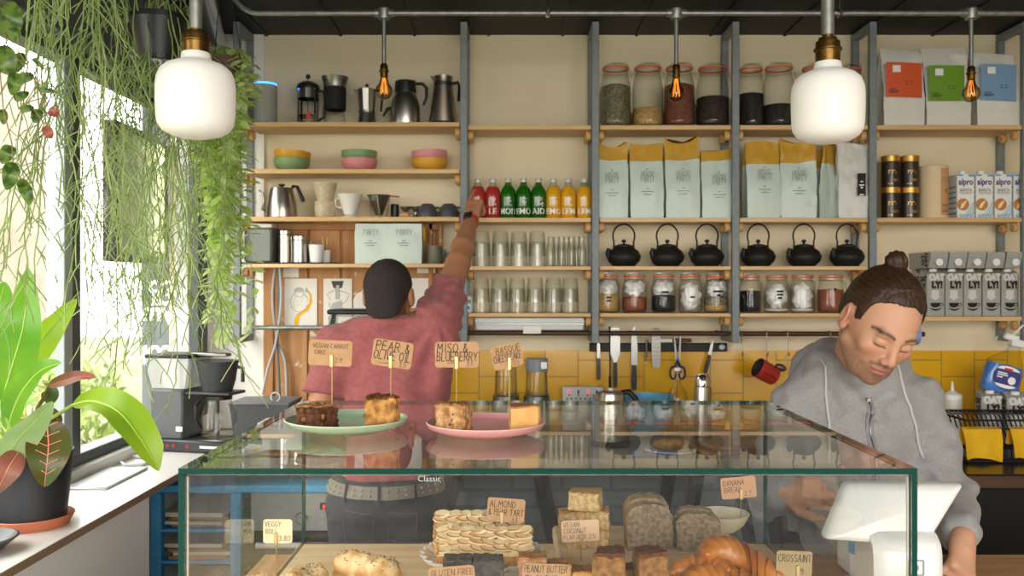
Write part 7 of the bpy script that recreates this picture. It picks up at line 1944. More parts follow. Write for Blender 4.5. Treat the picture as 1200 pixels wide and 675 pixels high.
# plants
def leafmat(name, c1, c2, tr=0.45, scale=12, rough=.4, contrast=.3):
 if name in MATS: return MATS[name]
 m = bpy.data.materials.new(name); m.use_nodes = True
 nt = m.node_tree; n = nt.nodes; l = nt.links; b = n['Principled BSDF']; out = n['Material Output']
 tc = n.new('ShaderNodeTexCoord'); t = n.new('ShaderNodeTexNoise'); t.inputs['Scale'].default_value = scale; t.inputs['Detail'].default_value = 3
 l.new(tc.outputs['Object'], t.inputs['Vector'])
 r = n.new('ShaderNodeValToRGB'); r.color_ramp.elements[0].position = .5 - .2 * (1 - contrast); r.color_ramp.elements[1].position = .5 + .2 * (1 - contrast)
 r.color_ramp.elements[0].color = (*lin(c1), 1); r.color_ramp.elements[1].color = (*lin(c2), 1)
 l.new(t.outputs['Fac'], r.inputs[0]); l.new(r.outputs[0], b.inputs['Base Color']); b.inputs['Roughness'].default_value = rough
 tl = n.new('ShaderNodeBsdfTranslucent'); l.new(r.outputs[0], tl.inputs[0])
 mx = n.new('ShaderNodeMixShader'); mx.inputs[0].default_value = tr
 l.new(b.outputs[0], mx.inputs[1]); l.new(tl.outputs[0], mx.inputs[2]); l.new(mx.outputs[0], out.inputs['Surface'])
 MATS[name] = m; return m
STEMG = leafmat('cactus_green', '#abc078', '#8ba461', .35, 8); STEMB = leafmat('cactus_green_pale', '#cbd89c', '#a9be7a', .4, 8); TWIG = mat('twig', '#8a6a4a', .8)
def rhipsalis(m, start, n_main, len_lo, len_hi, spread, seed, rad=.0016, out_first=.06, xmax=None):
 rd = random.Random(seed)
 def chain(p, d, length, r, depth):
  pts = [p.copy()]; d = d.normalized(); step = .028; k = max(int(length / step), 2)
  for i in range(k):
   d = (d + Vector((rd.uniform(-.22, .22), rd.uniform(-.22, .22), -.20))).normalized()
   p = p + d * step; pts.append(p.copy())
  m.tube(pts, [r] * len(pts), 4, rd.choice((0, 0, 1)), caps=False)
  if depth < 2:
   for i in range(2, len(pts), 2 if depth == 0 else 3):
    for q in range(rd.choice((1, 1, 2)) if depth == 0 else 1):
     if depth == 1 and rd.random() < .45: continue
     an = rd.uniform(0, 6.283); sd = Vector((math.cos(an), math.sin(an), rd.uniform(-.9, .35)))
     chain(pts[i], sd + d * .7, rd.uniform(.05, .13) if depth == 0 else rd.uniform(.03, .07), r * .8, depth + 1)
 for i in range(n_main):
  an = rd.uniform(0, 6.283); rr = rd.uniform(.2, 1) * spread
  if xmax is not None and rr * math.cos(an) > xmax: an = math.pi - an
  p = Vector((start[0] + .04 * math.cos(an), start[1] + .04 * math.sin(an), start[2]))
  e = Vector((start[0] + rr * math.cos(an) * 1.15, start[1] + rr * math.sin(an), start[2] - out_first * .6))
  mid = (p + e) / 2 + Vector((0, 0, out_first * .8))
  m.tube([p, mid, e], rad, 4, 0, caps=False)
  chain(e, Vector((math.cos(an) * .25, math.sin(an) * .25, -1)), rd.uniform(len_lo, len_hi), rad, 0)
def hanging_pot(r_, rt, rb, h, z, mt):
 MB().lathe([(0, z), (rb, z), (rt, z + h - .012), (rt * 1.05, z + h - .012), (rt * 1.05, z + h), (rt * .95, z + h), (rt * .93, z + h - .02), (0, z + h - .025)], 32).build('pot', mt, r_)
 m = MB()
 for a in (20, 140, 260): m.rod((rt * math.cos(R(a)), rt * math.sin(R(a)), z + h - .004), (0.0, 0, ZC - r_.location.z), .0014, 5)
 m.build('hanger_wire', BLACKM, r_)
# plant A: pot above the frame, near the window
YA = 1.80; xa = X(100, YA)
r_ = thing('hanging_plant', 'big wispy green hanging cactus by the window, its pot above the frame', 'hanging plant', (xa, YA, 0), 0, 'wispy hanging plants')
za_ = Z(-25, YA); hanging_pot(r_, .085, .06, .10, za_, BLACKP)
m = MB(); rhipsalis(m, (0, 0, za_ + .10), 14, .50, .86, .075, 3, xmax=.03); rhipsalis(m, (.02, .05, za_ + .10), 6, .15, .35, .13, 5, xmax=.0)
m.build('stems', [STEMG, STEMB], r_)['kind'] = 'stuff'
# plant B: black pot visible beside the left pendant lamp
YBp = 2.25; xb = X(187, YBp)
r_ = thing('hanging_plant', 'wispy hanging cactus in the black pot beside the left pendant lamp', 'hanging plant', (xb, YBp, 0), 0, 'wispy hanging plants')
zb_p = Z(74, YBp); hanging_pot(r_, .070, .050, Z(20, YBp) - zb_p, zb_p, BLACKP)
MB().lathe([(0, zb_p - .004), (.062, zb_p - .004), (.07, zb_p + .012), (.068, zb_p + .012), (.06, zb_p), (0, zb_p - .001)], 30).build('saucer', clear('clear_saucer', (.9, .92, .92), 1.45, edge=(.6, .62, .62)), r_)
m = MB(); z_ = Z(20, YBp); rhipsalis(m, (0, 0, z_ - .005), 20, .62, .92, .10, 11, .0017); rhipsalis(m, (-.03, -.03, z_ - .005), 9, .10, .4, .14, 12, .0017)
m.build('stems', [STEMG, STEMB], r_)['kind'] = 'stuff'
# third: behind, between them
YCp = 2.75; xc = X(152, YCp)
r_ = thing('hanging_plant', 'wispy hanging cactus farther along the window, its pot hidden above', 'hanging plant', (xc, YCp, 0), 0, 'wispy hanging plants')
z_ = Z(-20, YCp); hanging_pot(r_, .08, .06, .10, z_ - .02, DGREY)
m = MB(); rhipsalis(m, (0, 0, z_ + .075), 16, .80, 1.12, .13, 21, .0018)
m.build('stems', [STEMG, STEMB], r_)['kind'] = 'stuff'
# plant D: leafy trailing vine behind the lamp
YD = 3.0; xd = X(262, YD)
VINE = leafmat('vine_leaf', '#e0f09e', '#c2e07a', .5, 14); VINEP = leafmat('vine_leaf_pale', '#f0f7cc', '#dcecaa', .5, 14)
r_ = thing('trailing_vine', 'trailing plant with pairs of light green leaves, left of the smart speaker', 'hanging plant', (xd, YD, 0))
z_ = Z(72, YD); hanging_pot(r_, .06, .045, .08, z_ - .07, mat('brown_pot', '#5b4636', .7))
def small_leaf(m, p, d, size, wd, mm, rd):
 d = d.normalized(); s_ = d.cross(Vector((0, 0, 1)))
 s_ = s_.normalized() if s_.length > .01 else Vector((1, 0, 0))
 s_ = (s_ + Vector((rd.uniform(-.5, .5), rd.uniform(-.5, .5), rd.uniform(-.5, .5)))).normalized(); nn = s_.cross(d).normalized()
 L = [(0, .0), (.25, .7), (.5, 1.0), (.75, .75), (1.0, 0)]; vs = []
 for t, w_ in L:
  c = p + d * (size * t) + nn * (-.12 * size * t * t)
  vs += [c - s_ * wd * w_ + nn * wd * .18 * w_, c, c + s_ * wd * w_ + nn * wd * .18 * w_]
 fs = []
 for i in range(4): fs += [(3*i, 3*i+1, 3*i+4, 3*i+3), (3*i+1, 3*i+2, 3*i+5, 3*i+4)]
 m.add(vs, fs, mm)
m = MB(); ms = MB(); rd = random.Random(8)
tops = [(rd.uniform(-.07, .07), rd.uniform(-.07, .07)) for _ in range(28)]
for i, (dx, dy) in enumerate(tops):
 ln = rd.uniform(.50, 1.0) if i > 3 else 1.05
 p = Vector((dx * .5, dy * .5, z_ + .015)); d = Vector((dx * 9, dy * 5, .5)).normalized(); pts = [p.copy()]
 st = .032
 for k in range(int(ln / st)):
  if k > 0: d = (d * .62 + Vector((rd.uniform(-.26, .26) - dx * .5 - (p.x) * 1.2, rd.uniform(-.3, .3), -.75))).normalized()
  p = p + d * st; pts.append(p.copy())
  a = rd.uniform(0, 6.28)
  for q in (0, 1):
   sd = Vector((math.cos(a + q * 3.14), math.sin(a + q * 3.14) * .8, rd.uniform(-.7, .1)))
   sz = rd.uniform(.042, .064) * (1.0 if k > 2 else .8)
   small_leaf(m, p, sd, sz, sz * .24, rd.choice((0, 0, 1)), rd)
 ms.tube(pts, .0012, 4)
m.build('leaves', [VINE, VINEP], r_, ang=80)['kind'] = 'stuff'; ms.build('stems', STEMB, r_)
# plant E: speckled leaves at the left frame edge
YE = 1.55
HOYA = leafmat('hoya_leaf', '#6f8b3d', '#3c5a26', .35, 70, .3, .6); HOYAR = leafmat('hoya_leaf_red', '#b06a55', '#8a4a3c', .35, 60, .3, .5)
r_ = thing('climbing_plant', 'trailing plant with oval speckled leaves at the upper left frame edge', 'hanging plant', (X(-8, YE), YE, 0))
x0_ = X(-8, YE)
LS = 1.0
def big_leaf(name, mid, wpx, m_, parent, org, fold=.25, ny=10, wave=0.0, seed=0, prof=None, tilt=0.0, cup=0.0, midrib=None, thick=.0006):
 """leaf blade: mid = [(px, py, Y)] along the rib, wpx = half width in px at the widest"""
 mid = [(a, b_, Y * LS) for a, b_, Y in mid]
 P_ = [Vector((X(a, Y), Y, Z(b_, Y))) - org for a, b_, Y in mid]
 n = 26; Q = []
 for i in range(n + 1):
  t = i / n * (len(P_) - 1); k = min(int(t), len(P_) - 2); f = t - k
  p0, p1, p2, p3 = P_[max(k-1, 0)], P_[k], P_[k+1], P_[min(k+2, len(P_)-1)]
  Q.append(.5 * ((2*p1) + (p2-p0)*f + (2*p0-5*p1+4*p2-p3)*f*f + (3*p1-p0-3*p2+p3)*f*f*f))
 Ym_ = sum(p[2] for p in mid) / len(mid); hw = S(wpx, Ym_); rows = []
 for i, q in enumerate(Q):
  t = i / n
  tg = (Q[min(i+1, n)] - Q[max(i-1, 0)]).normalized()
  view = Vector((q.x + org.x, q.y + org.y, q.z + org.z - CAMZ)).normalized()
  sd = tg.cross(view).normalized(); up = sd.cross(tg).normalized()
  sd = (sd * math.cos(tilt) + up * math.sin(tilt)).normalized(); up = sd.cross(tg).normalized()
  w_ = hw * ((math.sin(math.pi * min(t ** .75, 1)) ** .8) if prof is None else np.interp(t, *prof))
  row = []
  for j in range(ny + 1):
   u = 2 * j / ny - 1
   row.append(q + sd * (u * w_) - up * (abs(u) * fold * w_ - cup * w_ * u * u) + up * (wave * w_ * math.sin(t * 14 + seed + (2 if u > 0 else 0)) * abs(u) ** 2))
  rows.append(row)
 m = MB().grid(rows)
 o = m.build(name, m_, parent, ang=80)
 if midrib is not None: MB().tube([r__[ny // 2] for r__ in rows[:-1]], [hw * .045 * (1 - i / n) + .0005 for i in range(n)], 6).build('rib', midrib, o)
 return o
org = Vector((x0_, YE, 0)); hw_ = [((4, 40), (16, 2), 15), ((2, 68), (-6, 82), 8), ((8, 42), (24, 36), 7), ((-4, 55), (12, 88), 15), ((10, 82), (28, 62), 9), ((18, 85), (14, 112), 8), ((22, 92), (40, 88), 6), ((16, 116), (34, 108), 5), ((44, 105), (68, 108), 3.2), ((23, 128), (40, 126), 4.5), ((44, 128), (40, 144), 6.5), ((57, 128), (68, 136), 6), ((52, 148), (60, 163), 6), ((12, 170), (2, 192), 8), ((14, 190), (8, 223), 9), ((24, 210), (36, 240), 7), ((2, 128), (4, 146), 5), ((38, 68), (52, 82), 3)]
for i, (a, b_, w_) in enumerate(hw_):
 Yl_ = YE + .04 * math.sin(i * 2.1)
 big_leaf('leaf', [(a[0], a[1], Yl_), ((a[0] + b_[0]) / 2 + 1, (a[1] + b_[1]) / 2, Yl_ - .008), (b_[0], b_[1], Yl_)], w_, HOYAR if i in (11, 12) else HOYA, r_, org, .2, 6)
m = MB()
for pts in (((-8, -40), (2, 20), (10, 60), (16, 100), (22, 128), (40, 128), (52, 146)), ((-10, -30), (-2, 60), (4, 128), (14, 168), (16, 195), (26, 212)), ((8, 40), (26, 66), (46, 104), (58, 128))):
 m.tube([(X(a, YE) - x0_, 0, Z(b_, YE)) for a, b_ in pts], .0011, 5)
m.tube([(0, 0, Z(-40, YE)), (0, 0, ZC)], .0015, 5)
m.build('stems', TWIG, r_)
# potted plant on the sill
LS = .945; YP_ = 2.36 * LS; xp = X(37, YP_)
r_ = thing('potted_plant', 'large green leaved plant in a black pot on a terracotta saucer', 'potted plant', (xp, YP_, SLZ))
org = Vector((xp, YP_, SLZ))
hp = Z(528, YP_) - SLZ; rt = S(45, YP_); rb = S(37, YP_)
MB().lathe([(0, .010), (rb, .010), (rt * .965, hp * .80), (rt * .985, hp * .80), (rt, hp - .004), (rt * 1.01, hp), (rt * .96, hp), (rt * .93, hp - .03), (0, hp - .03)], 44).build('pot', mat('black_pot', '#2a2b2e', .5), r_)
MB().lathe([(0, hp - .029), (rt * .92, hp - .029), (rt * .9, hp - .022), (0, hp - .018)], 30).build('soil', mat('soil', '#4b3a2c', .95, bump=(60, 1.0)), r_)
MB().lathe([(0, 0), (rb * 1.08, 0), (rb * 1.25, .026), (rb * 1.22, .028), (rb * 1.06, .009), (0, .009)], 44).build('saucer', mat('terracotta', '#b5694a', .6), r_)
PHI = leafmat('philodendron_leaf', '#7fb531', '#5d9a25', .45, 7, .3, .1); PHIY = leafmat('philodendron_light', '#a8c936', '#8ab52c', .5, 6, .35, .1)
CROT = leafmat('croton_leaf', '#5e4420', '#4a5a22', .25, 14, .3, .2); CROTR = leafmat('croton_red', '#b0685a', '#7d5a45', .35, 14, .35, .2)
RIBP = mat('pink_rib', '#d0806a', .5); RIBG = mat('green_rib', '#a9c65a', .5)
def P3(a, b_, Y): return (a, b_, Y)
B_ = (30, 520, YP_)
big_leaf('leaf', [(2, 470, 2.30), (14, 430, 2.25), (28, 378, 2.22), (33, 314, 2.26)], 25, PHI, r_, org, .18, 12, .03, 1, midrib=RIBG, tilt=.25)
big_leaf('leaf', [(-10, 480, 2.40), (25, 428, 2.42), (58, 388, 2.44), (90, 350, 2.48)], 19, PHIY, r_, org, .22, 12, .05, 2, midrib=RIBG, tilt=-.2)
big_leaf('leaf', [(-25, 470, 2.36), (-12, 420, 2.32), (-4, 370, 2.30), (6, 330, 2.32)], 26, PHI, r_, org, .2, 12, .03, 3, midrib=RIBG)
big_leaf('leaf', [(86, 474, 2.30), (108, 470, 2.24), (138, 482, 2.20), (165, 515, 2.18), (186, 552, 2.18)], 24, PHIY, r_, org, .45, 12, .08, 4, prof=([0, .12, .35, .6, .85, 1], [.05, .35, .75, 1, .65, .02]), midrib=RIBG, tilt=.5)
big_leaf('leaf', [(8, 505, 2.34), (22, 465, 2.26), (45, 436, 2.22), (72, 425, 2.20)], 17, PHI, r_, org, .3, 12, .08, 5, midrib=RIBG, tilt=.6)
big_leaf('leaf', [(0, 560, 2.28), (18, 520, 2.22), (40, 495, 2.2), (62, 470, 2.2)], 20, leafmat('philodendron_grey', '#a8bf8c', '#86a866', .35, 8, .3, .1), r_, org, .3, 12, .05, 6, midrib=RIBG, tilt=-.5)
big_leaf('croton_leaf', [(55, 492, 2.30), (57, 520, 2.25), (55, 545, 2.23), (52, 571, 2.23)], 24, CROT, r_, org, .2, 12, .03, 7, midrib=RIBP)
big_leaf('croton_leaf', [(57, 452, 2.30), (75, 446, 2.27), (95, 441, 2.27), (113, 442, 2.28)], 8, CROTR, r_, org, .3, 10, .05, 8, midrib=RIBP, tilt=.5)
big_leaf('croton_leaf', [(22, 530, 2.24), (12, 545, 2.20), (4, 560, 2.19), (-6, 580, 2.2)], 15, CROTR, r_, org, .25, 10, .03, 9, midrib=RIBP)
big_leaf('croton_leaf', [(42, 482, 2.34), (55, 484, 2.32), (66, 490, 2.31), (72, 497, 2.31)], 8, CROT, r_, org, .3, 10, .03, 10, midrib=RIBP, tilt=.4)
big_leaf('croton_leaf', [(52, 470, 2.36), (60, 462, 2.34), (63, 452, 2.34)], 9, leafmat('croton_dark', '#4f6630', '#3a4c22', .25, 14, .3, .2), r_, org, .2, 8, 0, 11)
big_leaf('croton_leaf', [(20, 497, 2.37), (30, 500, 2.35), (40, 512, 2.34)], 8, leafmat('croton_gold', '#c79a3a', '#a8832a', .3, 14, .3, .2), r_, org, .2, 8, 0, 12)
# side veins of the big croton leaf are real raised ribs
m = MB()
for i in range(6):
 py = 500 + i * 11
 for s_ in (-1, 1): m.tube([(X(56, 2.225 * LS) - xp, 2.222 * LS - YP_ - .002, Z(py, 2.225 * LS) - SLZ), (X(56 + s_ * (16 - abs(i - 2) * 2), 2.225 * LS) - xp, 2.222 * LS - YP_ + .001, Z(py - 6, 2.225 * LS) - SLZ)], .0009, 4)
m.build('leaf_veins', RIBP, r_)
m = MB()
def stalk(pts, r0):
 pts = [(a, b_, Y if Y == YP_ else Y * LS) for a, b_, Y in pts]
 m.tube([Vector((X(a, Y), Y, Z(b_, Y))) - org for a, b_, Y in pts], r0, 8)
stalk([(30, 532, YP_), (14, 505, 2.33), (2, 470, 2.30)], .006); stalk([(34, 532, YP_), (12, 510, 2.38), (-10, 480, 2.40)], .006); stalk([(22, 532, YP_), (-5, 505, 2.38), (-25, 470, 2.36)], .006)
stalk([(-4, 522, 2.30), (20, 508, 2.30), (55, 494, 2.30), (86, 474, 2.30)], [.006, .006, .005, .004]); stalk([(26, 532, YP_), (14, 520, 2.35), (8, 505, 2.34)], .005); stalk([(28, 534, YP_), (10, 560 - 20, 2.31), (0, 555, 2.28)], .005)
m.build('leaf_stalks', leafmat('stalk_green', '#b9cc72', '#96b04c', .2, 8), r_)
m = MB(); stalk([(40, 534, YP_), (40, 500, 2.35), (44, 478, 2.34), (54, 462, 2.33)], .005); stalk([(42, 500, 2.35), (55, 492, 2.30)], .003); stalk([(44, 478, 2.34), (57, 452, 2.30)], .0025); stalk([(40, 520, 2.34), (22, 530, 2.24)], .003)
m.build('woody_stem', TWIG, r_)
# people
def skinmat(name):
 m = mat(name, '#b98362', .5, sub=.12, attr='tone', bump=(220, .12, .001))
 return m
SKIN = skinmat('skin')
HAIRD = mat('dark_hair', '#241d19', .6, col2='#332a25', nscale=90, bump=(160, .7, .003))
HAIRB = mat('brown_hair', '#2a1b12', .5, col2='#452d1d', nscale=30, ncontrast=.0, bump=(60, .7, .003), stretch=(3, .5, 3))
def finger(p, pts, r0, r1):
 d = None
 n = len(pts) - 1
 for i in range(n):
  ra = r0 + (r1 - r0) * i / n; rb = r0 + (r1 - r0) * (i + 1) / n
  e = sd_cone(p, pts[i], pts[i+1], ra, rb); d = e if d is None else smin(d, e, .004)
 return d
def frame(o, fwd, up):
 """hand frame: origin at wrist, fwd along the metacarpals, up = back of the hand, side = towards the thumb for a right hand seen from above"""
 f = Vector(fwd).normalized(); u = Vector(up); u = (u - f * u.dot(f)).normalized(); s_ = f.cross(u)
 return lambda a, b_, c: np.array(Vector(o) + s_ * a + f * b_ + u * c)
def hand_sdf(p, L, curls, thumb_side=1, spread=(.0, .0, .0, .0), thumb=None, sc=1.0):
 """L(side, fwd, up); curls: per finger bend angles (mcp, pip, dip) degrees towards -up"""
 t = thumb_side
 def LL(a, b_, c): return L(a * sc, b_ * sc, c * sc)
 d = sd_cone(p, LL(0, -.005, 0), LL(0, .03, 0), .025 * sc, .026 * sc)
 for x in (-.030, -.010, .010, .030):
  d = smin(d, sd_cone(p, LL(x * .6, .02, 0), LL(x * .95, .085, .002), .015 * sc, .0125 * sc), .014 * sc)
 lens = [(.044, .026, .021), (.048, .030, .022), (.045, .028, .021), (.035, .021, .018)]
 xs = [.030, .010, -.010, -.030]
 for k in range(4):
  a, b_, c = xs[k] * t * .95, .085 - (.004 if k in (0, 2) else 0) - (.012 if k == 3 else 0), .002
  pts = [LL(a, b_, c)]; ang = 0
  sp = spread[k]
  for seg, bend in zip(lens[k], curls[k]):
   ang += math.radians(bend)
   b_ += seg * math.cos(ang) * math.cos(sp); a += seg * math.cos(ang) * math.sin(sp) * t; c -= seg * math.sin(ang)
   pts.append(LL(a, b_, c))
  d = smin(d, finger(p, pts, .0098 * sc, .0074 * sc), .006 * sc)
 th = thumb or [(.022, .015, -.006), (.045, .042, -.016), (.052, .072, -.022), (.050, .098, -.026)]
 pts = [LL(a * t, b_, c) for a, b_, c in th]
 d = smin(d, finger(p, pts, .0140 * sc, .0085 * sc), .010 * sc)
 return d
def block(f, lo, hi, h, it=2):
 pos, F = nets(f, lo, hi, h)
 return relax(pos, F, it), F
# head in its own frame: faces -Y, up +Z, origin midway between the ears at eye height
def head_sdf(p, ears=True, face=True):
 d = sd_ell(p, (0, .014, .030), (.0755, .096, .087))
 d = smin(d, sd_ell(p, (0, -.026, -.028), (.061, .064, .085)), .03)
 d = smin(d, sd_ell(p, (0, -.040, -.074), (.048, .046, .040)), .025)
 d = smin(d, sd_ell(p, (0, -.074, -.100), (.019, .015, .015)), .022)
 for s_ in (-1, 1):
  d = smin(d, sd_ell(p, (s_ * .041, -.060, -.024), (.022, .020, .018)), .02)
  d = smin(d, sd_cone(p, (s_ * .052, .0, -.060), (s_ * .030, -.050, -.092), .018, .016), .02)
  if ears:
   c, s2 = math.cos(R(18 * s_)), math.sin(R(18 * s_)); Rm = np.array([[c, -s2, 0], [s2, c, 0], [0, 0, 1]])
   e = sd_ell(p, (s_ * .081, .016, -.004), (.0085, .019, .031), Rm)
   e = smin(e, sd_ell(p, (s_ * .077, .008, -.026), (.0075, .010, .012)), .008)
   e = smax(e, -sd_ell(p, (s_ * .0885, .012, .000), (.006, .010, .018)), .005)
   d = smin(d, e, .008)
 if face:
  d = smin(d, sd_cone(p, (-.034, -.079, .020), (.034, -.079, .020), .011, .011), .014)
  for s_ in (-1, 1): d = smax(d, -sd_ell(p, (s_ * .032, -.100, .001), (.017, .016, .0125)), .014)
  for s_ in (-1, 1):
   d = smin(d, sd_ell(p, (s_ * .031, -.0765, .000), (.0155, .0125, .0125)), .003)
   d = smax(d, -sd_cone(p, (s_ * .019, -.090, -.0085), (s_ * .043, -.0845, -.0075), .0013, .0013), .002)
  d = smin(d, sd_cone(p, (0, -.086, .012), (0, -.104, -.030), .0075, .0095), .012)
  d = smin(d, sd_ell(p, (0, -.1065, -.033), (.0105, .0100, .0095)), .008)
  for s_ in (-1, 1):
   d = smin(d, sd_ell(p, (s_ * .0120, -.097, -.037), (.0075, .010, .0080)), .006)
   d = smax(d, -sd_ell(p, (s_ * .0060, -.103, -.0445), (.0035, .005, .003)), .003)
  d = smin(d, sd_ell(p, (0, -.0875, -.062), (.023, .0095, .0065)), .005)
  d = smin(d, sd_ell(p, (0, -.0860, -.0735), (.019, .0095, .0065)), .005)
  d = smax(d, -sd_cone(p, (-.021, -.0925, -.0675), (.021, -.0925, -.0675), .0012, .0012), .003)
  d = smin(d, sd_ell(p, (0, -.090, -.056), (.004, .004, .006)), .006)
 return d
def face_tone(q, base, stubble=True):
 """skin pigment by place: lips, brows, lashes, beard shadow (pigment, not light)"""
 n = len(q); col = np.tile(np.array(lin(base)), (n, 1))
 def blend(w_, c):
  w_ = np.clip(w_, 0, 1)[:, None]; col[:] = col * (1 - w_) + np.array(lin(c)) * w_
 x, y, z = q.T
 front = np.clip((-y - .03) / .02, 0, 1)
 blend(.35 * np.exp(-((np.abs(x) - .042) / .02) ** 2 - ((z + .028) / .02) ** 2) * front, '#b8604e')
 blend(.35 * np.exp(-(x / .014) ** 2 - ((z + .036) / .012) ** 2) * front, '#b5604c')
 if stubble:
  beard = np.clip((-.046 - z) / .018, 0, 1) * np.clip((.055 - y) / .03, 0, 1)
  nb = np.random.default_rng(3).random(n)
  blend(beard * (.38 + .25 * nb), '#4a342a')
  must = np.exp(-((z + .0535) / .0055) ** 2) * (np.abs(x) < .032) * front
  blend(must * .55, '#3d2a20')
  blend(np.exp(-((z + .088) / .008) ** 2 - (x / .016) ** 2) * front * .4, '#3d2a20')
 lips = np.exp(-((z + .0675) / .009) ** 4) * np.clip(1.15 - (np.abs(x) / .024) ** 2, 0, 1) * (y < -.078)
 blend(lips * .8, '#b06a5c')
 arch = .0205 + .006 * np.clip(1 - ((np.abs(x) - .034) / .02) ** 2, -1, 1)
 brow = np.exp(-((z - arch) / .0042) ** 2) * (np.abs(x) > .012) * (np.abs(x) < .056) * front
 blend(brow * .9, '#2c1d15')
 lash = np.exp(-((z + .0082 - .0012 * (np.abs(x) - .03) / .012) / .0017) ** 2) * (np.abs(np.abs(x) - .031) < .0145) * (y < -.068)
 blend(lash * .95, '#1f1511')
 return col
# ================= the man reaching for a bottle (seen from behind)
MAN1_BASE = '#b67f5e'
p1root = thing('person', 'man in a dusty red t-shirt seen from behind, reaching up to the bottles', 'person', (-.42, 3.02, 0))
O1 = np.array((-.42, 3.02, 0))
V = lambda x, y, z: np.array((x, y, z)) - O1
sh_l, el_l, wr_l = V(-.600, 3.00, 1.375), V(-.640, 2.93, 1.13), V(-.52, 3.17, .99)
sh_r, el_r, wr_r = V(-.245, 3.04, 1.475), V(-.198, 3.27, 1.660), V(-.162, 3.54, 1.838)
hd1 = V(-.412, 3.01, 1.548); Rh1 = np.array((Matrix.Rotation(R(172), 3, 'Z') @ Matrix.Rotation(R(-4), 3, 'X')))  # faces away from the camera
def to_head(p, c, Rm): return (p - c) @ Rm
def man1_body(p):
 d = sd_cone(p, V(-.41, 3.035, 1.44), V(-.412, 3.01, 1.53), .050, .056)
 d = smin(d, sd_ell(p, V(-.42, 3.03, 1.26), (.16, .080, .20)), .05)
 d = smin(d, sd_ell(p, V(-.42, 3.02, .95), (.150, .10, .16)), .06)
 d = smin(d, sd_cone(p, sh_l, el_l, .050, .040), .03); d = smin(d, sd_cone(p, el_l, wr_l, .041, .028), .015)
 d = smin(d, sd_cone(p, V(-.44, 3.02, 1.40), sh_l, .06, .05), .04)
 for sx in (-.52, -.33):
  d = smin(d, sd_cone(p, V(sx, 3.03, .86), V(sx, 3.02, .48), .080, .055), .03)
  d = smin(d, sd_cone(p, V(sx, 3.02, .48), V(sx, 3.05, .09), .055, .038), .02)
  d = smin(d, sd_cone(p, V(sx, 3.06, .035), V(sx, 3.20, .030), .032, .028), .02)
 L = frame(wr_l, (.55, .8, -.15), (0, .2, 1))
 return smin(d, hand_sdf(p, L, [(35, 45, 30)] * 4, -1), .012)
def man1_arm(p):
 d = sd_cone(p, V(-.40, 3.03, 1.40), sh_r, .06, .055)
 d = smin(d, sd_cone(p, sh_r, el_r, .055, .044), .02)
 mid = sh_r + (el_r - sh_r) * .5 + np.array((0, -.01, -.014)); d = smin(d, sd_ell(p, mid, (.040, .06, .045)), .03)
 d = smin(d, sd_cone(p, el_r, el_r + (wr_r - el_r) * .35, .043, .042), .015)
 d = smin(d, sd_cone(p, el_r + (wr_r - el_r) * .35, wr_r, .042, .026), .02)
 fw = np.array((.13, .42, .66)); L = frame(wr_r + fw * .012, fw, (-.30, -.78, .45))
 cu = [(2, 10, 8), (48, 68, 40), (58, 72, 42), (64, 74, 42)]
 # thumb hooks under the bottle to the right; index points up
 dh = hand_sdf(p, L, cu, -1, (-.05, .0, .04, .08), [(.020, .018, -.010), (.036, .045, -.026), (.036, .072, -.040), (.026, .092, -.050)], .93)
 return smin(d, dh, .012)
def man1_head(p):
 q = to_head(p, hd1, Rh1)
 d = head_sdf(q, True, True)
 return smin(d, sd_cone(q, (0, .026, -.050), (0, .002, -.14), .057, .055), .025)
a = block(man1_body, V(-.75, 2.80, -.02), V(-.12, 3.42, 1.56), .009)
b = block(man1_arm, V(-.50, 2.90, 1.30), V(-.02, 3.80, 2.06), .0045, 1)
c = block(man1_head, hd1 - .16 - np.array((0, 0, .03)), hd1 + .16, .004, 1)
t1 = face_tone(to_head(c[0], hd1, Rh1), MAN1_BASE); q1 = to_head(c[0], hd1, Rh1)
f1 = (np.clip((q1[:, 2] + .098) / .035, 0, 1) * np.clip((q1[:, 1] - .01) / .02, 0, 1) * .75 * (np.abs(q1[:, 0]) < .0745))[:, None]; t1 = t1 * (1 - f1) + np.array(lin('#2f2723')) * f1
tones = np.concatenate([np.tile(np.array(lin(MAN1_BASE)), (len(a[0]) + len(b[0]), 1)), t1])
hp_ = to_head(c[0], hd1, Rh1)
o = np_mesh('body', [(*a, 0), (*b, 0), (*c, 0)], [SKIN], p1root, tones)
def man1_hair(p):
 q = to_head(p, hd1, Rh1)
 d = sd_ell(q, (0, .016, .033), (.0800, .1005, .0915))
 d = smin(d, sd_ell(q, (0, .075, -.035), (.056, .030, .055)), .035)
 cut = .026 - q[:, 2] - .75 * np.where(q[:, 1] < 0, q[:, 1], q[:, 1] * 1.28) * 1.0
 cut = (.018 - .95 * q[:, 1]) - q[:, 2]
 cut = np.maximum(cut * .72, -.070 - q[:, 2])
 d = smax(d, cut, .006)
 d = smax(d, -(np.hypot(q[:, 1] - .012, (q[:, 2] + .006)) - .034) * 1.0 if False else np.full(len(q), -1.0), .004)
 return d + .0012 * fbm(p, 260)
h_ = block(man1_hair, hd1 - .15, hd1 + .15, .004, 1)
np_mesh('hair', [(*h_, 0)], [mat('cropped_hair', '#2a2421', .8, col2='#352d29', nscale=140, bump=(260, 1.0, .003))], p1root)
SHIRT = mat('dusty_red_cotton', '#a55f5f', .9, col2='#9c5656', nscale=60, bump=(500, .15, .0006), sheen=.15)
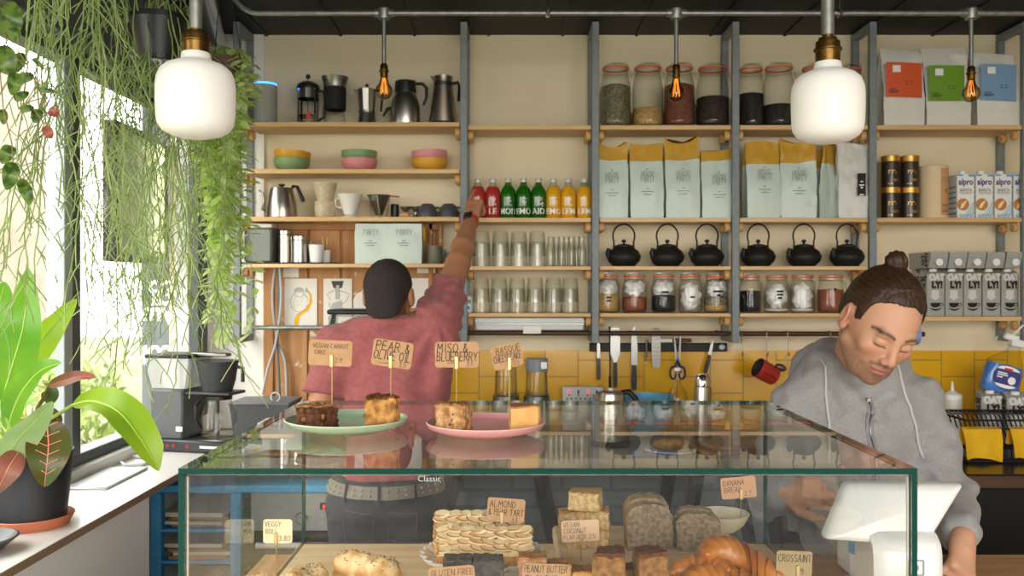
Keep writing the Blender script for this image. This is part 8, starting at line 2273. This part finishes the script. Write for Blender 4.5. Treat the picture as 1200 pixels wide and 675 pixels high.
def man1_shirt(p):
 d = sd_ell(p, V(-.425, 3.025, 1.27), (.178, .118, .22))
 d = smin(d, sd_cone(p, V(-.43, 3.03, 1.10), V(-.43, 3.03, .93), .148, .150) + 0, .06)
 q = p.copy();
 d = smin(d, sd_cone(p, V(-.45, 3.02, 1.40), V(-.585, 3.00, 1.372), .075, .070), .05)
 d = smin(d, sd_cone(p, V(-.40, 3.03, 1.42), V(-.255, 3.04, 1.462), .075, .074), .05)
 d = smin(d, sd_cone(p, V(-.585, 3.00, 1.372), sh_l + (el_l - sh_l) * .62, .066, .066), .03)
 d = smin(d, sd_cone(p, V(-.255, 3.04, 1.462), sh_r + (el_r - sh_r) * .52, .073, .066), .035)
 d = smin(d, sd_cone(p, V(-.41, 3.03, 1.40), V(-.411, 3.02, 1.48), .092, .072), .04)
 d = smin(d, sd_cone(p, V(-.41, 3.02, 1.44), V(-.52, 3.01, 1.405), .062, .06), .03); d = smin(d, sd_cone(p, V(-.41, 3.02, 1.45), V(-.30, 3.03, 1.47), .062, .066), .03)
 d = smin(d, sd_cone(p, V(-.31, 3.03, 1.08), V(-.25, 3.03, 1.38), .06, .075), .05)
 # back is flatter than a round tube
 d = smax(d, (V(0, 2.905, 0)[1] - p[:, 1]) * .9, .03)
 fold = fbm(p * np.array((1, 1, .55)), 16, 1.0) * .0055 + fbm(p * np.array((.6, 1, 1.3)) + p[:, [2, 0, 1]] * .5, 34, 2.0) * .0024
 # drag lines from the raised shoulder
 u = (p[:, 0] - sh_r[0]) * .75 + (p[:, 2] - sh_r[2]) * .66; v = -(p[:, 0] - sh_r[0]) * .66 + (p[:, 2] - sh_r[2]) * .75
 fold += .0085 * np.sin(np.arctan2(v, u) * 12) * np.exp(-((np.hypot(u, v) - .17) / .10) ** 2)
 d = d + fold
 # hems
 ax = (el_l - sh_l) / np.linalg.norm(el_l - sh_l); d = smax(d, np.where((p @ ax - (sh_l @ ax)) > .02, ((p - sh_l) @ ax) - .165, -1.0) * np.where(p[:, 0] < V(-.55, 0, 0)[0], 1, 0) - np.where(p[:, 0] < V(-.55, 0, 0)[0], 0, 1), .006)
 ar = (el_r - sh_r) / np.linalg.norm(el_r - sh_r); m_ = p[:, 2] > V(0, 0, 1.45)[2]
 d = smax(d, np.where(m_, ((p - sh_r) @ ar) - .150, -1.0), .006)
 d = smax(d, V(0, 0, .915)[2] - p[:, 2] + .006 * np.sin(p[:, 0] * 30), .006)
 d = smax(d, p[:, 2] - V(0, 0, 1.478)[2] - (p[:, 0] > V(-.32, 0, 0)[0]) * 1.0, .006)
 return d
s_ = block(man1_shirt, V(-.78, 2.80, .88), V(-.05, 3.30, 1.66), .0065)
np_mesh('tshirt', [(*s_, 0)], [SHIRT], p1root)
# collar rib
MB().tube([Vector(V(-.411 + .071 * math.cos(t), 3.02 + .069 * math.sin(t), 1.474 - .004 * math.sin(t) )) for t in np.linspace(0, 6.2832, 40)], .0075, 8, caps=False).build('collar', SHIRT, p1root)
JEAN = mat('dark_slate_denim', '#43464d', .85, col2='#383b41', nscale=40, bump=(300, .2, .0008))
def man1_trousers(p):
 d = sd_ell(p, V(-.425, 3.035, .86), (.190, .132, .17))
 d = smin(d, sd_cone(p, V(-.425, 3.03, .95), V(-.425, 3.03, .90), .150, .165), .05)
 for sx in (-.525, -.33):
  d = smin(d, sd_cone(p, V(sx, 3.02, .84), V(sx, 3.02, .48), .100, .072), .03)
  d = smin(d, sd_cone(p, V(sx, 3.02, .48), V(sx, 3.05, .06), .072, .062), .02)
  d = smin(d, sd_ell(p, V(sx + (.01 if sx < -.4 else -.01), 2.955, .80), (.085, .07, .085)), .04)
 d += fbm(p, 26, 3.0) * .0018
 d = smax(d, p[:, 2] - .945, .004); d = smax(d, .05 - p[:, 2], .004)
 return d
t_ = block(man1_trousers, V(-.72, 2.80, .02), V(-.14, 3.25, .97), .0075)
np_mesh('trousers', [(*t_, 0)], [JEAN], p1root)
# belt follows the waist
def ray_out(f, z, n=72, cx=-.425, cy=3.03):
 out = []
 for i in range(n):
  a = 2 * math.pi * i / n; dr = np.array((math.cos(a), math.sin(a), 0)); t = .02; c_ = V(cx, cy, z)
  for _ in range(40):
   s0 = f((c_ + dr * t)[None])[0]
   if s0 > -1e-4: break
   t -= s0 * .8
  out.append(c_ + dr * t)
 return out
ra, rb = ray_out(man1_trousers, .895), ray_out(man1_trousers, .935)
m = MB(); rows = []
for p_, q_ in zip(ra, rb):
 c_ = V(-.425, 3.03, 0); n_ = np.array((p_[0] - c_[0], p_[1] - c_[1], 0)); n_ /= np.linalg.norm(n_)
 rows.append([tuple(p_ + n_ * .002), tuple(p_ + n_ * .006), tuple(q_ + n_ * .006), tuple(q_ + n_ * .002)])
rows = [[Vector(v) for v in r__] for r__ in rows]
m.grid(rows, closed_u=True); be = m.build('belt', mat('taupe_leather', '#8a8276', .55), p1root)
m = MB()
for i in range(0, 72, 2):
 for k in (.30, .70):
  p_ = Vector(rows[i][1]) * (1 - k) + Vector(rows[i][2]) * k; c_ = Vector(V(-.425, 3.03, p_.z)); n_ = (p_ - c_).normalized()
  m.ball(p_ + n_ * .0012, .0042, 8, 5)
m.build('eyelets', mat('dull_nickel', '#b9b2a2', .35, .8), be)
m = MB()
for i in (46, 54, 62):
 p_ = Vector(rows[i][1]); q_ = Vector(rows[i][2]); c_ = Vector(V(-.425, 3.03, p_.z)); n_ = (p_ - c_).normalized(); sd = n_.cross(Vector((0, 0, 1))) * .004
 a0, a1 = p_ + n_ * .004 + Vector((0, 0, -.012)), q_ + n_ * .004 + Vector((0, 0, .006))
 m.add([a0 - sd, a0 + sd, a1 + sd, a1 - sd, a0 - sd + n_ * .003, a0 + sd + n_ * .003, a1 + sd + n_ * .003, a1 - sd + n_ * .003], [(4, 5, 6, 7), (0, 1, 5, 4), (2, 3, 7, 6), (1, 2, 6, 5), (3, 0, 4, 7)])
m.build('belt_loops', JEAN, be)
m = MB()
for i0, i1 in ((46, 51), (57, 62)):
 for zz, wd in ((.86, 1), (.855, 1)): pass
m2 = MB()
def back_pt(x, z):
 a = V(x, 2.6, z); t = 0
 for _ in range(60):
  s0 = man1_trousers((a + np.array((0, t, 0)))[None])[0]
  if s0 < 3e-4: break
  t += s0 * .8
 return Vector(a + np.array((0, t - .001, 0)))
for x0, x1 in ((-.545, -.445), (-.40, -.305)):
 L_ = [(x0, .855), (x1, .845), (x1 - .004, .755), ((x0 + x1) / 2, .735), (x0 + .006, .758), (x0, .855)]
 pts = []
 for (xa, za_), (xb, zb2) in zip(L_, L_[1:]):
  for k in range(6): pts.append(back_pt(xa + (xb - xa) * k / 6, za_ + (zb2 - za_) * k / 6))
 m2.tube(pts, .0016, 5)
m2.build('pocket_seams', mat('seam_thread', '#5a5d64', .8), p1root)
for sx in (-.525, -.33):
 f_ = lambda p: smax(smin(sd_cone(p, V(sx, 3.04, .05), V(sx, 3.21, .035), .045, .036), sd_cone(p, V(sx, 3.06, .06), V(sx, 3.05, .10), .046, .048), .03), .004 - p[:, 2], .004)
 s_ = block(f_, V(sx - .09, 2.94, -.01), V(sx + .09, 3.29, .14), .008)
 np_mesh('shoe', [(*s_, 0)], [mat('black_leather', '#1c1b1a', .5)], p1root)
# watch with a red strap
ax_ = Vector(wr_r - el_r).normalized(); wc = Vector(wr_r) - ax_ * .012; u_ = Vector((-.30, -.78, .45)); u_ = (u_ - ax_ * u_.dot(ax_)).normalized(); v_ = ax_.cross(u_)
RED = mat('coral_strap', '#c8433d', .6)
ring = []
m = MB(); rows = []
for t in np.linspace(0, 6.2832, 33):
 c_ = wc + u_ * (.0290 * math.cos(t)) + v_ * (.0285 * math.sin(t)); n_ = (u_ * math.cos(t) + v_ * math.sin(t))
 rows.append([c_ - ax_ * .012, c_ - ax_ * .012 + n_ * .003, c_ + ax_ * .012 + n_ * .003, c_ + ax_ * .012])
m.grid(rows); wa = m.build('watch', RED, p1root)
Tm = Matrix(((v_.x, ax_.x, u_.x, 0), (v_.y, ax_.y, u_.y, 0), (v_.z, ax_.z, u_.z, 0), (0, 0, 0, 1))); Tm.translation = wc + u_ * .032
MB().box(-.017, .017, -.020, .020, -.004, .006, b=.003, T=Tm).build('watch_face', mat('watch_black', '#0e0f12', .15), wa)
# ================= the man in the hoodie behind the case
MAN2_BASE = '#cd9c7e'
p2root = thing('person', 'man in a grey hoodie with a hair bun, looking down behind the display case', 'person', (.93, 2.43, 0))
O2 = np.array((.93, 2.43, 0)); V2 = lambda x, y, z: np.array((x, y, z)) - O2
Yh = 2.22
hd2 = V2(X(1031, Yh), Yh, Z(380, Yh))
Rh2 = np.array(Matrix.Rotation(R(13), 3, 'Y') @ Matrix.Rotation(R(10), 3, 'Z') @ Matrix.Rotation(R(31), 3, 'X'))
SC2 = 1.085
def h2(p): return to_head(p, hd2, Rh2) / SC2
def man2_head(p):
 q = h2(p); d = head_sdf(q)
 d = d * SC2
 return smin(d, sd_cone(p, hd2 + Rh2 @ np.array((0, .045, -.05)), V2(.94, 2.44, 1.37), .056, .064), .03)
def arm2(p, pts, radii, k=.02):
 d = None
 for (a, b_), (ra, rb) in zip(zip(pts, pts[1:]), zip(radii, radii[1:])):
  e = sd_cone(p, a, b_, ra, rb); d = e if d is None else smin(d, e, k)
 return d
L_sh, L_el, L_wr = V2(.775, 2.44, 1.255), V2(.685, 2.38, 1.035), V2(X(918, 2.215), 2.215, Z(574, 2.215))
R_sh, R_el, R_wr = V2(1.085, 2.44, 1.265), V2(1.150, 2.37, 1.02), V2(X(1128, 2.06), 2.06, Z(632, 2.06))
def man2_hands(p):
 d = arm2(p, [L_el, L_wr], [.038, .026])
 L = frame(L_wr, (.90, -.05, -.10), (.10, -.80, .60))
 d = smin(d, hand_sdf(p, L, [(16, 24, 14), (20, 28, 16), (24, 30, 18), (30, 34, 20)], 1, (.1, .03, -.03, -.08), None, 1.0), .012)
 e = arm2(p, [R_el, R_wr], [.038, .026])
 L = frame(R_wr, (-.34, -.60, -.62), (.45, -.65, .35))
 e = smin(e, hand_sdf(p, L, [(30, 55, 30), (36, 58, 34), (42, 60, 34), (46, 60, 34)], -1, (.06, .02, -.02, -.06), None, 1.0), .012)
 return np.minimum(d, e)
def man2_torso(p):
 d = sd_ell(p, V2(.93, 2.46, 1.18), (.15, .09, .22))
 d = smin(d, sd_ell(p, V2(.93, 2.46, .92), (.145, .095, .16)), .06)
 for sx in (.85, 1.01):
  d = smin(d, sd_cone(p, V2(sx, 2.46, .86), V2(sx, 2.46, .48), .078, .054), .03)
  d = smin(d, sd_cone(p, V2(sx, 2.46, .48), V2(sx, 2.48, .09), .054, .038), .02)
  d = smin(d, sd_cone(p, V2(sx, 2.46, .035), V2(sx, 2.32, .030), .032, .028), .02)
 return d
a = block(man2_torso, V2(.70, 2.24, -.02), V2(1.16, 2.62, 1.44), .010)
b = block(man2_hands, V2(.58, 1.90, .80), V2(1.30, 2.46, 1.16), .0042, 1)
c = block(man2_head, hd2 - np.array((.17, .18, .20)), hd2 + np.array((.17, .22, .17)), .0027, 1)
hq_ = h2(c[0]); ft = face_tone(hq_, MAN2_BASE)
w_ear = np.clip((np.abs(hq_[:, 0]) - .074) / .008, 0, 1)[:, None] * .35; ft = ft * (1 - w_ear) + np.array(lin('#c9806a')) * w_ear
np_mesh('body', [(*a, 0), (*b, 0), (*c, 0)], [SKIN], p2root, np.concatenate([np.tile(np.array(lin('#c8977a')), (len(a[0]) + len(b[0]), 1)), ft]))
def man2_hair(p):
 q = h2(p)
 d = sd_ell(q, (0, .018, .036), (.0815, .103, .0955))
 d = smin(d, sd_ell(q, (0, .085, -.02), (.055, .028, .05)), .04)
 line = .074 + .012 * np.cos(np.clip(q[:, 0] / .06, -1.6, 1.6) * 2.0) * (q[:, 1] < -.02)
 cut = np.where(q[:, 1] < -.035, line - q[:, 2], (.066 - 1.05 * (q[:, 1] + .035)) - q[:, 2])
 side = (np.abs(q[:, 0]) > .055) & (q[:, 1] > -.030) & (q[:, 1] < -.004)
 cut = np.where(side, np.minimum(cut, -.012 - q[:, 2]), cut)
 cut = np.maximum(cut * .65, -.080 - q[:, 2])
 d = d + .0055 * (1 - np.clip(-cut / .030, 0, 1)); d = smax(d, cut, .006)
 a_ = np.arctan2(q[:, 0], q[:, 2] - .02)
 d = d + .0006 * np.sin(a_ * 46 + 6 * np.sin(q[:, 1] * 30)) + .0007 * np.sin(a_ * 95 + q[:, 1] * 60 + 3 * np.sin(a_ * 11)) + .0010 * fbm(q, 60, 1.0)
 bun = sd_ell(q, (.0, .068, .132), (.026, .024, .024)) + .0016 * np.sin(q[:, 0] * 420 + q[:, 2] * 260)
 d = smin(d, bun, .008)
 return d * SC2
h_ = block(man2_hair, hd2 - .19, hd2 + .21, .0032, 1)
np_mesh('hair', [(*h_, 0)], [HAIRB], p2root)
q_ = hd2 + Rh2 @ (np.array((0, .062, .115)) * SC2)
MB().tube([Vector(q_ + Rh2 @ np.array((.018 * math.cos(t), .018 * math.sin(t) * .9, .004 * math.sin(t)))) for t in np.linspace(0, 6.2832, 20)], .004, 7).build('hair_tie', mat('hair_tie', '#3c1f18', .7), p2root)
HOOD = mat('grey_marl', '#9c9a99', .92, col2='#8f8d8c', nscale=160, ncontrast=.3, bump=(420, .22, .0008), sheen=.15)
def man2_hoodie(p):
 d = sd_ell(p, V2(.93, 2.455, 1.15), (.190, .140, .26))
 d = smin(d, sd_cone(p, V2(.93, 2.46, 1.05), V2(.93, 2.46, .86), .165, .165), .06)
 d = smin(d, arm2(p, [V2(.87, 2.46, 1.315), L_sh, L_el], [.080, .076, .064]), .05)
 d = smin(d, arm2(p, [V2(.99, 2.46, 1.315), R_sh, R_el], [.080, .076, .064]), .05)
 lw = L_wr + (L_el - L_wr) * .16; rw = R_wr + (R_el - R_wr) * .14
 d = smin(d, arm2(p, [L_el, lw], [.066, .046]), .03); d = smin(d, arm2(p, [R_el, rw], [.066, .045]), .03)
 # cuffs bunch
 d = smin(d, sd_cone(p, lw, lw + (L_el - lw) * .12, .043, .047), .01); d = smin(d, sd_cone(p, rw, rw + (R_el - rw) * .12, .043, .047), .01)
 # hood rolled round the neck
 hoodp = [V2(.945 + .104 * math.cos(t), 2.46 + .09 * math.sin(t), 1.372 + .02 * math.sin(t)) for t in np.linspace(R(-58), R(238), 15)]
 for a_, b_ in zip(hoodp, hoodp[1:]): d = smin(d, sd_cone(p, a_, b_, .034, .034), .022)
 d = smin(d, sd_ell(p, V2(.93, 2.60, 1.31), (.13, .055, .11)), .04)
 for s2 in (-1, 1): d = smin(d, sd_cone(p, V2(.93 + s2 * .075, 2.385, 1.345), V2(.93 + s2 * .018, 2.33, 1.255), .034, .020), .02)
 # open neck
 d = smax(d, -sd_cone(p, V2(.935, 2.34, 1.40), V2(.93, 2.40, 1.55), .058, .085), .012)
 d = smax(d, -sd_cone(p, V2(.932, 2.285, 1.285), V2(.935, 2.33, 1.41), .012, .058), .010)
 f = fbm(p * np.array((1, 1, .6)), 17, 4.0) * .0070 + fbm(p * np.array((.7, 1, 1.2)), 36, 5.0) * .0030
 el = np.exp(-(np.linalg.norm(p - L_el, axis=1) / .13) ** 2) + np.exp(-(np.linalg.norm(p - R_el, axis=1) / .13) ** 2)
 f += el * .0080 * np.sin(p[:, 2] * 95 + p[:, 0] * 40)
 d = d + f
 return smax(d, .80 - p[:, 2], .01)
s_ = block(man2_hoodie, V2(.52, 1.98, .78), V2(1.36, 2.72, 1.50), .0065)
hoodie = np_mesh('hoodie', [(*s_, 0)], [HOOD], p2root)
MB().lathe([(0, 0), (.075, 0), (.07, .05), (.056, .07), (0, .07)], 30, tuple(V2(.935, 2.415, 1.27))).build('undershirt', mat('dark_plum_cotton', '#2c2226', .9), p2root)
def front_pt(f, x, z, off=.002, y0=1.9):
 a_ = V2(x, y0, z); t = 0
 for _ in range(80):
  s0 = f((a_ + np.array((0, t, 0)))[None])[0]
  if s0 < 4e-4: break
  t += max(s0 * .7, 2e-4)
  if t > .9: return None
 return Vector(a_ + np.array((0, t - off, 0)))
zp_ = [front_pt(man2_hoodie, .925 + .012 * (1.27 - z), z) for z in np.linspace(1.285, .83, 28)]
zp_ = [p for p in zp_ if p is not None]
m = MB(); rows = []
for p_ in zp_: rows.append([p_ + Vector((-.011, .004, 0)), p_ + Vector((-.010, -.0015, 0)), p_ + Vector((-.003, -.003, 0)), p_ + Vector((.003, -.003, 0)), p_ + Vector((.010, -.0015, 0)), p_ + Vector((.011, .004, 0))])
m.grid([r__[::-1] for r__ in rows]); zi = m.build('zip_placket', mat('grey_tape', '#85848a', .8), hoodie)
MB().tube([p_ + Vector((0, -.004, 0)) for p_ in zp_], .0022, 6).box(zp_[0].x - .005, zp_[0].x + .005, zp_[0].y - .010, zp_[0].y - .003, zp_[0].z - .022, zp_[0].z + .004, b=.001).build('zip', STEELD, zi)
for s2, x0, x1, z1 in ((-1, X(973, 2.33), X(972, 2.33), 1.12), (1, X(1053, 2.33), X(1084, 2.33), 1.13)):
 pts = []
 for t in np.linspace(0, 1, 16):
  x = x0 + (x1 - x0) * t; z = 1.385 - (1.385 - z1) * t
  q_ = front_pt(man2_hoodie, x, z, .003)
  if q_ is not None: pts.append(q_)
 if len(pts) > 3:
  MB().tube(pts, .0036, 7).build('drawstring', mat('pale_cord', '#bcbab8', .85), hoodie)
JE2 = mat('black_trousers', '#26272b', .85)
def man2_tr(p):
 d = sd_ell(p, V2(.93, 2.46, .86), (.175, .125, .15))
 for sx in (.845, 1.015):
  d = smin(d, sd_cone(p, V2(sx, 2.46, .84), V2(sx, 2.46, .48), .092, .070), .03); d = smin(d, sd_cone(p, V2(sx, 2.46, .48), V2(sx, 2.48, .06), .070, .060), .02)
 return smax(d, .05 - p[:, 2], .004)
t_ = block(man2_tr, V2(.66, 2.26, .02), V2(1.2, 2.66, 1.04), .010)
np_mesh('trousers', [(*t_, 0)], [JE2], p2root)
for sx in (.85, 1.01):
 f_ = lambda p: smax(smin(sd_cone(p, V2(sx, 2.49, .05), V2(sx, 2.31, .035), .045, .036), sd_cone(p, V2(sx, 2.47, .06), V2(sx, 2.48, .10), .046, .048), .03), .004 - p[:, 2], .004)
 s_ = block(f_, V2(sx - .09, 2.22, -.01), V2(sx + .09, 2.58, .14), .008)
 np_mesh('shoe', [(*s_, 0)], [mat('black_leather', '#1c1b1a', .5)], p2root)
# bracelet on the near wrist
ax_ = Vector(L_wr - L_el).normalized(); u_ = ax_.orthogonal().normalized(); v_ = ax_.cross(u_); c_ = Vector(L_wr) + ax_ * .002
MB().tube([c_ + u_ * .0285 * math.cos(t) + v_ * .0285 * math.sin(t) for t in np.linspace(0, 6.2832, 26)], .003, 7).build('bracelet', BLACKM, p2root)
